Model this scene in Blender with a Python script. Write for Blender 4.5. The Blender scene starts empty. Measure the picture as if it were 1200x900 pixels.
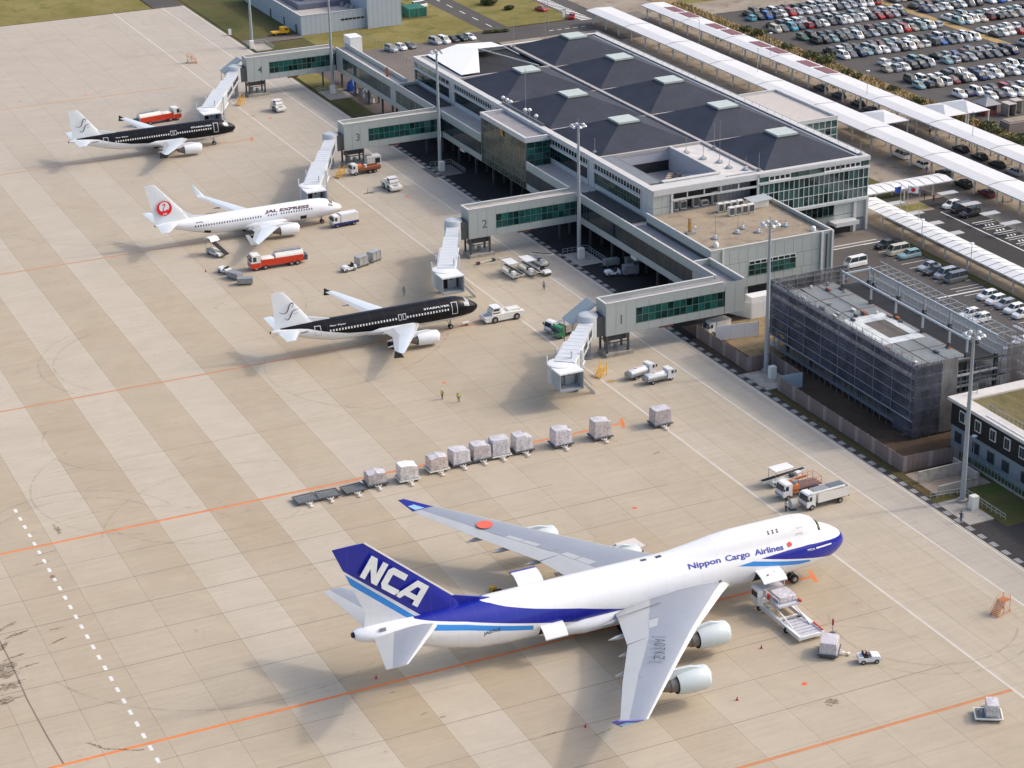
import bpy, bmesh, math, random
from mathutils import Vector, Matrix, Quaternion
random.seed(7)
SC = bpy.context.scene
COL = SC.collection
D = bpy.data
# ---------------------------------------------------------------- camera
cd = D.cameras.new('camera'); cam = D.objects.new('camera', cd); COL.objects.link(cam)
cd.sensor_width = 36; cd.lens = 74.516; cd.clip_start = 1; cd.clip_end = 6000
cam.matrix_world = Matrix([[0.906635, 0.1796158, -0.3817737, -166.5], [-0.4214895, 0.344914, -0.8386781, -200.0], [-0.0189607, 0.9212885, 0.3884172, 134.5], [0.0, 0.0, 0.0, 1.0]])
SC.camera = cam
# ---------------------------------------------------------------- light
SUN_EL, SUN_AZ = 38.0, -11.0            # azimuth measured from +X towards +Y
el, az = math.radians(SUN_EL), math.radians(SUN_AZ)
S = Vector((math.cos(el)*math.cos(az), math.cos(el)*math.sin(az), math.sin(el)))
w = D.worlds.new('World'); SC.world = w; w.use_nodes = True
wn = w.node_tree.nodes; sky = wn.new('ShaderNodeTexSky'); sky.sky_type = 'NISHITA'; sky.sun_disc = False
sky.sun_elevation = el; sky.sun_rotation = math.atan2(S.x, S.y)
sky.air_density = 1.0; sky.dust_density = 4.2; sky.ozone_density = 1.0
w.node_tree.links.new(sky.outputs[0], wn['Background'].inputs[0]); wn['Background'].inputs[1].default_value = 0.15
sl = D.lights.new('sun', 'SUN'); sl.energy = .82; sl.angle = math.radians(3.5); sl.color = (1, .93, .82)
so = D.objects.new('sun', sl); COL.objects.link(so); so.rotation_mode = 'QUATERNION'; so.rotation_quaternion = S.to_track_quat('Z', 'Y')
SC.view_settings.view_transform = 'Standard'; SC.view_settings.look = 'None'
SC.view_settings.exposure = 0.70; SC.view_settings.gamma = 1
SC.render.engine = 'CYCLES'
SC.cycles.max_bounces = 5; SC.cycles.transparent_max_bounces = 12

# ---------------------------------------------------------------- materials
MATS = {}
class N:
    "tiny node helper"
    def __init__(s, t): s.t = t; s.n = t.nodes; s.l = t.links
    def new(s, k, **kw):
        x = s.n.new(k)
        for a, b in kw.items(): setattr(x, a, b)
        return x
    def put(s, inp, v):
        if isinstance(v, bpy.types.NodeSocket): s.l.new(v, inp)
        elif v is not None: inp.default_value = v
    def math(s, op, a, b=None, c=None):
        x = s.new('ShaderNodeMath', operation=op); s.put(x.inputs[0], a); s.put(x.inputs[1], b)
        if c is not None: s.put(x.inputs[2], c)
        return x.outputs[0]
    def mix(s, f, a, b, blend='MIX'):
        x = s.new('ShaderNodeMix', data_type='RGBA', blend_type=blend)
        s.put(x.inputs[0], f); s.put(x.inputs[6], a); s.put(x.inputs[7], b)
        return x.outputs[2]
    def noise(s, vec, scale, detail=3, rough=.55, dist=0):
        x = s.new('ShaderNodeTexNoise'); s.put(x.inputs['Vector'], vec); x.inputs['Scale'].default_value = scale
        x.inputs['Detail'].default_value = detail; x.inputs['Roughness'].default_value = rough; x.inputs['Distortion'].default_value = dist
        return x.outputs[0]
    def ramp(s, fac, a, b):
        x = s.new('ShaderNodeMapRange'); s.put(x.inputs[0], fac); x.inputs[1].default_value = a; x.inputs[2].default_value = b
        return x.outputs[0]
    def scale(s, vec, v):
        x = s.new('ShaderNodeVectorMath', operation='MULTIPLY'); s.put(x.inputs[0], vec); x.inputs[1].default_value = v
        return x.outputs[0]
def col4(c): return (c[0], c[1], c[2], 1)
def base(name, c, rough=.6, metal=0, alpha=1, spec=.5):
    m = D.materials.new(name); m.use_nodes = True; b = m.node_tree.nodes['Principled BSDF']
    b.inputs['Base Color'].default_value = col4(c); b.inputs['Roughness'].default_value = rough
    b.inputs['Metallic'].default_value = metal; b.inputs['Specular IOR Level'].default_value = spec
    if alpha < 1: b.inputs['Alpha'].default_value = alpha
    return m, b, N(m.node_tree)
def mat(name, c, rough=.6, metal=0, var=.12, scale=.8, alpha=1, spec=.5, seam=None, bump=0):
    """plain paint / metal / cloth with uneven wear; seam=(axis, pitch, depth) adds fine ribs"""
    if name in MATS: return MATS[name]
    m, b, n = base(name, c, rough, metal, alpha, spec)
    tc = n.new('ShaderNodeTexCoord').outputs['Object']
    out = None
    if var:
        f = n.noise(tc, scale, 5, .6)
        f2 = n.noise(tc, scale*7, 3, .6)
        f = n.math('ADD', n.math('MULTIPLY', f, .65), n.math('MULTIPLY', f2, .35))
        k = n.ramp(f, .3, .7)
        lo = [x*(1-var) for x in c]; hi = [min(1, x*(1+var*.8)) for x in c]
        out = n.mix(k, col4(lo), col4(hi)); n.l.new(out, b.inputs['Base Color'])
        n.put(b.inputs['Roughness'], n.math('ADD', n.math('MULTIPLY', k, .12), rough-.06))
        if bump:
            bp = n.new('ShaderNodeBump'); bp.inputs['Strength'].default_value = bump; n.l.new(f2, bp.inputs['Height']); n.l.new(bp.outputs[0], b.inputs['Normal'])
    if seam:
        ax, pitch, dep = seam
        sp = n.new('ShaderNodeSeparateXYZ'); n.l.new(tc, sp.inputs[0])
        fr = n.math('FRACT', n.math('DIVIDE', n.math('ADD', sp.outputs[ax], 500.0), pitch))
        k = n.math('LESS_THAN', fr, .14)
        out2 = n.mix(n.math('MULTIPLY', k, dep), out if out else col4(c), (0.01, .01, .012, 1)); n.l.new(out2, b.inputs['Base Color'])
    MATS[name] = m
    return m
def glass(name, c, rough=.08, var=.3, scale=.35, lo=.35, hi=.65):
    if name in MATS: return MATS[name]
    m, b, n = base(name, c, rough, 0, 1, .8)
    tc = n.new('ShaderNodeNewGeometry').outputs['Position']
    k = n.ramp(n.math('ADD', n.math('MULTIPLY', n.noise(tc, scale, 3), .4), n.math('MULTIPLY', n.new('ShaderNodeObjectInfo').outputs['Random'], .6)), .2, .9)
    n.l.new(n.mix(k, col4([x*(1-var) for x in c]), col4([x*(1+var*1.5) for x in c])), b.inputs['Base Color'])
    MATS[name] = m; return m
def ground(name, c1, c2, s1=.05, s2=1.5, rough=.95, bump=.3, stretch=(1, 1, 1), c3=None):
    if name in MATS: return MATS[name]
    m, b, n = base(name, c1, rough, 0, 1, .2)
    p = n.scale(n.new('ShaderNodeNewGeometry').outputs['Position'], stretch)
    k1 = n.ramp(n.noise(p, s1, 5, .6, .6), .35, .65); k2 = n.noise(p, s2, 4, .7)
    c = n.mix(k1, col4(c1), col4(c2))
    if c3: c = n.mix(n.ramp(n.noise(p, s1*3.1, 4, .65), .52, .68), c, col4(c3))
    v = n.math('ADD', n.math('MULTIPLY', k2, .5), .75)
    cc = n.new('ShaderNodeCombineColor'); [n.l.new(v, cc.inputs[i]) for i in range(3)]
    c = n.mix(1.0, c, cc.outputs[0], 'MULTIPLY'); n.l.new(c, b.inputs['Base Color'])
    bp = n.new('ShaderNodeBump'); bp.inputs['Strength'].default_value = bump; bp.inputs['Distance'].default_value = .1
    n.l.new(n.noise(p, s2*4, 3), bp.inputs['Height']); n.l.new(bp.outputs[0], b.inputs['Normal'])
    MATS[name] = m; return m

WHITE = mat('white_paint', (.76, .76, .75), .4, var=.06)
OFFW = mat('cream_white_paint', (.74, .72, .66), .45, var=.08)
FRAMEW = mat('white_frame', (.54, .55, .55), .5, var=.08)
PANEL = mat('pale_green_grey_panel', (.40, .43, .41), .45, var=.07, scale=.25)
PANELD = mat('grey_panel', (.30, .32, .33), .5, var=.1, scale=.3)
COPE = mat('parapet_coping', (.58, .56, .535), .5, var=.1)
ROOFG = mat('flat_roof_grey', (.27, .26, .27), .9, var=.2, scale=.25)
ROOFP = mat('flat_roof_pinkish', (.44, .40, .37), .9, var=.15, scale=.25)
ROOFT = ground('flat_roof_tan', (.36, .29, .21), (.28, .23, .17), .12, 1.2, c3=(.22, .18, .14))
DARK = mat('dark_void', (.015, .016, .02), .8, var=.2)
BLACK = mat('black_rubber', (.02, .02, .02), .8, var=.2)
BLACKP = mat('black_paint', (.02, .021, .024), .3, var=.1)
STEEL = mat('galvanised_steel', (.38, .40, .42), .45, .6, var=.15)
GREYM = mat('grey_metal', (.30, .31, .32), .5, .3, var=.15)
DGREY = mat('dark_grey_metal', (.09, .095, .10), .5, .3, var=.2)
RED = mat('red_paint', (.62, .045, .015), .35, var=.1)
ORANGE = mat('orange_paint', (.70, .20, .05), .5, var=.15)
RUST = mat('brown_orange_paint', (.30, .10, .04), .6, var=.25, scale=3)
YELLOW = mat('yellow_paint', (.80, .42, .01), .4, var=.12)
GREEN = mat('green_paint', (.02, .20, .07), .35, var=.1)
NAVY = mat('navy_paint', (.02, .03, .14), .35, var=.1)
BLUE = mat('blue_cloth', (.02, .08, .40), .6, var=.1)
GLT = glass('green_tinted_glass', (.010, .058, .050), .08, .85, 1.1, .40, .62)
GLD = glass('dark_glass', (.008, .015, .018), .06, .7, .8)
GLO = glass('olive_tinted_glass', (.045, .06, .038), .10, .35)
GLC = glass('teal_curtain_glass', (.030, .065, .06), .07, .8, .6)
GLV = glass('vehicle_glass', (.03, .04, .045), .06, .2)
SKYL = mat('skylight_glass', (.47, .52, .49), .6, var=.08)
SKIN = mat('skin', (.45, .28, .2), .6, var=.05)

# ---------------------------------------------------------------- mesh buffer
class MB:
    def __init__(s): s.v = []; s.f = []; s.m = []
    def add(s, vs, fs, m=0):
        o = len(s.v); s.v += [tuple(v) for v in vs]; s.f += [tuple(i+o for i in f) for f in fs]; s.m += [m]*len(fs); return s
    def box(s, x0, x1, y0, y1, z0, z1, m=0):
        return s.add([(x, y, z) for x in (x0, x1) for y in (y0, y1) for z in (z0, z1)],
                     [(0, 1, 3, 2), (4, 6, 7, 5), (0, 4, 5, 1), (2, 3, 7, 6), (0, 2, 6, 4), (1, 5, 7, 3)], m)
    def bar(s, p, q, w=.1, h=None, m=0):
        p, q = Vector(p), Vector(q); d = (q-p).normalized(); h = h or w
        a = d.cross(Vector((0, 0, 1)))
        if a.length < 1e-3: a = Vector((1, 0, 0))
        a.normalize(); b = a.cross(d)
        vs = [e+a*sx*w/2+b*sy*h/2 for e in (p, q) for sx, sy in ((-1, -1), (1, -1), (1, 1), (-1, 1))]
        return s.add(vs, [(3, 2, 1, 0), (4, 5, 6, 7), (0, 1, 5, 4), (1, 2, 6, 5), (2, 3, 7, 6), (3, 0, 4, 7)], m)
    def ring(s, c, ax, r, n, ry=None):
        c, ax = Vector(c), Vector(ax).normalized(); a = ax.cross(Vector((0, 0, 1)))
        if a.length < 1e-3: a = Vector((1, 0, 0))
        a.normalize(); b = ax.cross(a); ry = ry or r
        return [c+a*math.cos(t)*r+b*math.sin(t)*ry for t in [2*math.pi*i/n for i in range(n)]]
    def loft(s, rings, m=0, cap=True, closed=True):
        n = len(rings[0]); o = len(s.v)
        for r in rings: s.v += [tuple(p) for p in r]
        for k in range(len(rings)-1):
            for i in range(n if closed else n-1):
                j = (i+1) % n; s.f.append((o+k*n+i, o+k*n+j, o+(k+1)*n+j, o+(k+1)*n+i)); s.m.append(m(k, i) if callable(m) else m)
        if cap:
            mm = m(0, 0) if callable(m) else m
            s.f.append(tuple(o+i for i in reversed(range(n)))); s.f.append(tuple(o+(len(rings)-1)*n+i for i in range(n))); s.m += [mm, mm]
        return s
    def cyl(s, p, q, r, n=10, r2=None, m=0, cap=True):
        ax = Vector(q)-Vector(p); return s.loft([s.ring(p, ax, r, n), s.ring(q, ax, r if r2 is None else r2, n)], m, cap)
    def pipe(s, pts, r, n=6, m=0):
        for a, b in zip(pts, pts[1:]): s.cyl(a, b, r, n, m=m)
        return s
    def extr(s, prof, y0, y1, m=0, ax='y'):
        "profile of (x,z) extruded along y (or (y,z) along x, or (x,y) along z)"
        f = {'y': lambda p, t: (p[0], t, p[1]), 'x': lambda p, t: (t, p[0], p[1]), 'z': lambda p, t: (p[0], p[1], t)}[ax]
        return s.loft([[f(p, y0) for p in prof], [f(p, y1) for p in prof]], m)
    def quad(s, a, b, c, d, m=0): return s.add([a, b, c, d], [(0, 1, 2, 3)], m)
    def xf(s, M):
        s.v = [tuple(M @ Vector(v)) for v in s.v]; return s
    def mesh(s, name, mats, smooth=False):
        me = D.meshes.new(name); me.from_pydata(s.v, [], s.f)
        for m in (mats if isinstance(mats, (list, tuple)) else [mats]): me.materials.append(m)
        if any(s.m): me.polygons.foreach_set('material_index', s.m)
        bm = bmesh.new(); bm.from_mesh(me); bmesh.ops.recalc_face_normals(bm, faces=bm.faces); bm.to_mesh(me); bm.free()
        if smooth:
            me.polygons.foreach_set('use_smooth', [True]*len(me.polygons)); me.set_sharp_from_angle(angle=math.radians(smooth if smooth > 1 else 35))
        me.update(); return me
    def obj(s, name, mats, parent=None, smooth=False, world=False, kind=None, loc=None):
        if world and parent:                       # verts are in world coordinates, parent unrotated
            L = parent.location; s.v = [(v[0]-L.x, v[1]-L.y, v[2]-L.z) for v in s.v]
        o = D.objects.new(name, s.mesh(name, mats, smooth)); COL.objects.link(o)
        if parent: o.parent = parent
        if loc: o.location = loc
        if kind: o['kind'] = kind
        return o
def inst(name, me, parent, loc=(0, 0, 0), rz=0, rot=None):
    o = D.objects.new(name, me); COL.objects.link(o); o.parent = parent; o.location = loc
    o.rotation_euler = rot or (0, 0, rz); return o
def tag(o, label, cat, group=None):
    o['label'] = label; o['category'] = cat
    if group: o['group'] = group
    return o
def thing(name, label, cat, loc=(0, 0, 0), rz=0, group=None):
    o = D.objects.new(name, None); COL.objects.link(o); o.empty_display_size = .5
    o.location = loc; o.rotation_euler = (0, 0, rz); return tag(o, label, cat, group)
def struct(name, mb, m, parent=None, **k): return mb.obj(name, m, parent, kind='structure' if not parent else None, **k)
def kids(o): return [c for c in o.children]
def dup(root, loc, rz, label, group=None, recolor=None):
    r = root.copy(); COL.objects.link(r); r.location = loc; r.rotation_euler = (0, 0, rz); r['label'] = label
    if group: r['group'] = group
    for ch in root.children:
        c = ch.copy(); COL.objects.link(c); c.parent = r
        if recolor and ch.name.split('.')[0] in recolor:
            c.material_slots[0].link = 'OBJECT'; c.material_slots[0].material = recolor[ch.name.split('.')[0]]
        for g in ch.children:
            d = g.copy(); COL.objects.link(d); d.parent = c
    return r
FONT = {}
def text(s, size=1.0, bold=.0, shear=0, space=1.0):
    "text as a flat mesh in the XY plane; returns (verts, faces, width)"
    cu = D.curves.new('t', 'FONT'); cu.body = s; cu.size = size; cu.offset = bold; cu.shear = shear; cu.space_character = space
    cu.resolution_u = 3; ob = D.objects.new('t', cu); COL.objects.link(ob)
    dg = bpy.context.evaluated_depsgraph_get(); me = D.meshes.new_from_object(ob.evaluated_get(dg))
    bm = bmesh.new(); bm.from_mesh(me)
    for k in range(1, 5):
        g = bm.verts[:]+bm.edges[:]+bm.faces[:]
        bmesh.ops.bisect_plane(bm, geom=g, plane_co=(0, size*k*.2-.1*size, 0), plane_no=(0, 1, 0))
    bm.verts.index_update(); v = [tuple(x.co) for x in bm.verts]; f = [tuple(q.index for q in x.verts) for x in bm.faces]; bm.free()
    COL.objects.unlink(ob); D.objects.remove(ob); D.curves.remove(cu); D.meshes.remove(me)
    x0 = min(p[0] for p in v); v = [(p[0]-x0, p[1], 0) for p in v]
    return v, f, max(p[0] for p in v)
# ================================================================ GROUND
def apron_mat():
    m, b, n = base('apron_concrete', (.45, .41, .36), .9, 0, 1, .25)
    P = n.new('ShaderNodeNewGeometry').outputs['Position']
    sp = n.new('ShaderNodeSeparateXYZ'); n.l.new(P, sp.inputs[0]); X, Y = sp.outputs[0], sp.outputs[1]
    L = n.math('FLOOR', n.math('DIVIDE', n.math('ADD', X, 100.4), 7.6)); R_ = n.math('FLOOR', n.math('DIVIDE', Y, 7.6))
    par = n.math('ABSOLUTE', n.math('MODULO', L, 2.0))                # 0 light lane, 1 dark lane
    cv = n.new('ShaderNodeCombineXYZ'); n.l.new(L, cv.inputs[0]); n.l.new(R_, cv.inputs[1])
    wn_ = n.new('ShaderNodeTexWhiteNoise'); n.l.new(cv.outputs[0], wn_.inputs[0]); cell = wn_.outputs[0]
    wl = n.new('ShaderNodeTexWhiteNoise'); wl.noise_dimensions = '1D'; n.l.new(L, wl.inputs['W'])
    fade = n.math('SUBTRACT', 1.0, n.math('MULTIPLY', n.ramp(X, -80, -45), .88))
    leftc = n.math('MULTIPLY', n.ramp(X, -96, -106), n.ramp(Y, 85, 50))
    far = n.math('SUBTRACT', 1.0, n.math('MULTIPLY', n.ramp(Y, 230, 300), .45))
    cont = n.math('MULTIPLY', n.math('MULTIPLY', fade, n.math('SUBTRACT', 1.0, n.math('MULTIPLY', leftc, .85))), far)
    dk = n.math('MULTIPLY', n.math('MULTIPLY', par, cont), .82)
    dk = n.math('ADD', dk, n.math('MULTIPLY', n.math('SUBTRACT', 1.0, cont), .62))
    dk = n.math('ADD', dk, n.math('MULTIPLY', n.math('SUBTRACT', cell, .5), .07))
    big = n.noise(P, .028, 4, .6, .4)
    dk = n.math('ADD', dk, n.math('MULTIPLY', n.math('SUBTRACT', big, .5), 1.3))
    # beyond 300 m older, greyer concrete; service road strip by the building
    road = n.math('GREATER_THAN', X, -20.6)
    dk = n.math('SUBTRACT', dk, n.math('MULTIPLY', road, .28))
    c = n.mix(n.ramp(dk, -.05, 1.1), (.480, .420, .335, 1), (.395, .318, .222, 1))
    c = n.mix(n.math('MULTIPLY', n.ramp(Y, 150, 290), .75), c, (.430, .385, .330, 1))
    c = n.mix(n.math('MULTIPLY', n.math('GREATER_THAN', X, -6.6), .55), c, (.40, .37, .33, 1))
    # broom / traffic streaks across the lanes, mottling, fine grain
    st = n.noise(n.scale(P, (.10, 1.6, 1)), 1.0, 5, .65, .5)
    st2 = n.noise(n.scale(P, (1.1, .06, 1)), 1.0, 4, .6, .3)
    stn = n.mix(road, st, st2)
    fine = n.noise(P, 1.3, 5, .7); mot = n.noise(P, .12, 6, .68, 1.2)
    v = n.math('ADD', n.math('MULTIPLY', st, .26), n.math('ADD', n.math('MULTIPLY', fine, .10), n.math('MULTIPLY', mot, .26)))
    v = n.math('ADD', v, n.math('MULTIPLY', n.math('MULTIPLY', st2, road), .2))
    v = n.math('ADD', v, n.math('SUBTRACT', .69, n.math('MULTIPLY', road, .1)))
    # oil and rubber where aircraft noses stop
    ang = n.noise(P, .35, 4, .7, 1.5)
    cc = n.new('ShaderNodeCombineColor'); [n.l.new(v, cc.inputs[i]) for i in range(3)]
    c = n.mix(1.0, c, cc.outputs[0], 'MULTIPLY')
    oil = n.math('MULTIPLY', n.ramp(ang, .62, .74), n.math('MULTIPLY', n.ramp(n.noise(P, .05, 2), .5, .62), .45))
    c = n.mix(oil, c, (.16, .13, .10, 1))
    n.l.new(c, b.inputs['Base Color'])
    return m
APR = apron_mat()
ASPH = ground('asphalt', (.080, .073, .070), (.105, .095, .088), .06, 1.2)
ASPHD = ground('dark_asphalt', (.046, .043, .043), (.062, .057, .055), .06, 1.2)
ASPHB = ground('brownish_asphalt', (.15, .13, .115), (.19, .165, .145), .08, 1.0)
PAVE = ground('tan_paving', (.26, .215, .165), (.33, .28, .225), .09, 1.0, c3=(.20, .16, .12))
CONC = ground('pad_concrete', (.34, .31, .27), (.42, .385, .34), .2, 1.5, c3=(.25, .22, .18))
GRASS = ground('mown_grass', (.062, .066, .020), (.120, .100, .038), .045, .9, bump=.9, c3=(.06, .10, .02))
GRASSY = ground('dry_yellow_grass', (.17, .145, .04), (.24, .20, .075), .06, .9, bump=.9, c3=(.12, .125, .03))
SOIL = ground('brown_soil', (.075, .05, .035), (.11, .075, .05), .15, 1.0, bump=1)
SAND = ground('sandy_soil', (.30, .22, .13), (.24, .17, .10), .2, 1.3, c3=(.13, .13, .04), bump=.8)
HEDGE = ground('tall_dry_grass_ground', (.30, .215, .105), (.24, .18, .085), .25, 1.6, bump=1, c3=(.14, .125, .05))
LINEW = mat('white_marking', (.72, .71, .68), .8, var=.18, scale=.6)
LINEF = mat('worn_white_marking', (.58, .54, .48), .8, var=.16, scale=.4)
LINEO = mat('orange_marking', (.72, .20, .05), .8, var=.18, scale=.5)
LINEP = mat('worn_orange_marking', (.50, .22, .10), .85, var=.2, scale=.4)
LINEY = mat('yellow_marking', (.38, .25, .09), .8, var=.25)
def sheet(name, x0, x1, y0, y1, z, m, parent=None):
    b = MB().quad((x0, y0, z), (x1, y0, z), (x1, y1, z), (x0, y1, z)); return struct(name, b, m, parent)
def slab_area(name, x0, x1, y0, y1, z0, z1, m, parent=None):
    return struct(name, MB().box(x0, x1, y0, y1, z0, z1), m, parent)

GROUND = sheet('ground', -1500, 2500, -1500, 3000, -.14, GRASS)
# apron: base sheet and slabs
APRON = sheet('apron', -150, -.02, -75, 388, -.045, mat('joint_filler', (.21, .175, .135), .9))
cells = []
for i in range(-7, 14):
    x0 = -100.4+7.6*i; x1 = x0+7.6
    if x1 > -.02: x1 = -.02
    if x0 > -.1: continue
    for j in range(-9, 51):
        y0 = 7.6*j; cells.append((x0, x1, y0, min(y0+7.6, 388)))
def depth(c): return math.hypot((c[0]+c[1])/2+166.5, (c[2]+c[3])/2+200)
def inview(c):
    v = cam.matrix_world.inverted() @ Vector(((c[0]+c[1])/2, (c[2]+c[3])/2, 0)); k = -v.z
    return abs(v.x)/k < .25 and abs(v.y)/k < .19
near = sorted([c for c in cells if inview(c) and c[1]-c[0] > 7.5], key=depth)[:298]
ns = set(near); g = .012
sm = MB(); sm.box(g, 7.6-g, g, 7.6-g, -.05, 0); SLAB = sm.mesh('slab', APR)
for c in near: inst('slab', SLAB, APRON, (c[0], c[2], 0))
rest = MB()
for c in cells:
    if c in ns: continue
    rest.box(c[0]+g, c[1]-g, c[2]+g, c[3]-g, -.05, 0)
rest.obj('slab_field', APR, APRON, kind='stuff')
# markings
Z1 = .004
def line(name, pts, w, m, z=Z1, label=None):
    b = MB()
    for (x0, y0), (x1, y1) in zip(pts, pts[1:]):
        d = Vector((x1-x0, y1-y0, 0)).normalized(); nn = Vector((-d.y, d.x, 0))*w/2
        b.quad(*[Vector((x, y, z))+k for x, y, k in ((x0, y0, -nn), (x1, y1, -nn), (x1, y1, nn), (x0, y0, nn))])
    return b.obj(name, m, APRON)
line('stand_line', [(-140, 11.8), (-26.4, 11.8)], .45, LINEO); line('stand_line', [(-26.9, 10.3), (-26.0, 13.4)], .5, LINEO, .008)
line('stand_line', [(-140, 68.1), (-25.6, 68.1)], .42, LINEO); line('stand_line', [(-26.2, 66.6), (-25.0, 69.8)], .5, LINEO, .008)
line('stand_line', [(-140, 117.9), (-28, 117.9)], .42, LINEP); line('stand_line', [(-140, 183.3), (-27, 183.3)], .42, LINEP)
line('stand_line', [(-140, 247.4), (-26, 247.4)], .4, LINEP); line('stand_line', [(-27, 245.8), (-26, 249)], .5, LINEP, .008)
line('stand_line', [(-75, 300.5), (-28, 300.5)], .35, LINEP)
line('stand_line', [(-60, -23.6), (-20.8, -23.6)], .55, LINEP)
line('service_road_line', [(-20.6, -60), (-20.6, 388)], .35, LINEF, .009)
line('service_road_line', [(-6.5, -60), (-6.5, 388)], .3, LINEF, .009)
line('concrete_edge_line', [(-.55, -60), (-.55, 388)], .22, LINEF)
b = MB()
for y in range(-60, 380, 12): b.quad((-12.9, y, .004), (-12.6, y, .004), (-12.6, y+5, .004), (-12.9, y+5, .004))
pass
for k in range(46):                                                  # dashed white line on the left
    y = -22+k*2.92
    if y < 82: sheet('dash_marking', -118.1, -117.66, y, y+1.2, .004, LINEW, APRON)
b = MB()                                                             # hatched box by the service road
for k in range(9): b.quad((-4.9+.1, 101+k*1.1, .004), (-.9, 101+k*1.1, .004), (-.9, 101.22+k*1.1, .004), (-4.8, 101.22+k*1.1, .004))
b.obj('hatched_marking', LINEF, APRON)
SEAL = mat('joint_sealant', (.20, .165, .125), .9, var=.35, scale=.3)
for y, x0, x1, w_ in ((60.8, -135, -60, .07), (53.2, -135, -45, .10), (45.6, -135, -30, .12), (38, -135, -27, .09), (30.4, -135, -80, .12), (22.8, -135, -90, .08), (0, -120, -22, .10), (-7.6, -105, -40, .08), (7.6, -118, -95, .08), (68.4, -110, -60, .06), (91.2, -110, -30, .06), (-15.2, -100, -25, .1)):
    line('sealed_joint', [(x0, y), (x1, y)], w_, SEAL, .003)
# tyre marks
m, bb, n = base('tyre_mark_rubber', (.12, .10, .085), .9); tc = n.new('ShaderNodeNewGeometry').outputs['Position']
n.l.new(n.math('MULTIPLY', n.ramp(n.noise(tc, .5, 4, .7), .38, .75), .24), bb.inputs['Alpha']); TYRE = m
tm = MB()
for cx, cy, r, a0, a1 in ((-112, 68, 13, 20, 150), (-112, 68, 15.5, 10, 160), (-97, 82, 18, 120, 250), (-88, 60, 22, 60, 170), (-92, 74, 16, 200, 330), (-108, 55, 20, 30, 120),
                          (-84, 130, 16, 100, 220), (-84, 130, 18.5, 110, 220), (-20, -4, 12, 150, 320), (-20, -4, 14.2, 160, 320), (-60, 132, 30, 250, 340), (-100, 40, 26, 200, 300),
                          (-48, 110, 21, 150, 250), (-40, 45, 24, 180, 300), (-75, 150, 25, 300, 400), (-42, -20, 22, 30, 120), (-95, 100, 14, 150, 300), (-66, 215, 26, 200, 300)):
    for dr in (0,):
        st = [(cx+(r+q)*math.cos(math.radians(t)), cy+(r+q)*math.sin(math.radians(t)), .012) for t in range(a0, a1+1, 5) for q in (-.16, .16)]
        o = len(tm.v); tm.v += st
        for k in range(len(st)//2-1): tm.f.append((o+2*k, o+2*k+1, o+2*k+3, o+2*k+2)); tm.m.append(0)
tm.obj('tyre_marks', TYRE, APRON, kind='stuff')
# spills, cracks
m, bb, n = base('dark_stain', (.13, .085, .05), .9); tc = n.new('ShaderNodeNewGeometry').outputs['Position']
n.l.new(n.math('MULTIPLY', n.ramp(n.noise(n.scale(tc, (1, 2.2, 1)), 1.3, 5, .75, 1.5), .42, .6), .7), bb.inputs['Alpha']); STAIN = m
def blot(cx, cy, rx, ry, rot, m, seed, name='stain', z=.016):
    rd = random.Random(seed); P = []
    for t in range(22):
        a = t/22*2*math.pi; k = rd.uniform(.45, 1.2); x, y = rx*k*math.cos(a), ry*k*math.sin(a)
        P.append((cx+x*math.cos(rot)-y*math.sin(rot), cy+x*math.sin(rot)+y*math.cos(rot), z))
    MB().add(P+[(cx, cy, z)], [(i, (i+1) % 22, 22) for i in range(22)]).obj(name, m, APRON)
for i, (x, y, rx, ry, ro) in enumerate(((-130.2, 36.5, 2.6, 2.2, .3), (-129.6, 32.2, 2.2, 1.0, .2), (-130.6, 29, 2.0, .8, 0), (-130.4, 42.5, 2.4, 1.0, .2), (-113.9, 72.2, .6, 1.6, 0), (-127, 47, 2.2, .35, .5), (-126, 44.6, 1.8, .4, .3), (-128.5, 42, 2.6, .45, .9), (-127.5, 39, 2.2, .3, .3), (-126.5, 36, 1.9, .25, .2), (-121.5, 40.6, 1.6, .22, .4),
        (-121, 43.8, 1.2, .18, 0), (-123.6, 14.2, 1.6, .3, 2.2), (-121.8, 12.4, 1.8, .28, -.5), (-119.5, 11.0, 1.1, .2, -.4), (-118.5, 62.8, 1.3, .22, .2), (-117.0, 65.6, 2.0, .18, .1), (-118.0, 58.2, .5, .6, 0), (-41.6, -16.2, 1.1, .9, 0),
        (-86.5, 3.3, .7, .15, .3), (-84.7, 1.6, .6, .15, 0), (-88, 9.5, .5, .15, 0), (-26.2, 56, .8, .25, .3), (-69.5, -10, 1.7, .14, .2), (-74.5, -7.5, 1.5, .12, 0), (-51, 200, 1.5, .5, 0))):
    blot(x, y, rx, ry, ro, STAIN, i)
line('crack', [(-128.3, 46), (-128.2, 38), (-128.4, 28), (-128.2, 19), (-127.9, 12)], .2, SEAL, .006)
ODOT = mat('orange_dot_marking', (.85, .10, .03), .8)
for x, y, s in ((-42.3, -11.2, .35), (-44, 96, .3), (-11.5, 191, .4), (-17, 262, .4), (-38, 40.9, .35), (-50.3, 304, .4), (-20, 266, .6), (-66, 306, .3), (-19.5, 84, .7)):
    blot(x, y, s*1.3, s, 0, ODOT if s < .6 else LINEY, int(x*7), 'paint_spot', .02)

# kerb with dark and light blocks along the apron edge
KERB = struct('apron_kerb', MB().box(0, .95, -60, 249, -.12, .05), ASPHD)
kb = MB().box(.05, .9, 0, 1.35, 0, .075).mesh('kerb_block', mat('kerb_light', (.27, .265, .26), .8, var=.2))
for k in range(100): inst('kerb_block', kb, KERB, (0, -22+k*2.7, 0))
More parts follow.
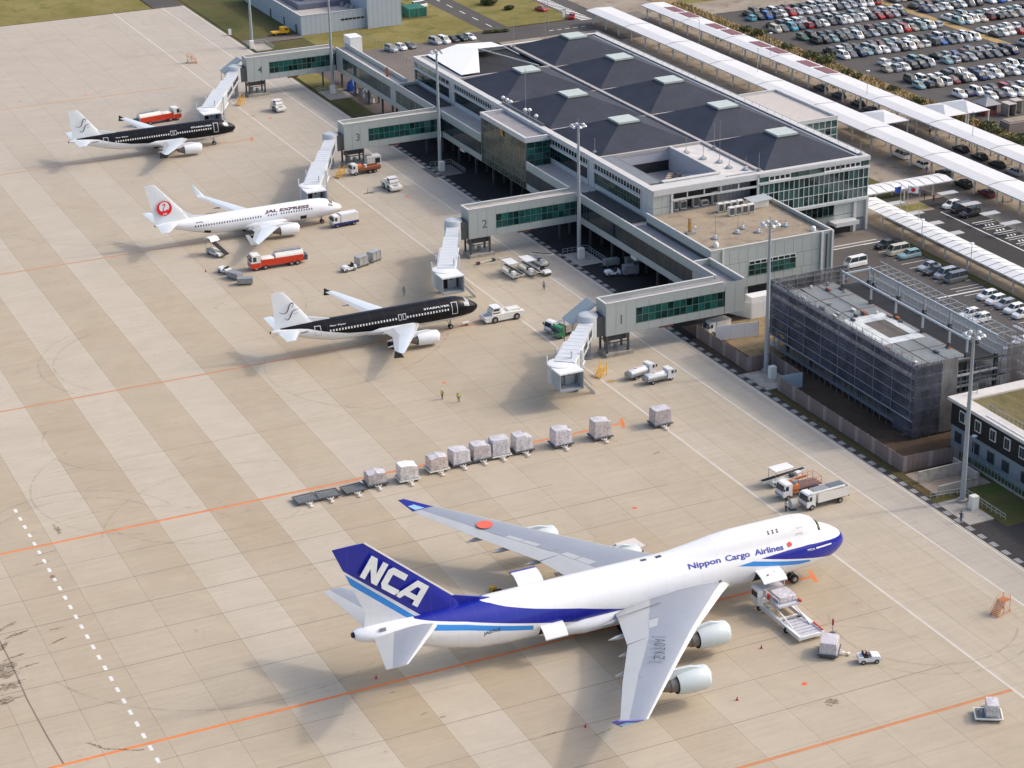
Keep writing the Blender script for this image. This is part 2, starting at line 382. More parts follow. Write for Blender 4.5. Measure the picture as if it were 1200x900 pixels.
# strips east of the apron
sheet('grass_verge', .95, 17, 252.5, 333, -.02, GRASS); sheet('grass_verge', .95, 60, 339, 900, -.02, GRASS)
sheet('grass_field', -400, -9.3, 388, 900, -.03, GRASSY); sheet('grass_field_far', 17, 56.2, 312.5, 339, -.02, GRASSY)
sheet('perimeter_road', -8.9, -.6, 388, 900, .0, ASPH); sheet('ditch_strip', -120, -9.3, 387.6, 388.4, .006, STAIN)
sheet('yard_asphalt', .95, 36.9, 94, 252.5, -.012, ground('yard_asphalt_painted_shade', (.020, .019, .020), (.030, .028, .028), .06, 1.2)); sheet('service_yard', 36.9, 62.5, 10, 122, -.012, ASPH)  # yard_asphalt: shade under terminal and gallery is painted into its darker colour
sheet('terminal_forecourt', 36.9, 63, 122, 250, -.008, ASPHB)
sheet('grass_patch', 1.2, 6.0, 253.5, 269, .01, GRASS); sheet('paved_yard', 6.0, 20, 245, 300, -.010, ground('dark_paving', (.13, .105, .10), (.09, .075, .07), .1, 1.4))
sheet('grass_patch', 1.2, 7.2, 279, 301, .012, GRASSY)
sheet('service_track', 1.0, 17.3, 333.5, 338.8, .0, ASPHB)
sheet('staff_car_park', 22, 58, 247, 312.4, -.006, ASPHB)
sheet('back_road', 62.6, 70.0, 317, 900, .004, ASPH); sheet('cross_road', 57, 101, 303, 317, .003, ASPH); sheet('verge_strip', 56.2, 62.6, 317, 900, -.01, GRASSY)
sheet('green_island', 70, 90, 317.5, 362, .02, GRASSY); sheet('cross_road', 62, 100, 362, 900, .002, ASPH); sheet('main_road', 90, 98.6, 290, 900, .006, ASPH)
rb = MB()
for k in range(12): rb.quad((66.2, 320+k*9, .012), (66.5, 320+k*9, .012), (66.5, 324+k*9, .012), (66.2, 324+k*9, .012))
for k in range(20): rb.quad((91, 315+k*1.7, .012), (94.4, 315+k*1.7, .012), (94.4, 315.85+k*1.7, .012), (91, 315.85+k*1.7, .012))
for k in range(5): rb.quad((78+k*2.4, 308, .012), (79.4+k*2.4, 308, .012), (79.4+k*2.4, 308.4, .012), (78+k*2.4, 308.4, .012))
rb.obj('road_markings', LINEW, kind='structure')
# landside
sheet('pavement', 62.5, 66.6, 10, 140, .0, PAVE); sheet('coach_road', 66.6, 79.2, 10, 133, .0, ASPHD); sheet('bay_strip', 79.2, 85.3, 60, 139, .002, ASPHD)
sheet('terminal_pavement', 60.5, 98, 133, 303, -.004, PAVE); sheet('terminal_pavement', 85.3, 98, 10, 133, -.004, PAVE)
sheet('lawn_patch', 66.5, 79.5, 143.4, 163, .02, GRASS); sheet('lawn_patch', 68, 79, 134.2, 138.0, .02, GRASSY)
sheet('front_road', 98.0, 109.6, 10, 317, .001, ASPHB); sheet('island_pavement', 109.6, 118.5, 10, 317, -.002, PAVE)
sheet('far_road', 98.8, 125, 300, 900, .0, PAVE)
slab_area('hedge_strip', 118.5, 125.7, 10, 330, -.1, .12, HEDGE)
sheet('car_park', 125.7, 420, 60, 303, .0, ASPH); sheet('car_park_access', 110, 420, 303.4, 318, .003, PAVE); sheet('far_lawn', 125, 420, 318, 600, -.02, GRASSY)
slab_area('planting_strip', 61.0, 62.7, 20, 118, -.1, .1, GRASS)
lm = MB()
for k in range(12): lm.quad((57.9-3.4, 121.5-3.1*k*.82, .006), (60.8, 121.5-3.1*k*.82, .006), (60.8, 121.65-3.1*k*.82, .006), (54.5, 121.65-3.1*k*.82, .006))
for k in range(10): lm.quad((54.8, 92.2-2.55*k, .006), (60.8, 92.2-2.55*k, .006), (60.8, 92.36-2.55*k, .006), (54.8, 92.36-2.55*k, .006))
for k in range(9):
    y = 122.2-3.5*k
    lm.quad((80.4, y, .008), (85.2, y, .008), (85.2, y+.3, .008), (80.4, y+.3, .008)); lm.quad((80.4, y-1.0, .008), (85.2, y-1.0, .008), (85.2, y-.8, .008), (80.4, y-.8, .008))
    for q in range(3): lm.quad((81.6+q*.8, y-2.6, .008), (82.0+q*.8, y-2.6, .008), (82.3+q*.8, y-1.7, .008), (81.9+q*.8, y-1.7, .008))
lm.quad((79.0, 60, .01), (79.3, 60, .01), (79.3, 131, .01), (79.0, 131, .01)); lm.quad((38, 121.6, .008), (58.5, 121.6, .008), (58.5, 121.9, .008), (38, 121.9, .008)); lm.quad((38, 123, .008), (58.5, 123, .008), (58.5, 123.3, .008), (38, 123.3, .008))
lm.quad((49.7, 90.8, .008), (60.5, 90.8, .008), (60.5, 91.2, .008), (49.7, 91.2, .008))
lm.obj('parking_markings', LINEW, kind='structure')
ym = MB().quad((173.4, 236, .006), (176.2, 236, .006), (176.2, 300, .006), (173.4, 300, .006)); ym.obj('yellow_lane_marking', LINEY, kind='structure')
# ground round the scaffolded building
sheet('building_site_soil', 2.6, 36.8, 33, 100, .0, SOIL); sheet('sandy_yard', 6, 24, 80, 98, .012, SAND)
slab_area('grass_kerb_strip', 1.0, 2.5, 24.5, 68, -.1, .10, ground('scrubby_strip', (.10, .065, .035), (.085, .085, .03), .5, 1.6, bump=1, c3=(.16, .09, .04))); slab_area('grass_kerb_strip', 1.0, 2.3, 77.2, 94, -.1, .10, SOIL)
slab_area('concrete_pad', 1.0, 6.5, 69, 76.6, -.1, .09, CONC); slab_area('concrete_pad', .98, 5.3, 14.7, 22.4, -.1, .09, CONC)
slab_area('concrete_pad', 2.4, 12, 24.6, 32.6, -.1, .05, PAVE); sheet('lawn_patch', 5.4, 13.4, 12, 24.4, .03, GRASS)
sheet('side_road', .96, 40, -60, 14.4, -.005, ASPHD); slab_area('concrete_pad', -1.2, 5.5, 200.5, 208, -.02, .03, mat('dark_pad', (.15, .14, .13), .9, var=.2))
slab_area('concrete_pad', .96, 6.0, 136, 143.5, -.1, .05, CONC); slab_area('concrete_pad', 1, 7.2, 270.3, 278.8, -.1, .07, CONC); slab_area('concrete_pad', .98, 5.5, 325.5, 333, -.1, .07, CONC)
# ================================================================ TERMINAL
MC = {}
def cbox(name, sx, sy, sz, m):
    "cached box mesh with one corner at the origin"
    k = (name, round(sx, 3), round(sy, 3), round(sz, 3), m.name)
    if k not in MC: MC[k] = MB().box(0, sx, 0, sy, 0, sz).mesh(name, m)
    return MC[k]
def grid(T, name, ax, o, nu, su, nv, sv, m, gap=.07, th=.05, skip=(), sgn=-1, fm=None, fname='window_frame', fw=None, ft=.10):
    """panes / panels set out on a wall. ax: wall runs along 'x' (faces -y) or 'y' (faces -x). o = lower corner on the wall plane (world).
    sgn=-1 proud towards -y/-x, +1 the other way. fm adds one frame of mullions round the panes"""
    L = T.location; fw = fw or gap
    for i in range(nu):
        for j in range(nv):
            if (i, j) in skip: continue
            if ax == 'x': me = cbox(name, su-gap, th, sv-gap, m); p = (o[0]+i*su+gap/2, o[1]+(-th if sgn < 0 else 0), o[2]+j*sv+gap/2)
            else: me = cbox(name, th, su-gap, sv-gap, m); p = (o[0]+(-th if sgn < 0 else 0), o[1]+i*su+gap/2, o[2]+j*sv+gap/2)
            inst(name, me, T, (p[0]-L.x, p[1]-L.y, p[2]-L.z))
    if fm:
        b = MB(); a0, a1 = (-ft, .02) if sgn < 0 else (-.02, ft)
        for i in range(nu+1):
            u = i*su
            if ax == 'x': b.box(o[0]+u-fw/2, o[0]+u+fw/2, o[1]+a0, o[1]+a1, o[2], o[2]+nv*sv)
            else: b.box(o[0]+a0, o[0]+a1, o[1]+u-fw/2, o[1]+u+fw/2, o[2], o[2]+nv*sv)
        for j in range(nv+1):
            z = o[2]+j*sv; e = .004
            if ax == 'x': b.box(o[0]-fw/2-e, o[0]+nu*su+fw/2+e, o[1]+a0*1.12, o[1]+a1, z-fw/2, z+fw/2)
            else: b.box(o[0]+a0*1.12, o[0]+a1, o[1]-fw/2-e, o[1]+nu*su+fw/2+e, z-fw/2, z+fw/2)
        b.obj(fname, fm, T, world=True)
def parapet(T, x0, x1, y0, y1, z0, z1, t=.28, m=PANEL, cm=COPE, sides='wens'):
    k = .05
    S_ = dict(w=(x0, x0+t, y0, y1), e=(x1-t, x1, y0, y1), s=(x0+t, x1-t, y0, y0+t), n=(x0+t, x1-t, y1-t, y1))
    for s in sides:
        a = S_[s]; MB().box(a[0], a[1], a[2], a[3], z0, z1).obj('parapet', m, T, world=True)
        kx, ky = (k, k) if s in 'we' else (0, k)
        MB().box(a[0]-kx, a[1]+kx, a[2]-ky, a[3]+ky, z1+.002, z1+.10).obj('coping', cm, T, world=True)
def panels_x(T, x0, x1, y, z0, z1, pw, m=PANEL, name='wall_panel'):
    n = max(1, round((x1-x0)/pw)); grid(T, name, 'x', (x0, y, z0), n, (x1-x0)/n, 1, z1-z0, m, gap=.045)
def panels_y(T, x, y0, y1, z0, z1, pw, m=PANEL, name='wall_panel', sgn=-1):
    n = max(1, round((y1-y0)/pw)); grid(T, name, 'y', (x, y0, z0), n, (y1-y0)/n, 1, z1-z0, m, gap=.045, sgn=sgn)

def digit(T, s, x, y, z, size, m, bold=.02):
    v, f, w_ = text(s, size, bold); b = MB(); b.add([(x+p[0], y, z+p[1]) for p in v], f)
    o = b.obj('gate_number', m, T, world=True); return o
def boarding_pier(num, y0, label, lab2):
    x0, x1, y1 = -15.7, 7.14, y0+3.5
    T = thing('boarding_pier', label, 'pier', (x0, y0, 0), group='numbered boarding piers')
    b = MB(); b.box(x0+.1, x1, y0+.1, y1-.1, 4.0, 9.12); b.obj('pier_core', DGREY, T, world=True)
    b = MB(); b.box(x0+.3, x1, y0+.3, y1-.3, 9.125, 9.2); b.obj('roof', ROOFP if num != '1' else ROOFG, T, world=True)
    # -y face: windows from x=-10 to 6.8, z 5.3..8.0
    wx0 = -10.0; nx = 14; su = 1.2
    yw = y0+.05
    panels_x(T, x0+.05, wx0, yw, 3.9, 9.2, 1.9)
    panels_x(T, wx0, x1, yw, 8.05, 9.2, 2.4); panels_x(T, wx0, x1, yw, 3.9, 5.28, 2.4)
    grid(T, 'window_pane', 'x', (wx0+.05, y0+.12, 5.33), nx, 1.2, 2, 1.34, GLT, gap=.1, fm=MULL, fw=.09, ft=.08)
    if wx0+.05+nx*1.2 < x1: MB().box(wx0+.05+nx*1.2+.05, x1, y0+.03, y0+.1, 5.28, 8.05).obj('end_pane', GLD, T, world=True)
    # -x end face
    panels_y(T, x0+.05, y0+.05, y1-.05, 3.9, 9.2, 1.7)
    MB().box(x0+.1, x1, y1-.1, y1, 3.9, 9.2).obj('back_wall', PANEL, T, world=True)
    MB().box(x0+.1, x1, y0+.1, y1-.1, 3.88, 3.99).obj('soffit', DGREY, T, world=True)
    parapet(T, x0, x1, y0, y1, 9.2, 9.7, sides='wsn')
    digit(T, num, -12.9, y0-.012, 5.75, 2.3, mat('gate_number_paint', (.10, .12, .12), .5))
    # supports
    f = MB()
    for px, py in ((x0+.5, y0+.5), (x0+.5, y1-.5), (-11.2, y0+.5), (-11.2, y1-.5), (4.2, y0+1.7)): MB().box(px-.16, px+.16, py-.16, py+.16, .0, 3.9).obj('support_column', DGREY, T, world=True)
    f.box(x0+.4, -11.1, y0+1.2, y0+1.9, 2.5, 3.3); f.bar((x0+.5, y0+.5, 2.4), (-11.2, y0+.5, 2.4), .14); f.bar((x0+.5, y1-.5, 2.4), (-11.2, y1-.5, 2.4), .14)
    f.obj('support_frame', DGREY, T, world=True)
    MB().box(x0+.15, -10.4, y0-.1, y1-.2, .004, .62).obj('footing', CONC, T, world=True)
    b = MB(); b.box(x0+1.2, x0+2.0, y0+2.0, y0+3.0, .62, 1.9); b.cyl((x0+3, y0+2.2, .62), (x0+3, y0+2.2, 1.5), .4, 10); b.obj('equipment_box', GREYM, T, world=True)
    MB().box(-5.2, -2.6, y0+.4, y0+1.0, 3.45, 3.86).obj('hanging_duct', RUST, T, world=True)
    # sloped canopy over the stair on the far side of the pier head
    if num in '23': return T
    b = MB(); b.extr([(x0-4.6, 5.6), (x0-.05, 8.5), (x0-.05, 8.64), (x0-4.7, 5.72)], y1-.2, y1+3.6); b.obj('stair_canopy', mat('grey_green_roof', (.36, .41, .41), .45, var=.08), T, world=True)
    b = MB(); [b.bar((x0-4.4, yy, 0), (x0-4.4, yy, 5.6), .12) for yy in (y1+.1, y1+3.3)]
    for q in range(9): b.box(x0-.4-q*.45, x0-.0-q*.45, y1+.3, y1+1.5, 3.6-q*.42, 3.68-q*.42)
    b.obj('stair', GREYM, T, world=True)
    return T
MULL = mat('teal_mullion', (.10, .17, .15), .5, var=.05)
MULW = mat('white_mullion', (.62, .66, .65), .45, var=.05)
MULD = mat('dark_mullion', (.035, .06, .058), .5, var=.05)
PY = {'1': 93.1, '2': 149.6, '3': 216.0, '4': 282.0}
for n_, wd in (('1', 'nearest'), ('2', 'second nearest'), ('3', 'second farthest'), ('4', 'farthest')):
    boarding_pier(n_, PY[n_], 'pale green grey raised boarding pier numbered %s, %s ' % (n_, wd), wd)

# ---- connecting gallery
G = thing('connecting_gallery', 'long raised corridor with dark window band joining the four numbered piers along the terminal', 'gallery', (9.1, 190, 0))
MB().box(7.3, 10.95, 93.2, 285.3, 4.0, 8.5).obj('gallery_core', DGREY, G, world=True)
def gal_roof(y0, y1, x1, m, z=8.52): MB().box(7.45, x1, y0, y1, z, z+.08).obj('roof', m, G, world=True)
gal_roof(93.4, 105.2, 10.7, ROOFG); gal_roof(105.5, 129.3, 11.35, ROOFG, 8.53); gal_roof(129.35, 172.5, 12.85, ROOFP); gal_roof(194.8, 245, 12.85, ROOFP); gal_roof(245.3, 285, 10.7, ROOFP, 8.6)
gw = MB()
wins = []
for a, b_, first in ((97.0, 149.4, 104.6), (153.3, 172.6, 153.7), (194.8, 215.8, 195.2), (219.7, 281.8, 220.6)):
    panels_y(G, 7.3, a, b_, 8.05, 9.2, 2.4); panels_y(G, 7.3, a, b_, 3.9, 5.28, 2.4)
    if first-a > .6: panels_y(G, 7.3, a, first, 5.28, 8.05, 2.5)
    end = b_-.2 if b_ < 200 else (b_-.1 if b_ < 218 else 242.8)
    n = int((end-first)/1.2); grid(G, 'window_pane', 'y', (7.28, first, 5.33), n, (end-first)/n, 1, 2.68, GLD if a < 200 else GLC, gap=.12, fm=MULD, fw=.1, ft=.07)
panels_y(G, 7.3, 242.8, 246.2, 5.28, 8.05, 1.7)
grid(G, 'window_pane', 'y', (7.28, 246.2, 5.33), 26, 1.19, 1, 2.68, GLC, gap=.1, fm=MULD, fw=.06, ft=.07); panels_y(G, 7.3, 277.2, 281.9, 5.28, 8.05, 2.3)
panels_x(G, 7.2, 11.1, 93.15, 3.9, 9.6, 1.95); 
MB().box(7.3, 11.0, 93.2, 285, 3.88, 3.98).obj('soffit', DGREY, G, world=True)
MB().box(10.95, 11.05, 93.2, 105.2, 4, 9.1).box(10.95, 11.05, 245, 285.3, 4, 9.1).obj('inner_wall', PANEL, G, world=True)
def gp(*a): MB().box(*a).obj('parapet', PANEL, G, world=True)
def gq(*a): MB().box(*a).obj('coping', COPE, G, world=True)
for a, b_ in ((96.6, 149.6), (153.1, 172.6), (194.8, 216.0), (219.5, 282.0)):
    gp(7.2, 7.48, a, b_, 8.5, 9.7); gq(7.15, 7.53, a, b_, 9.702, 9.8)
gp(10.8, 11.08, 93.3, 105.2, 8.5, 9.7); gq(10.75, 11.13, 93.3, 105.2, 9.702, 9.8)
gp(10.8, 11.08, 245, 285, 8.5, 9.7); gq(10.75, 11.13, 245, 285, 9.702, 9.8)
gp(7.5, 11.2, 104.9, 105.2, 8.5, 9.55); gq(7.55, 10.74, 104.85, 105.25, 9.552, 9.65)
gp(7.5, 12.8, 242.6, 242.9, 8.5, 9.5); gq(7.55, 12.8, 242.55, 242.95, 9.502, 9.6)
gc = MB()
for y in list(range(100, 284, 9)): gc.box(7.7, 8.1, y, y+.4, -.1, 3.9).box(10.2, 10.6, y, y+.4, -.1, 3.9)
gc.obj('column', DGREY, G, world=True, kind='stuff')
b = MB()                                                     # grating strips beside the terminal facade
for y0, y1 in ((131, 151.5), (222.5, 243.5)):
    for k in range(int((y1-y0)/.55)): b.box(9.3, 12.2, y0+k*.55, y0+k*.55+.3, 8.75, 8.98)
    b.box(9.2, 9.35, y0, y1, 8.6, 9.05).box(12.2, 12.35, y0, y1, 8.6, 9.05).box(10.7, 10.85, y0, y1, 8.6, 9.02)
b.obj('roof_grating', DGREY, G, world=True, kind='stuff')
for y in (126, 160, 205, 232, 262): MB().box(7.6, 8.6, y, y+2.2, 3.1, 3.7).obj('hanging_sign', OFFW, G, world=True)
MB().box(10.9, 14.0, 281.2, 285.6, 3.9, 11.6).obj('lift_tower', WHITE, G, world=True)
MB().box(10.85, 14.05, 281.15, 285.65, 11.602, 11.7).obj('lift_tower_cap', WHITE, G, world=True)

# ---- annex with tan roof
A = thing('low_annex', 'low panelled annex with tan gravel roof and a band of green windows', 'building', (24, 117, 0))
MB().box(11.5, 36.5, 105.4, 129.3, 3.0, 9.9).obj('annex_core', DGREY, A, world=True)
MB().box(11.7, 36.3, 105.6, 129.3, 9.902, 10.0).obj('roof', ROOFT, A, world=True)
MB().box(12.5, 36.0, 109.5, 129.2, -.1, 2.98).obj('ground_floor', DGREY, A, world=True)
for j, (z0, z1) in enumerate(((2.9, 4.82), (7.62, 10.3))): panels_x(A, 11.4, 34.0, 105.38, z0, z1, 1.95)
panels_x(A, 11.4, 19.2, 105.38, 4.84, 7.6, 1.95); panels_x(A, 28.9, 34.0, 105.38, 4.84, 7.6, 1.7)
panels_x(A, 34.5, 36.6, 105.38, 2.9, 10.7, 1.2)
MB().box(34.05, 34.5, 105.0, 105.4, -.1, 10.75).box(36.25, 36.65, 105.0, 105.4, -.1, 10.75).box(13.6, 14.0, 105.1, 105.4, 3, 10.7).obj('pilaster', FRAMEW, A, world=True)
grid(A, 'window_pane', 'x', (19.2, 105.36, 4.85), 8, 1.21, 2, 1.0, GLT, gap=.1, fm=MULL, fw=.1); grid(A, 'window_pane', 'x', (19.2, 105.36, 6.9), 8, 1.21, 1, .66, GLD, gap=.14, fm=MULW, fw=.13)
panels_y(A, 11.45, 105.4, 129.3, 9.2, 10.3, 2.4); MB().box(36.5, 36.6, 105.4, 129.3, 2.9, 10.3).obj('east_wall', PANEL, A, world=True)
parapet(A, 11.4, 36.62, 105.3, 129.4, 10.3, 10.75, sides='wes')
b = MB(); [b.box(x, x+.5, 106, 106.5, -.1, 3) for x in (13, 19, 25, 31, 35.8)]; b.obj('column', FRAMEW, A, world=True)
MB().cyl((35.3, 105.2, 0), (35.3, 105.2, 10.3), .1, 8).obj('downpipe', DGREY, A, world=True)

# ---- main terminal
T = thing('terminal_building', 'large white framed terminal with eight dark pyramid roofs and glass walls', 'terminal', (36.5, 187, 0))
TY0, BAY = 130.8, 22.75; TX0, TX1, TYN, TYS = 12.9, 60.1, 244.8, 129.4
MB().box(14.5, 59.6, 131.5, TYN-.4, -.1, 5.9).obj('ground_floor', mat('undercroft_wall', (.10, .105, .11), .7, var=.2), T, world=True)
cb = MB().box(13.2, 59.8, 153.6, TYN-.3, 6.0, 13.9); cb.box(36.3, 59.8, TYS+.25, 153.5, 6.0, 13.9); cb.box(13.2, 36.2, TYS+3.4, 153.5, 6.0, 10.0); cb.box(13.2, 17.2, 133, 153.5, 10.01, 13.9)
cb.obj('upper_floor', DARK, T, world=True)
# -x facade
fw_, cope_ = MB(), MB()
for k in range(5):
    a = TY0+BAY*k; y0 = a+2.6; y1 = a+BAY-.15
    if k == 0: a -= 1.4; y0 = 134.2
    for q in range(2):
        panels_y(T, TX0+.1, a+(y0-a)/2*q+.02, a+(y0-a)/2*(q+1), 8.5, 11.2, 9, FRAMEW); panels_y(T, TX0+.1, a+(y0-a)/2*q+.02, a+(y0-a)/2*(q+1), 11.2, 13.9, 9, FRAMEW)
    fw_.box(TX0-.15, TX0+.1, y0-.25, y0, 8.6, 14).box(TX0-.15, TX0+.1, y1, y1+.22, 8.6, 14)
    panels_y(T, TX0+.1, y0, y1, 8.5, 9.62, 2.5, FRAMEW)
    fw_.box(TX0-.2, TX0+.2, y0, y1, 12.1, 12.55).box(TX0-.05, TX0+.2, y0, y1, 9.6, 9.72)
    n = 16; su = (y1-y0)/n
    if k == 2: continue
    grid(T, 'window_pane', 'y', (TX0+.16, y0, 9.72), n, su, 2, 1.19, GLD if k else GLO, gap=.12, fm=MULD if k else MULL, fw=.08, ft=.07)
    grid(T, 'clerestory_pane', 'y', (TX0+.16, y0, 12.56), n if k < 4 else 8, su if k < 4 else su*2, 1, 1.2, GLD if k < 4 else GLC, gap=.22, fm=MULW, fw=.16, ft=.09)
fw_.box(TX0-.2, TX0+.25, TYS+.02, TYN, 13.9, 14.8); fw_.obj('facade_frame', FRAMEW, T, world=True)
cope_.box(TX0-.3, TX0+1.1, TYS-.15, TYN+.1, 14.8, 14.92).box(TX1-1.2, TX1+.3, TYS-.15, TYN+.1, 14.8, 14.92).box(TX0+1.1, TX1-1.2, TYN-.9, TYN+.1, 14.8, 14.92)
cope_.box(TX0+1.1, TX1-1.2, TYS-.15, TYS+.9, 14.8, 14.92)
cope_.obj('roof_edge', COPE, T, world=True)
MB().box(TX1-.3, TX1+.02, TYS+.3, TYN, 0, 14.79).box(TX0+.3, TX1-.3, TYN-.3, TYN, 0, 14.79).obj('rear_wall', FRAMEW, T, world=True)
# glass bay on the gallery
B0, B1 = 172.7, 194.7
MB().box(7.35, 12.6, B0+.15, B1-.15, 3.9, 14.0).obj('glass_bay_core', DARK, T, world=True)
grid(T, 'bay_pane', 'y', (7.3, B0+.1, 4.0), 17, (B1-B0-.2)/17, 6, 1.6, GLO, gap=.08, fm=mat('olive_mullion', (.19, .19, .16), .5), fw=.09, ft=.08)
grid(T, 'bay_pane', 'x', (7.5, B0+.1, 8.6), 3, 1.75, 4, 1.25, GLT, gap=.08, fm=MULL, fw=.1, ft=.08)
MB().box(8.9, 9.0, B0, B0+.02, 8.6, 9).obj('bay_trim', MULL, T, world=True)
MB().box(7.15, 12.7, B0-.05, B1+.05, 13.62, 14.05).obj('bay_fascia', FRAMEW, T, world=True)
parapet(T, 7.1, 12.7, B0-.1, B1+.1, 14.06, 14.6, t=.5, m=FRAMEW, sides='wsn'); MB().box(7.6, 12.7, B0+.4, B1-.4, 14.06, 14.12).obj('bay_roof', ROOFG, T, world=True)
MB().box(6.98, 7.08, 183.2, 184.4, 12.4, 13.6).obj('orange_panel', mat('amber_panel', (.45, .20, .03), .5), T, world=True)
# south curtain wall
panels_x(T, 44.3, 57.0, TYS+.1, 0, 3.75, 2.1); panels_x(T, 52.7, 57.0, TYS+.1, 3.8, 6.1, 2.1); panels_x(T, 35.3, 52.7, TYS+.1, 0, 3.75, 2.2); panels_x(T, 57.7, 59.8, TYS+.1, 2.6, 6.1, 2.2)
MB().box(57.8, 59.7, TYS+.02, TYS+.1, .1, 2.5).obj('roller_door', mat('door_grey', (.20, .21, .24), .6, seam=(2, .3, .5)), T, world=True)
MB().box(57.0, 57.6, TYS-.35, TYS+.1, 0, 6.2).box(59.85, 60.3, TYS-.35, TYS+.1, 0, 6.2).box(35.1, 35.5, TYS-.3, TYS+.1, 9.8, 14.6).obj('pilaster', FRAMEW, T, world=True)
grid(T, 'window_pane', 'x', (36.5, TYS+.08, 3.9), 13, 1.24, 1, 2.2, GLD, gap=.12, fm=MULL, fw=.1)
MB().box(35.3, 60.3, TYS-.45, TYS+.12, 6.2, 6.7).box(35.5, 60.3, TYS-.45, TYS+.12, 12.6, 13.0).box(35.3, 60.4, TYS-.3, TYS+.3, 14.1, 14.79).obj('floor_band', FRAMEW, T, world=True)
grid(T, 'curtain_pane', 'x', (35.55, TYS+.1, 6.72), 22, 1.12, 3, 1.95, GLC, gap=.08, fm=MULW, fw=.09, ft=.16, fname='curtain_mullion')
grid(T, 'curtain_pane', 'x', (35.55, TYS+.1, 13.02), 22, 1.12, 1, 1.06, GLC, gap=.08, fm=MULL, fw=.09, ft=.1, fname='curtain_mullion')
for x0, n in ((37.8, 4), (50.2, 3), (53.6, 4)): grid(T, 'vent_window', 'x', (x0, TYS-.05, 13.1), n, 1.15, 1, .9, DARK, gap=.3, fm=WHITE, fw=.2, ft=.1)
MB().box(51.6, 56.9, TYS-2.6, TYS, 2.3, 2.9).box(51.6, 56.9, TYS-2.6, TYS-2.4, 2.9, 3.1).obj('entrance_canopy', FRAMEW, T, world=True)
MB().box(52.2, 56.6, TYS-.02, TYS+.04, 0, 2.1).obj('entrance_opening', DARK, T, world=True)
# recess above the annex roof
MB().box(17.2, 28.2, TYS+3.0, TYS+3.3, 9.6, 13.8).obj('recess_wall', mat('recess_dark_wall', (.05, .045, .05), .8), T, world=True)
MB().box(28.2, 35.3, TYS+2.6, TYS+3.3, 9.6, 13.8).obj('recess_wall', mat('recess_grey_wall', (.24, .25, .27), .7, seam=(0, .9, .5)), T, world=True)
MB().box(17.0, 35.3, TYS+.1, TYS+3.0, 9.55, 9.75).obj('recess_floor', ROOFG, T, world=True)
for q in range(2): panels_x(T, TX0+.02, 16.6, TYS+.1, 8.6+q*2.7, 11.28+q*2.7, 1.9, PANEL)
MB().box(16.6, 17.05, TYS-.15, TYS+.3, 9.6, 13.9).box(16.6, 35.1, TYS-.2, TYS+.1, 12.25, 12.6).box(TX0, 35.4, TYS-.2, TYS+.35, 13.75, 14.79).obj('beam', FRAMEW, T, world=True)
b = MB(); [b.box(x, x+.2, TYS-.1, TYS+.1, 12.6, 13.75) for x in (20, 23.6, 27.2, 31)]; b.obj('strut', FRAMEW, T, world=True)
# roofs
RD = mat('dark_slate_roof', (.042, .048, .066), .72, var=.35, scale=.22, seam=(1, .62, .35), spec=.25); RD2 = RD
gut = mat('roof_gutter', (.40, .37, .36), .8, var=.15)
MB().box(TX0+1, TX1-1, TYS+.9, TYN-.9, 14.0, 14.25).obj('roof_deck', ROOFG, T, world=True) if 0 else None
def pyramid(cx, cy, hx, hy, zt):
    b = MB(); t = 2.9; z0 = 14.35
    b.add([(cx-hx, cy-hy, z0), (cx+hx, cy-hy, z0), (cx+hx, cy+hy, z0), (cx-hx, cy+hy, z0), (cx-t, cy-t, zt), (cx+t, cy-t, zt), (cx+t, cy+t, zt), (cx-t, cy+t, zt)],
          [(0, 1, 5, 4), (1, 2, 6, 5), (2, 3, 7, 6), (3, 0, 4, 7), (4, 5, 6, 7)])
    r = b.obj('pyramid_roof', RD, T, world=True)
    sk = MB(); s = 2.35; sk.box(cx-s, cx+s, cy-s, cy+s, zt+.02, zt+.6); L = T.location; sk.v = [(x-L.x, y-L.y, z) for x, y, z in sk.v]
    c = sk.obj('skylight', SKYL, r); k = MB(); k.box(cx-s-.25, cx+s+.25, cy-s-.25, cy+s+.25, zt-.25, zt+.25); k.v = [(x-L.x, y-L.y, z) for x, y, z in k.v]; k.obj('skylight_curb', DGREY, r)
for k in range(5): pyramid(48.2, TY0+BAY*(k+.5), 10.7, BAY/2-.22, 17.6)
for k in (1, 2, 3): pyramid(25.4, TY0+BAY*(k+.5), 11.2, BAY/2-.22, 17.6)
b = MB().box(36.65, 37.45, TYS+.9, TYN-.9, 14.25, 14.75)
for k in range(1, 5): b.box(37.5, TX1-1.2, TY0+BAY*k-.18, TY0+BAY*k+.18, 14.3, 14.52); 
for k in (2, 3): b.box(TX0+1.1, 36.6, TY0+BAY*k-.18, TY0+BAY*k+.18, 14.3, 14.52)
b.box(TX0+1.1, 36.6, TY0+BAY-.45, TY0+BAY+.2, 14.2, 14.85).box(TX0+1.1, 36.6, TY0+BAY*4-.2, TY0+BAY*4+.4, 14.2, 14.9)
b.obj('roof_gutter', gut, T, world=True)
MB().box(TX0+1, 36.6, TY0+BAY+.2, TY0+4*BAY-.2, 14.0, 14.3).box(37.4, TX1-1, TYS+.9, TYN-.9, 14.0, 14.3).obj('roof_deck', ROOFG, T, world=True)
b = MB(); b.bar((59.5, 130, 15.5), (59.5, 244, 15.5), .09); [b.bar((59.5, y, 14.9), (59.5, y, 15.5), .08) for y in range(130, 245, 3)]; b.box(TX1-1.9, TX1-1.25, TYS+1, TYN-1, 14.3, 14.62); b.obj('roof_rail', FRAMEW, T, world=True)
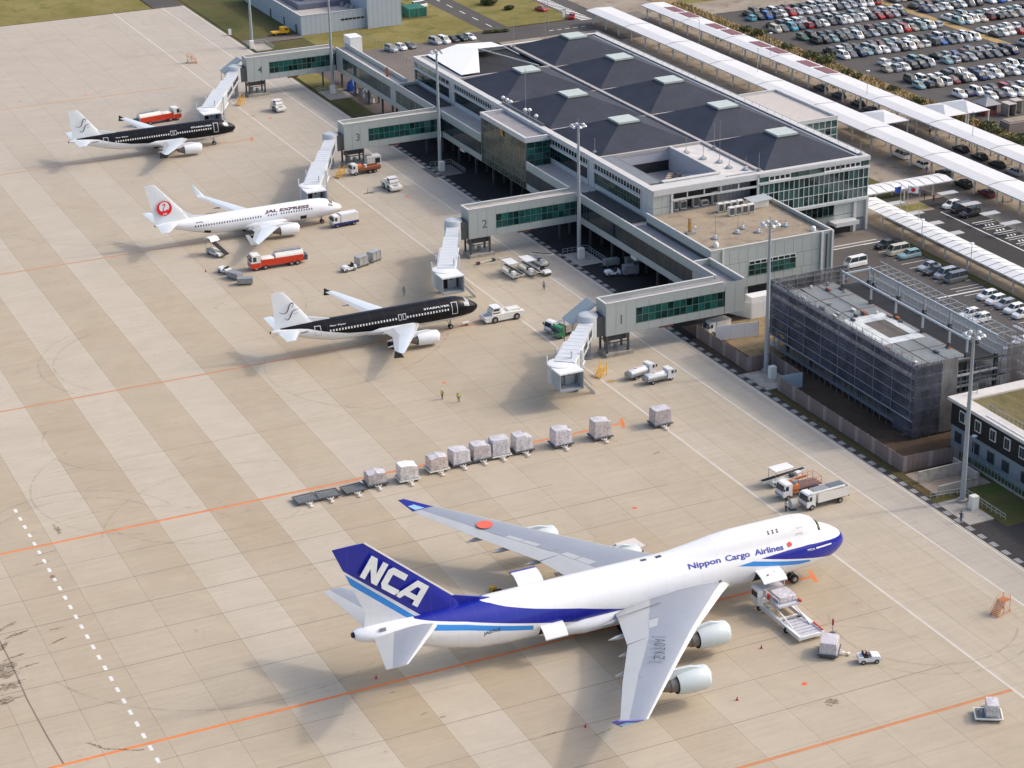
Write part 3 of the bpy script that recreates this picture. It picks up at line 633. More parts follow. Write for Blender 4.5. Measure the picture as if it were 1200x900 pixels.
# open court with the plant (first bay)
cw = mat('court_wall', (.40, .41, .45), .7, var=.08)
MB().box(17.3, 29.6, 134.2, 153.2, 10.0, 10.1).obj('court_floor', ROOFG, T, world=True)
MB().box(29.3, 29.7, 133.8, 153.3, 10.1, 14.75).box(17.2, 17.35, 134, 153.3, 10.1, 14.3).box(17.3, 29.3, 153.2, 153.45, 12.2, 14.6).obj('court_wall', cw, T, world=True)
MB().box(17.4, 29.2, 153.15, 153.3, 10.1, 12.2).obj('court_opening', DARK, T, world=True)
MB().box(17.3, 29.4, 133.4, 134.2, 10.1, 14.75).obj('court_beam', FRAMEW, T, world=True)
MB().box(29.8, 36.5, 131.5, 153.1, 14.2, 14.36).obj('court_deck', mat('pale_deck', (.60, .57, .54), .8, var=.2, scale=.5), T, world=True)
MB().box(29.7, 36.6, 131.1, 131.5, 14.2, 14.85).box(29.25, 29.75, 133.8, 153.3, 14.76, 14.9).box(17.2, 29.2, 133.3, 134.3, 14.76, 14.9).box(14, 30, TYS+1, 133.3, 14.2, 14.6).obj('court_coping', COPE, T, world=True)
b = MB()
for k in range(38): b.box(14.1, 16.9, 134+k*.5, 134.34+k*.5, 14.35, 14.75)
b.box(14.0, 14.12, 133.9, 153.2, 14.2, 14.8).box(16.9, 17.02, 133.9, 153.2, 14.2, 14.8); b.obj('roof_grating', GREYM, T, world=True, kind='stuff')
def small_unit(x, y, z, w=.9, d=.7, h=1.3, lab='', m=OFFW, cat='air conditioner', group=None, name='air_conditioner'):
    t = thing(name, lab, cat, (x, y, z), 0, group)
    MB().box(-w/2, w/2, -d/2, d/2, .12, h).obj('casing', m, t); MB().box(-w/2+.08, w/2-.08, -d/2-.03, -d/2-.002, .3, h-.15).obj('grille', DGREY, t)
    MB().box(-w/2, w/2, -d/2+.1, -d/2+.2, 0, .12).box(-w/2, w/2, d/2-.2, d/2-.1, 0, .12).obj('foot', DGREY, t); return t
u0 = small_unit(25.0, 125.6, 10.0, 1.1, .9, 1.75, 'cream air conditioner, leftmost of the rear row of four on the tan roof', group='air conditioners on the tan roof')
for k, q in enumerate(('second from left', 'third from left', 'rightmost')): dup(u0, (26.4+k*1.4, 125.6, 10.0), 0, 'cream air conditioner, %s in the rear row of four on the tan roof' % q)
u1 = small_unit(25.7, 122.8, 10.0, 1.15, .9, 1.7, 'cream air conditioner, leftmost of the front row of four on the tan roof', group='air conditioners on the tan roof')
for k, q in enumerate(('second from left', 'third from left', 'rightmost')): dup(u1, (27.1+k*1.4, 122.8, 10.0), 0, 'cream air conditioner, %s in the front row of four on the tan roof' % q)
for k, (x, w_, h_, d_) in enumerate(((18.6, .9, 1.9, 'tall narrow unit at the left end'), (20.2, 1.3, 1.7, 'double fan unit, second from the left'), (22.9, 1.2, 2.1, 'tall unit in the middle'), (24.8, 1.4, 1.1, 'low square unit, fourth from the left'), (27.0, 1.1, 2.3, 'tallest unit at the right end'))):
    small_unit(x, 131.2, 9.75, w_, .8, h_, 'white plant box in the dark recess: %s' % d_, group='plant boxes in the dark recess')
h = thing('roof_hut', 'small hut with pale sloping roof at the back of the tan roof', 'hut', (33.2, 125.5, 10.0)); MB().box(-1.6, 1.6, -1.1, 1.1, 0, 1.3).obj('wall', OFFW, h); MB().extr([(-2.3, 1.35), (2.2, 1.5), (2.2, 1.62), (-2.3, 1.47)], -1.8, 1.6).obj('roof', mat('pale_sheet_roof', (.42, .46, .47), .5), h)
def vent_mast(x, y, z, h, lab, name='roof_antenna', cat='antenna', group='antennas on the roofs'):
    t = thing(name, lab, cat, (x, y, z), 0, group); MB().cyl((0, 0, 0), (0, 0, .25), .75, 10).obj('base', STEEL, t)
    b = MB().cyl((0, 0, .25), (0, 0, h), .05, 6); [b.bar((0, 0, .9), (.55*math.cos(a), .55*math.sin(a), .25), .05) for a in (0, 2.1, 4.2)]; b.obj('rod', GREYM, t); MB().box(-.25, .25, -.2, .2, .25, .7).obj('box', OFFW, t); return t
for i, (x, y, h, q) in enumerate(((16.6, 112.8, 4, 'at the lower left of the tan roof'), (21.7, 113.6, 4.2, 'second from left along the tan roof'), (23.8, 115.4, 1.6, 'short, beside the floodlight head'), (25.2, 112.2, .9, 'lowest, near the front edge of the tan roof'), (31.4, 112.9, 1.2, 'at the right of the tan roof'),
        (30.8, 149, 3.5, 'at the far end of the pale deck'), (31.8, 144, 2.8, 'second along the pale deck'), (33.4, 140.5, 8.5, 'tallest of the pale deck'), (33.2, 136.5, 3, 'fourth along the pale deck'), (35.4, 134.0, 2.6, 'at the near end of the pale deck'))):
    vent_mast(x, y, 10.0 if i < 5 else 14.36, h, 'thin grey roof antenna, %s' % q)
for i, (x, y, s) in enumerate(((14.5, 109, 'near the front left corner'), (34.4, 108.4, 'near the front right corner'))):
    t = thing('roof_vent', 'white domed vent on the tan roof %s' % s, 'vent', (x, y, 10), 0, 'domed vents on the tan roof'); MB().loft([MB().ring((0, 0, z), (0, 0, 1), r, 14) for z, r in ((0, .5), (.55, .5), (.8, .38), (.92, .12))]).obj('dome', WHITE, t, smooth=60)
t = thing('roof_winch', 'orange and white winch standing near the left edge of the tan roof', 'winch', (13.9, 117.4, 10)); MB().bar((0, 0, 0), (0, .1, 2.9), .42).obj('post', mat('amber_paint', (.42, .20, .03), .5), t); MB().box(-.2, .25, -.26, .3, 2.2, 2.6).box(-.8, 1.0, -.6, .5, 0, .4).obj('base', STEEL, t); MB().bar((.3, 0, .2), (1.0, -.4, 1.3), .3).obj('arm', WHITE, t)
t = thing('roof_statue', 'small rust brown unit standing on the pier four gallery roof', 'roof unit', (9.4, 253.3, 8.68)); MB().box(-.25, .25, -.3, .3, 0, 1.9).obj('body', RUST, t); MB().box(-.1, .1, -.32, .32, 1.9, 2.1).obj('cap', DGREY, t)
t = thing('chiller', 'row of brown topped cooling pipes standing in the open roof court', 'cooling plant', (22.5, 143, 10.1))
for k in range(9): MB().cyl((-3+k*.8, -5+k*1.05, 0), (-3+k*.8, -5+k*1.05, 1.6), .55, 12).obj('fan_unit', mat('sandy_plant', (.45, .36, .26), .7, var=.3), t); MB().cyl((-1.4+k*.8, -5.6+k*1.05, 0), (-1.4+k*.8, -5.6+k*1.05, 1.5), .5, 12).obj('fan_unit', RUST if k % 2 else GREYM, t)
t = thing('roof_sign_lamps', 'grey angled panel row on a post inside the roof court', 'panel', (25.6, 138.5, 10.1)); MB().bar((0, 0, 0), (0, 0, 3.2), .18).obj('post', OFFW, t); [MB().box(-1.6+k*.85, -.9+k*.85, -.08, .05, 3.0-.1*k, 3.7-.1*k).obj('panel', STEEL, t) for k in range(4)]
rl = 'thin lightning rod '
for i, (x, y, z, h, q) in enumerate(((14.8, 188.5, 14.9, 9.5, 'rising from the front roof edge beside the glass bay'), (14.6, 156.5, 14.9, 3.0, 'with twin tips at the corner of the roof court'), (36.8, 148.5, 14.8, 5.0, 'in the middle gutter near the roof court'), (36.6, 131.2, 14.9, 3.4, 'at the front middle of the roof'), (58.9, 130.4, 15, 3, 'on the front right corner of the roof'), (37, 242, 14.8, 8, 'at the far end of the middle gutter'), (46, 243.8, 14.9, 9, 'over the far edge of the terminal roof'))):
    t = thing('lightning_rod', rl+q, 'lightning rod', (x, y, z), 0, 'lightning rods on the terminal roof'); MB().cyl((0, 0, 0), (0, 0, h), .055, 6).obj('rod', STEEL, t); MB().box(-.3, .3, -.3, .3, 0, .3).obj('foot', GREYM, t)
# roof floodlights
for i, (x, y, q) in enumerate(((13.6, 197.2, 'farthest'), (13.6, 195.2, 'second from the far end'), (13.6, 193.4, 'third from the far end'), (13.6, 186.3, 'fourth from the far end'), (13.6, 184.1, 'fifth, the tallest'), (13.6, 181.0, 'nearest'))):
    t = thing('roof_camera', 'white dish camera above the glass bay, %s' % q, 'camera', (x, y, 14.92), 0, 'dish cameras on the roof edge')
    hh = 1.9 if i == 4 else 1.4; MB().cyl((0, 0, 0), (0, 0, hh), .09, 6).obj('post', STEEL, t); MB().loft([MB().ring((0, 0, hh+z), (0, 0, 1), r, 12) for z, r in ((-.25, .2), (-.1, .42), (.15, .45), (.4, .2))]).obj('dish', WHITE, t, smooth=60)
t = thing('roof_cable_tray', 'dark cable tray running along the front roof edge', 'cable tray', (13.9, 190, 14.92)); MB().box(-.3, .3, -12, 8, .15, .35).obj('tray', DGREY, t)
# white tent roof over the far front bay
t = thing('tent_roof', 'white tensile tent roof over the open far bay of the terminal', 'tent roof', (25, 233, 14.5))
b = MB(); P = [(15.9, 244.3, 15.0), (15.5, 223.6, 15.0), (20.0, 223.6, 15.1), (26.5, 239.0, 16.3), (33.0, 239.6, 16.0), (33.0, 246.0, 15.6), (24, 245.6, 16.2)]
L = t.location; P = [Vector(p)-L for p in P]; b.add(P, [(0, 1, 3, 6), (1, 2, 3), (3, 4, 5, 6)]); b.add([p-Vector((0, 0, .12)) for p in P], [(0, 1, 3, 6), (1, 2, 3), (3, 4, 5, 6)]); b.obj('membrane', mat('tent_cloth', (.82, .82, .84), .7, var=.03), t)
b = MB(); b.bar(P[3], (9.5, -9.5, .3), .22); b.bar(P[4], (11, 4, -.3), .22); b.obj('mast', FRAMEW, t)
MB().box(13.3, 15.4, 222.5, 244.3, 14.3, 14.7).obj('roof_grating', GREYM, T, world=True)
MB().box(16, 36.4, 222.2, 244.3, 11.0, 11.1).obj('terrace_floor', ROOFP, T, world=True)
# ---- landside glass pavilion
E_ = thing('glass_pavilion', 'glass walled pavilion with flat beige roof behind the terminal', 'building', (68, 176, 0))
MB().box(60.5, 75.6, 164.2, 188.4, 0, 11.6).obj('core', DARK, E_, world=True); MB().box(60.5, 75.4, 164.4, 188.2, 11.6, 11.7).obj('roof', mat('beige_roof', (.50, .46, .42), .9, var=.08), E_, world=True)
grid(E_, 'window_pane', 'x', (60.6, 164.1, .2), 10, 1.5, 7, 1.6, GLC, gap=.08, fm=MULW, fw=.1, ft=.12)
parapet(E_, 60.4, 75.7, 164.0, 188.6, 11.5, 12.1, t=.35, m=FRAMEW, sides='wesn')
# ================================================================ LANDSIDE, SCAFFOLD, OTHER BUILDINGS
CANV = mat('white_canopy_membrane', (.66, .655, .65), .65, var=.07, scale=.12)
CANL = mat('pale_translucent_panel', (.72, .71, .69), .4, var=.08)
DRED = mat('dull_maroon_panel', (.22, .085, .09), .6, var=.15)
def long_canopy(name, label, x0, x1, ys, z=3.85, rise=.38):
    t = thing(name, label, 'canopy', ((x0+x1)/2, ys[0], 0)); w_ = x1-x0
    b = MB(); L = 22.4-.06
    b.extr([(-w_/2, 0), (-w_*.12, rise), (w_/2, .12), (w_/2, .02), (-w_*.12, rise-.12), (-w_/2, -.12)], 0, -L); me = b.mesh('roof_panel', CANV)
    fr = MB(); 
    for dx in (-w_*.28, w_*.25): fr.box(dx-.14, dx+.14, -.2, .2, 0, z-.1)
    fr.box(-w_/2+.2, w_/2-.2, -.12, .12, z-.32, z-.12); fm = fr.mesh('support', FRAMEW)
    sf = MB().extr([(-w_/2, -.1), (-w_*.12, rise-.1), (w_/2, .02), (w_/2, .14), (-w_*.12, rise+.04), (-w_/2, .03)], -.2, -.02).mesh('seam', GREYM)
    for a in ys[:-1]:
        inst('roof_panel', me, t, (0, a-ys[0], z)); inst('seam', sf, t, (0, a-ys[0]+.12, z+.03))
        for q in (0, .333, .667): inst('support', fm, t, (0, a-ys[0]-q*22.4-1, 0))
    e = MB().box(-w_/2-.02, -w_/2+.1, -(ys[0]-ys[-1]), 0, z-.3, z+.0).box(w_/2-.1, w_/2+.02, -(ys[0]-ys[-1]), 0, z-.2, z+.1); e.obj('eave', FRAMEW, t)
    return t
C1 = long_canopy('kerbside_canopy', 'long white canopy running beside the terminal over the set down pavement', 90.2, 97.7, [310.2-22.4*k for k in range(13)])
C2 = long_canopy('kerbside_canopy', 'long white canopy on the car park side with maroon panels at its far end', 105.9, 113.1, [308.2-22.4*k for k in range(13)])
for a in (249.0, 226.6, 271.4, 293.8):
    pm = MB().box(-.45, .45, -3.2, 3.2, 0, .03).mesh('maroon_panel', DRED)
    for i in range(3):
        for j in (0, 1): inst('maroon_panel', pm, C2, (1.1*i+.2+j*.25, a-308.2+4.2-7.6*j, 4.235-.07*i))
def tent(name, label, x0, x1, y0, y1, z, apex, n=1):
    t = thing(name, label, 'canopy', ((x0+x1)/2, (y0+y1)/2, 0)); w_ = (x1-x0)/n
    for i in range(n):
        a = x0+i*w_-t.location.x; b0, b1 = y0-t.location.y, y1-t.location.y; c = (a+w_/2, 0, z+apex)
        mbf = MB().add([(a+.05, b0, z), (a+w_-.05, b0, z), (a+w_-.05, b1, z), (a+.05, b1, z), c], [(0, 1, 4), (1, 2, 4), (2, 3, 4), (3, 0, 4)])
        o_ = len(mbf.v); mbf.add([(a+.05, b0, z-.12), (a+w_-.05, b0, z-.12), (a+w_-.05, b1, z-.12), (a+.05, b1, z-.12)], [(0, 1, 2, 3)]); mbf.obj('tent_roof', CANV, t)
        for px, py in ((a+.3, b0+.3), (a+w_-.3, b0+.3), (a+.3, b1-.3), (a+w_-.3, b1-.3)): MB().box(px-.15, px+.15, py-.15, py+.15, 0, z-.1).obj('post', FRAMEW, t)
    return t
tent('crossing_canopy', 'small white peaked canopy bridging the road between the two long canopies', 98.6, 105.4, 180.0, 190.3, 3.2, 1.1)
tent('entrance_tent', 'white double peaked tent at the car park entrance beside the brick kiosk', 114.0, 126.4, 178.6, 189.0, 3.1, 1.3, 2)
t = thing('ticket_kiosk', 'small red brick kiosk with grey pyramid roof by the car park', 'kiosk', (130.6, 185.6, 0)); MB().box(-1.6, 1.6, -1.8, 1.8, 0, 2.5).obj('wall', mat('red_brick', (.30, .07, .05), .8, var=.2), t)
MB().add([(-2.3, -2.6, 2.5), (2.3, -2.6, 2.5), (2.3, 2.6, 2.5), (-2.3, 2.6, 2.5), (0, 0, 4.0)], [(0, 1, 4), (1, 2, 4), (2, 3, 4), (3, 0, 4), (3, 2, 1, 0)]).obj('roof', mat('grey_tile_roof', (.30, .30, .31), .8), t); MB().box(-1.1, 1.1, -1.85, -1.81, 1.1, 2.0).obj('window', GLV, t)
t = thing('bus_shelter', 'open pale shelter with flat roof right of the red kiosk', 'shelter', (135.2, 182.3, 0)); MB().box(-2.0, .3, -1.5, 1.6, 2.7, 2.85).obj('roof', mat('pinkish_concrete', (.48, .42, .38), .8), t); MB().box(.4, 2.8, -.6, 1.8, 3.0, 3.15).obj('roof', mat('pinkish_concrete', (.48, .42, .38), .8), t); [MB().box(*q).obj('wall', CONC, t) for q in ((-1.9, -1.7, -1.4, 1.5, 0, 2.7), (.1, .28, -1.4, 1.5, 0, 2.7), (2.5, 2.7, -.5, 1.7, 0, 3.0))]; MB().box(-1.6, 0, 1.3, 1.5, 0, 2.3).obj('machine', DGREY, t)
t = thing('rock_wall', 'rough stone retaining wall with pale capping right of the tent', 'wall', (128.5, 172.5, 0)); MB().extr([(-3, 0), (-2.8, 1.9), (4, 1.9), (4, 0)], -2, 1.5).obj('stone', mat('stone', (.22, .18, .16), .9, var=.35, scale=2, bump=.6), t); MB().box(-2.2, 4.1, -1.2, 1.7, 1.92, 2.05).obj('capping', PAVE, t)
# covered walkways with separate roof panels
def walkway(label, pts_y, x0, x1, z, along, label2=None):
    t = thing('covered_walkway', label, 'walkway canopy', (0, 0, 0)); return t
def walk(label, o, n, pitch, w_, z, ax):
    t = thing('covered_walkway', label, 'covered walkway', (o[0], o[1], 0)); g_ = .22
    if ax == 'y': pm = MB().extr([(0, 0), (w_*.5, .35), (w_, 0), (w_, -.08), (w_*.5, .27), (0, -.08)], g_, pitch).mesh('roof_panel', CANL); rb_ = MB().extr([(-.05, -.05), (w_*.5, .38), (w_+.05, -.05), (w_, -.2), (0, -.2)], 0, g_).mesh('rib', DGREY)
    else: pm = MB().extr([(0, 0), (w_*.5, .35), (w_, 0), (w_, -.08), (w_*.5, .27), (0, -.08)], g_, pitch, ax='x').mesh('roof_panel', CANL); rb_ = MB().extr([(-.05, -.05), (w_*.5, .38), (w_+.05, -.05), (w_, -.2), (0, -.2)], 0, g_, ax='x').mesh('rib', DGREY)
    post = MB().box(-.12, .12, -.12, .12, 0, z-.1).mesh('post', FRAMEW)
    for i in range(n):
        p = (0, i*pitch, z) if ax == 'y' else (i*pitch, 0, z); inst('roof_panel', pm, t, p); inst('rib', rb_, t, p)
        if i % 3 == 1:
            for s in (.5, w_-.5): inst('post', post, t, (s, i*pitch, 0) if ax == 'y' else (i*pitch, s, 0))
    e = MB(); n_ = n*pitch
    (e.box(-.1, .08, 0, n_, z-.22, z-.02).box(w_-.08, w_+.1, 0, n_, z-.22, z-.02) if ax == 'y' else e.box(0, n_, -.1, .08, z-.22, z-.02).box(0, n_, w_-.08, w_+.1, z-.22, z-.02)).obj('eave', FRAMEW, t)
    return t
walk('covered walkway with ribbed pale roof leading from the terminal corner along the staff car park', (63.2, 30), 47, 2.3, 5.0, 2.75, 'y')
walk('short covered walkway with ribbed pale roof crossing the lawn to the long canopy', (67.6, 140.1), 9, 2.32, 5.2, 2.8, 'x')
for i, (x0, x1, y, q) in enumerate(((81, 85.2, 134.6, 'farthest of the right row'), (81, 85, 126.7, 'second of the right row'), (80.7, 84.6, 120, 'third of the right row'), (80.5, 84.6, 113.3, 'nearest of the right row'),
        (68.6, 72.0, 134, 'farthest of the left row'), (68.6, 71.6, 127, 'second of the left row'), (68.6, 71.4, 120.1, 'third of the left row'), (68.6, 71.3, 113.4, 'nearest of the left row'))):
    t = thing('flat_canopy', 'small flat pale canopy over the coach bays, %s' % q, 'canopy', ((x0+x1)/2, y, 0), 0, 'flat canopies over the coach bays'); h_ = (x1-x0)/2
    MB().box(-h_, h_, -.9, .9, 2.35, 2.45).obj('roof', mat('dull_canopy_panel', (.42, .42, .41), .6), t); MB().box(h_-.6, h_-.45, -.08, .08, 0, 2.35).obj('post', STEEL, t)
# flags
FP = (((67.8, 129.0), 7.2, 'blue'), ((66.9, 125.4), 8.4, 'japan'), ((67.6, 122.5), 7.8, ''))
for (x, y), h, kind in FP:
    t = thing('flagpole', 'white flagpole at the terminal corner, ' + dict(blue='flying a blue flag', japan='flying the white flag with red disc', )[kind] if kind else 'white flagpole at the terminal corner with no flag, nearest of three', 'flagpole', (x, y, 0), 0, 'flagpoles by the walkway')
    MB().cyl((0, 0, 0), (0, 0, h+.6), .07, 8).obj('pole', STEEL, t)
    if kind:
        b = MB(); n_ = 8; w_, hh = (2.0, 1.35) if kind == 'japan' else (1.3, 1.2)
        dx, dy = (.75, -.66) if kind == 'japan' else (-.7, .6)
        for i in range(n_+1):
            u = i/n_; wv = .12*math.sin(u*7); b.v += [(dx*w_*u+wv*.6, dy*w_*u+wv, h+.4-.25*u*(kind == 'blue')), (dx*w_*u+wv*.6, dy*w_*u+wv, h+.4-hh-.25*u*(kind == 'blue'))]
        for i in range(n_): b.f.append((2*i, 2*i+1, 2*i+3, 2*i+2)); b.m.append(0)
        fl = b.obj('flag', WHITE if kind == 'japan' else BLUE, t)
        if kind == 'japan': 
            cx, cy = dx*w_*.5, dy*w_*.5; nn = Vector((-.66, -.75, 0)); b = MB()
            P = [Vector((cx, cy, h-.27))+Vector((dx, dy, 0))*.42*math.cos(a)+Vector((0, 0, 1))*.42*math.sin(a)+nn*.16 for a in [i*math.pi/8 for i in range(16)]]; b.add(P, [tuple(range(16))]); b.obj('red_disc', mat('flag_red', (.65, .01, .03), .7), fl)
# ---- tall floodlight masts
def light_mast(x, y, lab, h=26, block=(-.3, -1.7)):
    t = thing('light_mast', lab, 'light mast', (x, y, 0), 0, 'tall floodlight masts along the apron edge')
    MB().cyl((0, 0, .1), (0, 0, h), .42, 14, .2).obj('pole', mat('mast_grey', (.33, .36, .38), .5, .2, var=.1), t, smooth=40)
    MB().cyl((0, 0, 0), (0, 0, .5), .75, 14).obj('footing', CONC, t)
    b = MB(); R_ = 1.35; pts = [(R_*math.cos(i*math.pi/6), R_*math.sin(i*math.pi/6), h-.3) for i in range(13)]; b.pipe(pts, .07); b.bar((-R_, 0, h-.3), (R_, 0, h-.3), .1); b.bar((0, -R_, h-.3), (0, R_, h-.3), .1); b.obj('head_ring', STEEL, t)
    lm_ = MB().loft([MB().ring((0, 0, z), (0, 0, 1), r, 10) for z, r in ((0, .38), (.3, .34), (.5, .15))]).mesh('floodlight', mat('lamp_housing', (.62, .64, .66), .3, .2, var=.1), 40)
    for i in range(6): inst('floodlight', lm_, t, (R_*math.cos(i*math.pi/3+.3), R_*math.sin(i*math.pi/3+.3), h-.55), rot=(.5*math.sin(i*math.pi/3), -.5*math.cos(i*math.pi/3), 0))
    MB().cyl((0, 0, h), (0, 0, h+1.1), .03, 5).obj('rod', STEEL, t)
    MB().box(block[0]-.55, block[0]+.55, block[1]-.5, block[1]+.5, 0, 2.1).obj('control_box', OFFW, t)
light_mast(4.6, 21.3, 'tall floodlight mast on a paved pad at the black building, nearest of six', block=(.0, -2.6))
light_mast(4.9, 77.4-1.8, 'tall floodlight mast standing in the notch of the brown board fence', block=(-.4, -2.6))
light_mast(3.4, 141.2, 'tall floodlight mast near the belt loaders at the gallery', block=(-.2, -1.2))
light_mast(2.2, 205.6, 'tall floodlight mast between the glass bay and the cream tractor', block=(-.2, -1.2))
light_mast(4.3, 277.0, 'tall floodlight mast in front of the pier numbered 4 on a grass pad', block=(-.6, -1.4))
light_mast(1.5, 330.7, 'tall floodlight mast beside the far lawn and yellow truck', block=(-.6, -1.6))
for i, (x, y) in enumerate(((0, 203), (-1.2, 201))): pass
def small_lamp(x, y, h, lab, m=STEEL):
    t = thing('street_lamp', lab, 'street lamp', (x, y, 0), 0, 'slim lamp posts'); MB().cyl((0, 0, 0), (0, 0, h), .08, 8, .05).obj('pole', m, t); MB().loft([MB().ring((0, 0, z), (0, 0, 1), r, 12) for z, r in ((h, .42), (h+.12, .4), (h+.2, .1))]).obj('lamp_head', WHITE, t)
small_lamp(12.9, 30.2, 5, 'slim lamp post with round white head by the black building')
for i, (x, y, h, q) in enumerate(((107.7, 200.5, 9.5, 'rising through the far canopy near three dark taxis'), (108, 160.4, 9.5, 'through the far canopy right of the white tent'), (107.5, 243, 9.5, 'through the maroon panelled canopy'), (98, 262, 10, 'between the two canopies at the far end'), (62.4, 114, 6, 'by the ribbed walkway above the blue van'), (62.4, 98.5, 6, 'by the ribbed walkway above the silver vans'), (62.4, 76.5, 6, 'by the ribbed walkway at the right edge'), (79, 311, 9, 'on the green island beyond the terminal'), (88, 318.5, 8, 'near the zebra crossing beyond the terminal'), (96, 230, 10, 'behind the terminal between pavement and road'))):
    small_lamp(x, y, h, 'slim lamp post %s' % q)
# ---- scaffolded building
SB = thing('scaffolded_building', 'half built block wrapped in blue grey scaffold netting with open concrete roof deck', 'building', (21, 63, 0))
MB().box(12, 33.5, 44.5, 83, -.1, .25).obj('ground_slab', CONC, SB, world=True)
dk = mat('wet_concrete_deck', (.21, .225, .225), .5, var=.35, scale=.3)
cl = MB()
for x in (12.4, 17.2, 22, 27.4): [cl.box(x-.25, x+.25, y-.25, y+.25, .25, 10.2) for y in (45, 52, 59.2, 66.4, 73.6, 81)]
cl.obj('column', DGREY, SB, world=True)
for z in (3.3, 6.8): MB().box(12, 33, 44.6, 83, z-.3, z).obj('floor_slab', mat('inner_floor', (.13, .14, .16), .8), SB, world=True)
MB().box(12.05, 22.4, 44.6, 83, 10.1, 10.38).box(22.4, 32, 44.6, 83, 9.6, 9.8).obj('roof_slab', DGREY, SB, world=True)
nx_, ny_ = 3, 6
for i in range(nx_):
    for j in range(ny_):
        if i == 1 and j in (2,): continue
        x0 = 12.1+i*3.4; y0 = 44.8+j*6.35
        inst('deck_panel', cbox('deck_panel', 3.15, 6.05, .1, dk), SB, (x0-21, y0-63, 10.4))
MB().box(12.1, 22.3, 44.7, 82.9, 10.385, 10.43).obj('joint_strip', mat('rust_joint', (.16, .09, .06), .8), SB, world=True)
wp = mat('white_sheet', (.60, .62, .61), .6, var=.35, scale=.5)
MB().box(13.4, 15.9, 55.0, 67.0, 10.51, 10.56).box(15.9, 21.2, 64.3, 67.0, 10.51, 10.56).box(15.9, 21.2, 55.0, 57.0, 10.51, 10.56).box(19.8, 21.2, 57, 64.3, 10.51, 10.56).obj('white_sheeting', wp, SB, world=True)
MB().box(15.9, 19.8, 57.2, 64.2, 10.39, 10.53).obj('roof_opening', mat('muddy_opening', (.12, .10, .085), .7, var=.4, scale=1.2), SB, world=True)
rdk = random.Random(3)
for k in range(26):
    x, y = rdk.uniform(12.8, 21.5), rdk.uniform(46, 82)
    if 15 < x < 20.5 and 56.5 < y < 65: continue
    w1_, d1_, h1_ = rdk.uniform(.15, .6), rdk.uniform(.3, 1.6), rdk.uniform(.08, .5)
    MB().box(x, x+w1_, y, y+d1_, 10.57, 10.57+h1_).obj('site_material', (DGREY, OFFW, RUST, STEEL)[k % 4], SB, world=True)
for k in range(14):
    y = 46+k*2.7; MB().cyl((12.4, y, 10.4), (12.4, y, 12.2), .05, 5).obj('guard_post', STEEL, SB, world=True)
MB().bar((12.4, 46, 11.4), (12.4, 82, 11.4), .05).bar((12.4, 46, 12.1), (12.4, 82, 12.1), .05).obj('guard_rail', STEEL, SB, world=True, kind='stuff')
fr = mat('pale_steel_frame', (.45, .49, .52), .4, .3, var=.1)
for x, ys in ((21.9, (79.5, 71.3, 64.2, 56.8, 49.7, 45.2)), (27.4, (80, 78.5, 71.3, 64.1, 57.1, 50))):
    for y in ys: inst('steel_column', cbox('steel_column', .28, .28, 2.9, fr), SB, (x-21-.14, y-63-.14, 10.0 if x > 25 else 10.4)); inst('column_base', cbox('column_base', .55, .55, .9, DGREY), SB, (x-21-.27, y-63-.27, 10.0 if x > 25 else 10.4))
MB().box(21.8, 22.05, 45, 80, 13.2, 13.5).obj('steel_beam', fr, SB, world=True)
MB().box(27.3, 27.55, 45, 80.4, 12.9, 13.2).obj('steel_beam', fr, SB, world=True); MB().box(22, 27.5, 79.4, 79.65, 12.95, 13.2).obj('steel_beam', fr, SB, world=True)
MB().box(22.7, 27.0, 44.8, 82, 9.85, 10.0).obj('gutter_slab', DARK, SB, world=True)
b = MB(); P1 = .035
for y in range(46, 82, 2): b.bar((27.3, y, 10.4), (27.3, y, 12.9), .09); b.bar((30.9, y, 9.8), (30.9, y, 13.2), .08); b.bar((27.4, y, 12.9), (30.9, y, 13.0), .07)
for z in (10.6, 11.8, 13.0): b.bar((30.9, 45, z), (30.9, 82, z), .09); b.bar((27.3, 45, z), (27.3, 80, z), .07)
for z in (12.2, 10.9): b.bar((29.0, 45, z), (29, 82, z), .07)
b.obj('roof_truss', fr, SB, world=True, kind='stuff')
# scaffolding tubes and boards
tb = mat('scaffold_tube', (.36, .38, .42), .4, .5, var=.15); b = MB(); brd = MB()
def scaf(x0, y0, x1, y1, nx, ny, ztop):
    n = max(nx, ny)
    for i in range(n+1):
        x, y = x0+(x1-x0)*i/n, y0+(y1-y0)*i/n; b.bar((x, y, 0), (x, y, ztop), .07)
        ix, iy = (.9, 0) if ny else (0, .9); b.bar((x+ix, y+iy, 0), (x+ix, y+iy, ztop), .07)
    for k in range(7):
        z = 1.8*k+1.0
        if z > ztop: break
        b.bar((x0, y0, z), (x1, y1, z), .06); b.bar((x0, y0, z+.9), (x1, y1, z+.9), .05)
        if ny: brd.box(x0+.1, x0+.8, min(y0, y1), max(y0, y1), z-.06, z)
        else: brd.box(min(x0, x1), max(x0, x1), y0+.1, y0+.8, z-.06, z)
scaf(10.55, 42.3, 10.55, 84, 0, 24, 12.4); scaf(10.6, 42.3, 18.2, 42.3, 5, 0, 12.4); scaf(27, 42.3, 34.4, 42.3, 5, 0, 12.6); scaf(10.6, 84.0, 26, 84.0, 9, 0, 12.4); scaf(34.0, 43, 34.0, 50, 0, 5, 12.4); scaf(18.2, 43.6, 27, 43.6, 5, 0, 9.4)
b2 = MB()
for k in range(7):
    z = 1.8*k+1.0
    if z > 3: b2.box(10.34, 10.39, 42.3, 84, z-.07, z+.09)
for y in range(43, 85, 5): b2.box(10.33, 10.40, y-.05, y+.05, 3, 12.4)
b2.obj('outer_ledger', mat('ledger_grey', (.20, .215, .26), .6, var=.2), SB, world=True, kind='stuff')
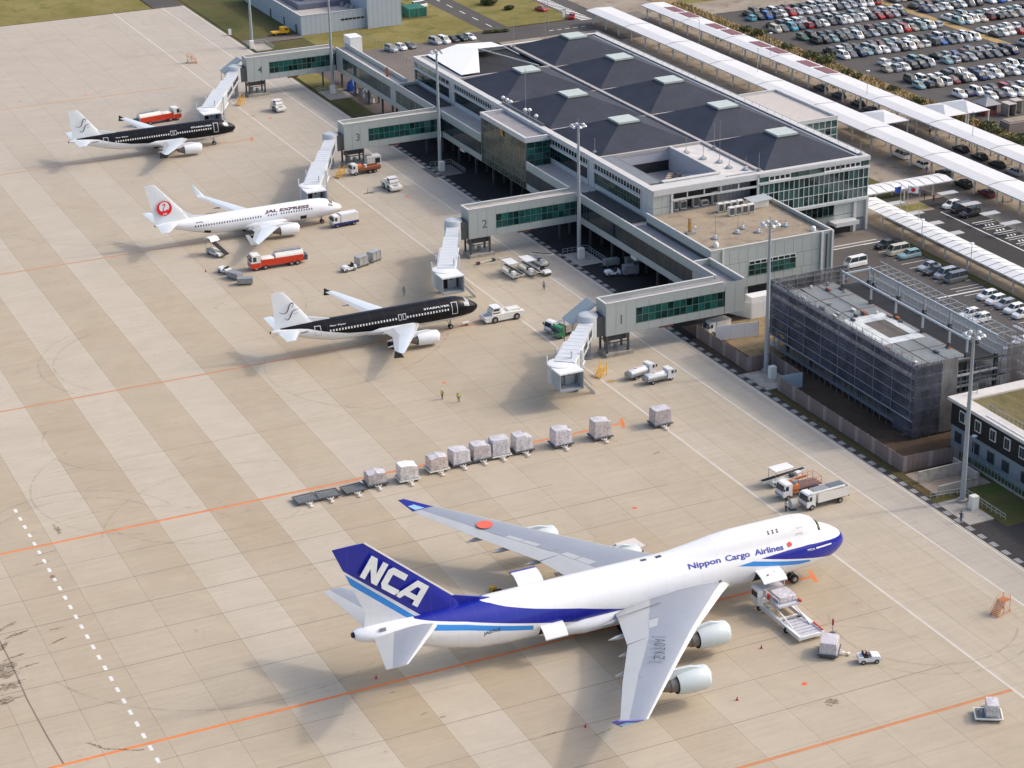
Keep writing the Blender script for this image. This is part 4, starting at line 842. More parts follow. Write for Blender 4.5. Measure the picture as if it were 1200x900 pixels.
b.obj('scaffold_tubes', tb, SB, world=True, kind='stuff'); brd.obj('scaffold_boards', mat('scaffold_board', (.30, .31, .33), .6, var=.15), SB, world=True, kind='stuff')
def netting(name, c, a_, var=.5):
    m, bb, n = base(name, c, .7, 0, 1, .3); P = n.new('ShaderNodeNewGeometry').outputs['Position']
    k = n.ramp(n.noise(n.scale(P, (1, 1, .5)), .28, 4, .65, .8), .35, .65)
    n.l.new(n.mix(k, col4([x*(1-var) for x in c]), col4([min(1, x*(1+var)) for x in c])), bb.inputs['Base Color'])
    n.l.new(n.math('ADD', n.math('MULTIPLY', k, -.12), a_), bb.inputs['Alpha']); MATS[name] = m; return m
NETB = netting('blue_grey_netting', (.085, .092, .12), .56); NETG = netting('silver_netting', (.20, .195, .195), .86, .4); NETS = netting('thin_grey_netting', (.16, .15, .15), .62)
for j in range(8):
    y0 = 42.35+j*5.2; me = MB().box(0, .04, 0, 5.1, 0, 9.4 if j else 12.2).mesh('netting_sheet', NETB); inst('netting_sheet', me, SB, (10.42-21, y0-63, 3.05 if j else .3))
for i, (x0, x1, z0, z1, m_) in enumerate(((10.5, 12.8, .3, 12.4, NETB), (12.85, 15.2, .3, 12.3, NETB), (15.3, 18.1, .3, 12.3, NETG), (27.3, 30.7, 2.5, 12.5, NETS), (30.8, 34.2, 2.5, 12.3, NETS), (18.2, 27, .5, 3.0, NETS))):
    MB().box(x0, x1, 42.18, 42.22, z0, z1).obj('netting_sheet', m_, SB, world=True)
for x0, x1 in ((10.6, 15.6), (15.7, 20.7), (20.8, 25.8)): MB().box(x0, x1, 84.1, 84.14, 6.8 if x0 > 12 else 3, 12.5).obj('netting_sheet', NETS, SB, world=True)
MB().box(10.3, 10.42, 42.3, 84.2, 2.95, 3.1).obj('bottom_rail', fr, SB, world=True)
# ---- black building
K = thing('black_building', 'two storey black and grey office with white roof rim and brown planted roof', 'building', (30, 0, 0))
bk = mat('black_cladding', (.012, .0115, .012), .7, var=.2, seam=(1, 1.2, .5)); lg = mat('pale_blue_grey_wall', (.24, .265, .29), .6, var=.15)
MB().box(14.55, 60, -60, 38.0, -.1, 3.7).obj('lower_wall', lg, K, world=True); MB().box(14.4, 60, -60, 38.1, 3.7, 7.5).obj('upper_wall', bk, K, world=True)
rim = mat('pale_rim', (.60, .57, .53), .7, var=.12)
MB().box(13.9, 16.2, -60, 38.6, 7.5, 8.0).box(16.2, 60, 36.2, 38.6, 7.5, 8.0).obj('roof_rim', rim, K, world=True)
MB().box(16.2, 60, -60, 36.2, 7.5, 7.72).obj('planted_roof', ground('planted_roof', (.14, .115, .05), (.18, .15, .075), .3, 1.6, stretch=(1, .25, 1), bump=1, c3=(.10, .09, .03)), K, world=True)
b = MB(); [b.bar((16.4, y, 8.0), (16.4, y, 8.9), .07) for y in range(-20, 33)]; b.bar((16.4, -20, 8.85), (16.4, 32, 8.85), .05); b.obj('roof_railing', STEEL, K, world=True)
b = MB(); b.bar((14.6, -20, 8.1), (14.6, 30, 8.1), .1); [b.bar((14.6, y, 8.0), (15.6, y, 8.05), .07) for y in range(-20, 30)]; b.obj('roof_cable', WHITE, K, world=True)
def kwin(y, z, h, w_=1.2):
    f_ = MB().box(14.25, 14.38, y-w_/2-.12, y+w_/2+.12, z-.12, z+h+.12).obj('window', OFFW, K, world=True)
    for q in (0, 1): o = MB().box(-.05, 0, q*(w_/2)-w_/2+.05, q*(w_/2)-.05, .05, h-.05); o.v = [(x+14.25-30, yy+y, zz+z) for x, yy, zz in o.v]; o.obj('pane', GLV if z > 3 else GLD, f_)
for y in (35.2, 31.4, 27.8, 24.4, 20.9, 17.4, 13.9): kwin(y, 5.0, 1.6)
def kwin2(y):
    MB().box(14.42, 14.54, y-.8, y+.8, 1.2, 2.9).obj('window', mat('dark_window_frame', (.06, .065, .07), .5), K, world=True); MB().box(14.36, 14.41, y-.65, y+.65, 1.35, 2.75).obj('pane', GLV, K, world=True)
for y in (36.2, 31.8, 28.2, 24.7, 20.2, 15.7): kwin2(y)
for k in range(12): MB().box(14.4, 14.54, 13-.1-k*2.4, 13.1-k*2.4, 0, 2.6).obj('pilaster', bk, K, world=True)
b = MB().bar((17, 37.4, 8), (17, 37.4, 9.8), .08).bar((18.4, 37.4, 8), (18.4, 37.4, 9.8), .08); [b.bar((17, 37.4, 8.3+.3*k), (18.4, 37.4, 8.3+.3*k), .05) for k in range(5)]; b.obj('roof_ladder', STEEL, K, world=True)
# fences
BRN = mat('brown_grey_board', (.20, .15, .14), .8, var=.25, scale=2)
BRN2 = mat('lighter_board', (.28, .235, .22), .8, var=.2, scale=2)
def board_fence(label, pts, h, mats, bw=.9, name='board_fence', cat='fence', part='fence_board', group=None, post=None, th=.06):
    t = thing(name, label, cat, (pts[0][0], pts[0][1], 0), 0, group)
    for (x0, y0), (x1, y1) in zip(pts, pts[1:]):
        L = math.hypot(x1-x0, y1-y0); n = max(1, round(L/bw)); a = math.atan2(y1-y0, x1-x0)
        for i in range(n):
            u = i/n; m = mats[0] if len(mats) == 1 or i % 5 else mats[1]; hh = h
            inst(part, cbox(part, L/n-.05, th, hh, m), t, (x0+(x1-x0)*u-pts[0][0], y0+(y1-y0)*u-pts[0][1], 0), a)
        nr = max(1, round(L/2.4))
        for i in range(nr+1): u = i/nr; inst('post', cbox('post', .08, .08, h+.03, STEEL), t, (x0+(x1-x0)*u-pts[0][0]-.12*math.sin(a), y0+(y1-y0)*u-pts[0][1]+.12*math.cos(a), 0), a)
    return t
board_fence('brown board fence along the apron between the light mast and the concrete walls', [(2.6, 68.3), (2.6, 33.4), (12.4, 32.9)], 2.5, (BRN, BRN2))
board_fence('brown board fence stepping round the notch of the light mast beside the annex', [(2.3, 94.2), (2.3, 77.3), (6.8, 77.2), (6.8, 68.6)], 2.5, (BRN, BRN2))
WHF = mat('white_hoarding', (.80, .82, .83), .6, var=.05)
board_fence('white hoarding panels in front of the annex undercroft, left one', [(4.6, 91.5), (12.3, 90.3)], 2.6, (WHF,), 2.4, 'white_hoarding', 'hoarding', 'hoarding_panel')
board_fence('white hoarding panels screening the box truck beside the annex', [(13.2, 101.8), (15.2, 97.6), (22.4, 97.2)], 3.0, (WHF,), 2.4, 'white_hoarding', 'hoarding', 'hoarding_panel')
board_fence('short white blue hoarding standing behind the brown fence', [(2.9, 67.9), (6.9, 67.6)], 2.6, (mat('pale_blue_sheet', (.42, .50, .56), .6, var=.06),), 4.2, 'white_hoarding', 'hoarding', 'hoarding_panel')
def low_wall(label, x0, x1, y0, y1, h):
    t = thing('concrete_wall', label, 'wall', (x0, y0, 0)); MB().box(0, x1-x0, 0, y1-y0, 0, h).obj('wall_block', CONC, t); MB().box(-.03, x1-x0+.03, -.03, y1-y0+.03, h+.002, h+.08).obj('coping', CONC, t)
low_wall('grey block wall under the brown fence corner, longest', 2.4, 9.8, 28.9, 29.1, 1.9); low_wall('grey block wall running towards the black building', 10.0, 10.2, 25.0, 31.2, 1.7); low_wall('low grey block wall beside the mast pad', 3.0, 9.9, 24.8, 25.0, 1.2)
t = thing('green_fence', 'pale green post fence along the foot of the black building', 'fence', (12.9, 33, 0)); b = MB()
for k in range(60): MB().box(-.04, .04, -k*.8-.05, -k*.8+.05, 0, 1.9).obj('picket', mat('pale_green_paint', (.20, .29, .25), .6), t) if k < 40 else None
MB().bar((0, 0, 1.7), (0, -34, 1.7), .07).obj('rail', mat('pale_green_paint', (.20, .29, .25), .6), t); MB().box(-.15, .15, -60, 0, 0, .25).obj('kerb', CONC, t)
for lab, pts in (('low pale railing round the pad of the nearest light mast', [(1.0, 24.0), (6.3, 23.3), (6.3, 13.6)]), ('low grey railing round the mast pad behind pier two', [(6.3, 135.6), (6.3, 143.8), (1.2, 143.8)]), ('low grey railing round the mast pad behind pier three', [(5.8, 200.5), (5.8, 208.3), (1, 208.3)]), ('low grey railing round the mast pad by pier four', [(1.0, 279.4), (6.0, 279.4)]), ('low grey railing round the mast pad on the far lawn', [(1, 333.3), (5.8, 333.3), (5.8, 325.6)])):
    t = thing('pad_railing', lab, 'railing', (pts[0][0], pts[0][1], 0)); b = MB(); o = Vector((pts[0][0], pts[0][1], 0))
    for p, q in zip(pts, pts[1:]):
        p, q = Vector((*p, 0))-o, Vector((*q, 0))-o; n_ = int((q-p).length/1.0)
        for i in range(n_+1): c_ = p.lerp(q, i/n_); b.bar(c_, c_+Vector((0, 0, 1)), .06)
        for z in (.5, 1.0): b.bar(p+Vector((0, 0, z)), q+Vector((0, 0, z)), .06)
    b.obj('rail', mat('pale_rail', (.38, .42, .40), .5), t)
# ---- hangar-like building at the top left
H = thing('service_building', 'pale blue grey ribbed service building with sunken tan roof beyond pier four', 'building', (30, 350, 0))
rib_ = mat('ribbed_blue_wall', (.40, .45, .50), .55, var=.06, seam=(0, 1.35, .22)); ribx = mat('ribbed_blue_wall_side', (.40, .45, .50), .55, var=.06, seam=(1, 2.7, .22))
MB().box(17.3, 36, 336.2, 336.5, -.1, 5.3).obj('front_wall', rib_, H, world=True); MB().box(17.3, 17.6, 336.52, 385, -.1, 5.3).obj('side_wall', ribx, H, world=True); MB().box(17.62, 36, 384.5, 385, 0, 5.3).obj('rear_wall', rib_, H, world=True)
MB().box(17.6, 36, 336.5, 384.5, 3.9, 4.1).obj('roof', ROOFP, H, world=True); MB().box(21, 36, 348, 372, 4.11, 5.6).obj('roof_block', mat('dark_roof_box', (.13, .14, .18), .7), H, world=True); MB().box(24, 36, 352, 364, 5.61, 7.5).obj('roof_block', lg, H, world=True)
MB().box(36.05, 46.0, 334.9, 352, -.1, 11.5).obj('tower_wall', rib_, H, world=True)
MB().box(17.2, 36.0, 336.1, 336.55, 5.302, 5.42).box(17.2, 17.65, 336.56, 385, 5.302, 5.42).obj('coping', COPE, H, world=True)
for k in range(6): inst('window', cbox('window', .95, .06, .5, GLD), H, (28.8+k*1.15-30, 336.13-350, 2.75))
for y in (361, 349.5, 339.6): inst('door', cbox('door', .08, 1.0, 2.3, DGREY), H, (17.22-30, y-350, 0))
for k in range(5): inst('roof_fan', MB().cyl((0, 0, 0), (0, 0, 1.0), .5, 10).mesh('roof_fan', GREYM), H, (31.5+.8*k-30, 345-2.2*k-350+6, 4.15))
t = thing('green_mesh_store', 'green mesh covered store beside the service building', 'store', (53.5, 344.5, 0)); MB().box(-2.6, 2.6, -3.2, 3.2, 0, 2.3).obj('mesh_side', netting('green_netting', (.03, .16, .12), .95, .3), t); b = MB(); [b.bar((x, -3.24, 0), (x, -3.24, 2.4), .1) for x in (-2.6, 0, 2.6)]; b.obj('post', GREYM, t)
t = thing('post_fence', 'row of thin grey fence posts on the grass beyond the gallery', 'fence', (31, 330, 0))
for k in range(24): inst('post', cbox('post', .1, .1, 1.5, STEEL), t, (0, -k*2.2, 0))
MB().bar((.05, 0, 1.4), (.05, -50.6, 1.4), .04).obj('wire', STEEL, t)
t = thing('post_fence', 'dark fence along the grass strip behind the pier four gallery', 'fence', (15.6, 306, 0))
for k in range(24): inst('post', cbox('post2', .12, .12, 1.4, DGREY), t, (0, -k*2.5, 0))
MB().bar((.05, 0, 1.3), (.05, -57.5, 1.3), .05).bar((.05, 0, .7), (.05, -57.5, .7), .05).obj('wire', DGREY, t)
# signs near the junction
t = thing('road_sign', 'small white sign board by the red car on the green island', 'sign', (88.4, 320.2, 0)); MB().box(-.5, .5, -.1, .1, 0, 2.6).obj('board', WHITE, t); MB().bar((-1.4, 0, 2.3), (.2, 0, 2.3), .2).obj('arm', WHITE, t)
t = thing('marker_post', 'white marker post on the grass edge beside the far mast', 'post', (.3, 346, 0)); MB().box(-.35, .35, -.3, .3, 0, 1.7).obj('post', WHITE, t); MB().box(-.45, .45, -.4, .4, 0, .2).obj('base', RUST, t)
# ---- shrubs, bushes
def leafclump(mb, c, r, n, rd, s=.28, flat=.75):
    for i in range(n):
        u, v_ = rd.random(), rd.random(); th = 2*math.pi*u; ph = math.acos(2*v_-1); k = r*(.45+.6*rd.random()**.5)
        p = Vector((c[0]+k*math.sin(ph)*math.cos(th), c[1]+k*math.sin(ph)*math.sin(th), max(.03, c[2]+k*flat*math.cos(ph))))
        a = Vector((rd.uniform(-1, 1), rd.uniform(-1, 1), rd.uniform(-.6, .6))).normalized()*s*rd.uniform(.6, 1.3); b_ = a.cross(Vector((rd.uniform(-1, 1), rd.uniform(-1, 1), rd.uniform(-.2, 1)))).normalized()*s*rd.uniform(.4, .9)
        o = len(mb.v); mb.v += [tuple(p-a), tuple(p+b_), tuple(p+a), tuple(p-b_)]; mb.f.append((o, o+1, o+2, o+3)); mb.m.append(0 if rd.random() < .6 else 1)
LF1 = mat('leaf_olive', (.19, .185, .07), .8, var=.3); LF2 = mat('leaf_dark', (.11, .12, .045), .8, var=.3); LF3 = mat('dry_grass_blade', (.36, .26, .12), .85, var=.3)
def shrub(x, y, r, h, lab, seed, mats=(LF1, LF2), grp='shrubs in the strip behind the far canopy', name='shrub'):
    rd = random.Random(seed); t = thing(name, lab, name, (x, y, 0), 0, grp); b = MB(); k = 5 if r > .8 else 3
    for q in range(k): a = q*2.4+seed; leafclump(b, (.5*r*math.cos(a), .5*r*math.sin(a), h*rd.uniform(.35, .65)), r*.62, int(150*r), rd, .16+.06*r, h/r*.55)
    b.obj('crown', list(mats), t)
    s_ = MB()
    for q in range(4): a = q*1.6+seed; s_.cyl((0, 0, 0), (.4*r*math.cos(a), .4*r*math.sin(a), h*.6), .05, 5, .02)
    s_.obj('stem', mat('stem_brown', (.10, .06, .035), .9), t)
for i, (x, y, r, q) in enumerate(((123.5, 281.5, 1.5, 'farthest'), (124.1, 276, 1.9, 'second from the far end'), (123, 259.6, 1.5, 'third from the far end'), (123.1, 248.6, 1.8, 'fourth, left of the largest'), (123.7, 242.7, 2.3, 'the largest of all'), (122.2, 231.1, 1.2, 'just right of the largest'), (122.3, 226.5, 1.3, 'below the first taxi'),
        (123, 212.2, 1.3, 'beside the lone white car'), (122.4, 200.2, 1.5, 'above the white tent'), (122.9, 174.6, 1.8, 'right of the white tent legs'), (122.2, 171, 1.5, 'by the rock wall foot'), (122.8, 162.5, 1.9, 'at the right edge of the photo'), (121.5, 166.5, 1.0, 'small one before the right edge'))):
    shrub(x, y, r, r*1.05, 'round olive shrub in the dry grass strip, %s' % q, i)
rd = random.Random(5); b = MB()
for i in range(5200):
    y = rd.uniform(100, 320); x = rd.uniform(111.7, 117.6) if rd.random() < .1 else rd.uniform(118.5, 125.3); h_ = rd.uniform(.3, .9); a = rd.uniform(0, 3.14); dx, dy = .22*math.cos(a), .22*math.sin(a); lx, ly = rd.uniform(-.2, .2), rd.uniform(-.2, .2)
    o = len(b.v); b.v += [(x-dx, y-dy, .08), (x+dx, y+dy, .08), (x+dx*.5+lx, y+dy*.5+ly, h_), (x-dx*.5+lx, y-dy*.5+ly, h_)]; b.f.append((o, o+1, o+2, o+3)); b.m.append(0 if rd.random() < .82 else 1)
o = b.obj('dry_grass', [LF3, LF1], kind='stuff'); tag(o, 'tall dry golden grass growing between canopy and car park', 'grass')
for i, (x, y, r, q) in enumerate(((77.2, 345.4, 2.4, 'dark round tree-like bush at the top'), (79.2, 336.6, 1.3, 'small bush below the large one'))): shrub(x, y, r, r*1.1, 'green bush on the island lawn, %s' % q, 40+i, (LF2, LF2), 'bushes on the island lawn')
for i in range(5): shrub(62.2+i*1.3, 314.2-i*.25, .9, .8, 'clipped dark hedge bush at the road corner, %s' % ('first', 'second', 'third', 'fourth', 'fifth')[i]+' from the left', 60+i, (LF2, LF1), 'hedge at the road corner', 'hedge_bush')
# ================================================================ AIRCRAFT
class Fus:
    def __init__(s, st, hump=None): s.st = st; s.hump = hump
    def lerp(s, tab, x):
        if x >= tab[0][0]: return tab[0][1:]
        for a, b in zip(tab, tab[1:]):
            if b[0] <= x <= a[0]:
                t = (a[0]-x)/(a[0]-b[0]); t2 = t
                return tuple(p+(q-p)*t2 for p, q in zip(a[1:], b[1:]))
        return tab[-1][1:]
    def at(s, x, th):
        """point of the skin; th=0 at the -y side, 90 deg on top"""
        zb, zt, hw = s.lerp(s.st, x); zc = (zb+zt)/2; rz = (zt-zb)/2; c, sn = math.cos(th), math.sin(th)
        r = 1/math.sqrt((c/hw)**2+(sn/rz)**2); y, z = -r*c, zc+r*sn
        if s.hump:
            ht, hr = s.lerp(s.hump, x)
            if ht > zt+.02:
                d = ht-hr-zc; disc = hr*hr-(d*c)**2
                if disc > 0:
                    rr = d*sn+math.sqrt(disc)
                    if rr > r: y, z = -rr*c, zc+rr*sn
        return Vector((x, y, z))
    def norm(s, x, th):
        a = s.at(x, th+.02)-s.at(x, th-.02); b = s.at(x+.1, th)-s.at(x-.1, th); n = b.cross(a).normalized()
        c = s.at(x, th)-Vector((x, 0, sum(s.lerp(s.st, x)[:2])/2)); return n if n.dot(c) > 0 else -n
    def mesh(s, xs, n=48):
        b = MB(); b.loft([[s.at(x, 2*math.pi*i/n) for i in range(n)] for x in xs]); return b
    def patch(s, b, x0, x1, t0, t1, off=.02, nx=3, nt=3, m=0):
        P = [[s.at(x0+(x1-x0)*i/nx, t0+(t1-t0)*j/nt)+s.norm(x0+(x1-x0)*i/nx, t0+(t1-t0)*j/nt)*off for j in range(nt+1)] for i in range(nx+1)]
        o = len(b.v); b.v += [tuple(p) for r in P for p in r]
        for i in range(nx):
            for j in range(nt): b.f.append((o+i*(nt+1)+j, o+(i+1)*(nt+1)+j, o+(i+1)*(nt+1)+j+1, o+i*(nt+1)+j+1)); b.m.append(m)
    def th(s, x, z):
        zb, zt, hw = s.lerp(s.st, x); zc = (zb+zt)/2; rz = (zt-zb)/2; v = max(-1, min(1, (z-zc)/rz)); y = hw*math.sqrt(1-v*v); return math.atan2(z-zc, y)
    def text(s, body, x0, x1, z0, z1, size, bold, m, parent, name='lettering', side=1, shear=0, off=.03):
        v, f, w_ = text(body, 1.0, bold, shear); b = MB(); vs = []
        for (tx, ty, _) in v:
            u = tx/w_; x = x0+(x1-x0)*u; t0 = s.th(x, z0+(z1-z0)*u); R_ = s.lerp(s.st, x)[2]
            t = t0+ty*size/R_
            if side < 0: t = math.pi-t
            vs.append(s.at(x, t)+s.norm(x, t)*off)
        b.add(vs, f); return b.obj(name, m, parent)
    def windows(s, xs, z, w_, h, m, parent, name='cabin_window', off=.015, sides=(1, -1)):
        b = MB()
        for x in xs:
            t = s.th(x, z); R_ = s.lerp(s.st, x)[2]
            for sd in sides:
                a, c = t-h/2/R_, t+h/2/R_
                if sd < 0: a, c = math.pi-a, math.pi-c
                s.patch(b, x-w_/2, x+w_/2, a, c, off, 1, 1)
        return b.obj(name, m, parent, kind='stuff')
    def outline(s, x0, x1, z0, z1, lw, m, parent, name='door_outline', off=.02):
        b = MB(); t0, t1 = s.th((x0+x1)/2, z0), s.th((x0+x1)/2, z1); R_ = s.lerp(s.st, x0)[2]; d = lw/R_
        s.patch(b, x0, x1, t0, t0+d, off, 2, 1); s.patch(b, x0, x1, t1-d, t1, off, 2, 1)
        s.patch(b, x0, x0+lw, t0+d, t1-d, off, 1, 4); s.patch(b, x1-lw, x1, t0+d, t1-d, off, 1, 4)
        return b.obj(name, m, parent)
def fcurve(n, x, pts, x0, x1, z0, z1):
    P_ = sorted(pts); f_ = lambda x: next((a[1]+(b[1]-a[1])*(x-a[0])/(b[0]-a[0]) for a, b in zip(P_, P_[1:]) if a[0] <= x <= b[0]), P_[0][1] if x < P_[0][0] else P_[-1][1])
    pts = [(x0, f_(x0))]+[p for p in P_ if x0 < p[0] < x1]+[(x1, f_(x1))]
    c = n.new('ShaderNodeFloatCurve'); cv = c.mapping.curves[0]
    pts = sorted([((p[0]-x0)/(x1-x0), (p[1]-z0)/(z1-z0)) for p in pts])
    cv.points[0].location = (0, pts[0][1]); cv.points[1].location = (1, pts[-1][1])
    for p in pts[1:-1]: cv.points.new(p[0], max(0, min(1, p[1])))
    for p in cv.points: p.handle_type = 'VECTOR'
    c.mapping.use_clip = False; c.mapping.update()
    n.put(c.inputs['Value'], n.math('DIVIDE', n.math('SUBTRACT', x, float(x0)), float(x1-x0)))
    return n.math('ADD', n.math('MULTIPLY', c.outputs[0], float(z1-z0)), float(z0))
def livery(name, basec, bands, rough=.28, coat=.3):
    """bands: (colour, x0, x1, bottom pts, top pts) painted where bottom(x) < z < top(x)"""
    m, b, n = base(name, basec, rough, 0, 1, .5); tc = n.new('ShaderNodeTexCoord').outputs['Object']
    sp = n.new('ShaderNodeSeparateXYZ'); n.l.new(tc, sp.inputs[0]); X, Z = sp.outputs[0], sp.outputs[2]
    d = n.noise(n.scale(tc, (.6, 1, 2.2)), .8, 5, .65); k = n.ramp(d, .3, .75)
    c = n.mix(k, col4([v*.93 for v in basec]), col4(basec))
    for col, x0, x1, lo, hi in bands:
        f = n.math('MULTIPLY', n.math('GREATER_THAN', X, float(x0)), n.math('LESS_THAN', X, float(x1)))
        if lo: f = n.math('MULTIPLY', f, n.math('GREATER_THAN', Z, fcurve(n, X, lo, x0, x1, 0, 24)))
        if hi: f = n.math('MULTIPLY', f, n.math('LESS_THAN', Z, fcurve(n, X, hi, x0, x1, 0, 24)))
        c = n.mix(f, c, col4(col))
    # skin joints
    fr = n.math('FRACT', n.math('DIVIDE', n.math('ADD', X, 200.0), 2.6)); j = n.math('MULTIPLY', n.math('LESS_THAN', fr, .012), .25)
    c = n.mix(j, c, (.2, .2, .2, 1))
    n.l.new(c, b.inputs['Base Color']); b.inputs['Coat Weight'].default_value = coat; b.inputs['Specular IOR Level'].default_value = .2+coat; b.inputs['Coat Roughness'].default_value = .1; return m
WGREY = mat('wing_grey', (.30, .325, .37), .42, .05, var=.07, scale=.3); WLIGHT = mat('wing_light_grey', (.48, .49, .49), .4, .05, var=.06, scale=.4); WEDGE = mat('wing_leading_edge', (.56, .56, .55), .35, .3, var=.05)
WBLUE = mat('pale_blue_white_wing', (.62, .68, .72), .38, .05, var=.06, scale=.4)
ENGG = mat('cowl_pale_grey', (.56, .62, .63), .35, .05, var=.05); ENGW = mat('cowl_white', (.78, .79, .80), .32, .0, var=.04); HOT = mat('hot_metal', (.20, .185, .17), .4, .7, var=.25, scale=3)
TITAN = mat('inlet_lip', (.65, .66, .68), .25, .6, var=.05)
AF = [(1, 0), (.88, .022), (.70, .05), (.45, .075), (.25, .075), (.075, .048), (.03, .03), (0, 0), (.03, -.02), (.15, -.035), (.40, -.04), (.70, -.022), (1, -.004)]
def wing_loft(secs, sgn, mats, split=True, vertical=False):
    """secs: (span, xLE, z, chord, thickness factor)"""
    rings = []
    for y, xl, z, c, tf in secs:
        rings.append([(xl-c*u, z+c*t*tf, y) if False else ((xl-c*u, sgn*(y), z+c*t*tf) if not vertical else (xl-c*u, c*t*tf*.9, z)) for u, t in AF])
    def mm(k, i):
        if not split: return 0
        return {0: 1, 1: 1, 2: 0, 3: 0, 4: 0, 5: 2, 6: 2, 7: 2, 8: 2}.get(i, 1)
    b = MB(); b.loft(rings, mm); return b
def wheel_mesh(r, w_): 
    b = MB(); b.loft([b.ring((0, y, 0), (0, 1, 0), rr, 16) for y, rr in ((-w_/2, r*.6), (-w_/2, r*.9), (-w_*.3, r), (w_*.3, r), (w_/2, r*.9), (w_/2, r*.6))]); b.cyl((0, -w_/2-.01, 0), (0, w_/2+.01, 0), r*.5, 10, m=1); return b.mesh('wheel', [BLACK, STEEL], 40)
def engine(T, x, y, z, r, L, cowl, core=2.4, wingz=None, wingx=None, group=None):
    n = 28; cr = [(0, r*.90), (-.12, r*1.0), (-.5, r*1.07), (-L*.45, r*1.10), (-L*.8, r*1.02), (-L, r*.90)]
    b = MB(); b.loft([b.ring((dx, 0, 0), (1, 0, 0), rr, n) for dx, rr in cr], cap=False)
    b.loft([b.ring((dx, 0, 0), (1, 0, 0), rr, n) for dx, rr in ((-L, r*.90), (-L+.02, r*.78), (-L+.5, r*.8))], cap=False)
    c = b.obj('engine', cowl, T, smooth=50, loc=(x, y, z))
    b = MB(); b.loft([b.ring((dx, 0, 0), (1, 0, 0), rr, n) for dx, rr in ((-.10, r*.99), (.03, r*.93), (.0, r*.84), (-.5, r*.80))], cap=False); b.obj('inlet_lip', TITAN, c, smooth=60)
    b = MB(); b.cyl((-.55, 0, 0), (-.6, 0, 0), r*.82, n); b.obj('fan', DARK, c); b = MB(); b.loft([b.ring((dx, 0, 0), (1, 0, 0), rr, 12) for dx, rr in ((-.55, r*.3), (-.3, r*.2), (-.15, .02))]); b.obj('spinner', DGREY, c, smooth=60)
    b = MB(); b.loft([b.ring((dx, 0, 0), (1, 0, 0), rr, 20) for dx, rr in ((-L+.3, r*.72), (-L-core*.35, r*.62), (-L-core*.36, r*.56), (-L-core*.8, r*.38), (-L-core*.8, r*.28), (-L-core, .05))]); b.obj('exhaust', HOT, c, smooth=30)
    b = MB(); b.cyl((-L+.05, 0, 0), (-L+.0, 0, 0), r*.86, n); b.obj('nozzle_gap', DARK, c)
    wz, wx = wingz-z, wingx-x; pr = [(-L*.15, r*1.02), (-L*.55, r*1.38), (wx-.3, wz+.12), (wx-3.0, wz-.02), (wx-4.2, wz-.45), (-L-core*.55, r*.42), (-L*.8, r*.7)]
    b = MB(); b.extr(pr, -.2, .2); b.obj('pylon', cowl, c); return c
def gear(T, x, y, ztop, r, w_, pairs, wm, name='landing_gear', doors=True):
    b = MB(); b.cyl((0, 0, r*.9), (0, 0, ztop), .13, 8); b.bar((0, 0, r+.2), (-.9, 0, ztop), .1)
    if len(pairs) > 1: b.bar((pairs[0]-.1, 0, r), (pairs[-1]+.1, 0, r), .2)
    for p in pairs: b.bar((p, -w_, r), (p, w_, r), .14)
    g_ = b.obj(name, GREYM, T, loc=(x, y, 0))
    for p in pairs:
        for s in (-1, 1): inst('wheel', wm, g_, (p, s*w_, r))
    return g_
def text_plane(T, body, o, du, dv, size_w, size_h, m, bold=0, name='lettering', shear=0, space=1.0):
    v, f, w_ = text(body, 1.0, bold, shear, space); o, du, dv = Vector(o), Vector(du), Vector(dv)
    b = MB(); b.add([o+du*(p[0]/w_*size_w)+dv*(p[1]/.73*size_h) for p in v], f); return b.obj(name, m, T)
def xs_of(st, hump=None, dense=1.2):
    a = sorted({s[0] for s in st} | ({h[0] for h in hump} if hump else set()), reverse=True); out = []
    for p, q in zip(a, a[1:]):
        k = max(1, int((p-q)/dense)); out += [p+(q-p)*i/k for i in range(k)]
    return out+[a[-1]]
NB = (.006, .014, .30); LB = (.03, .26, .70)
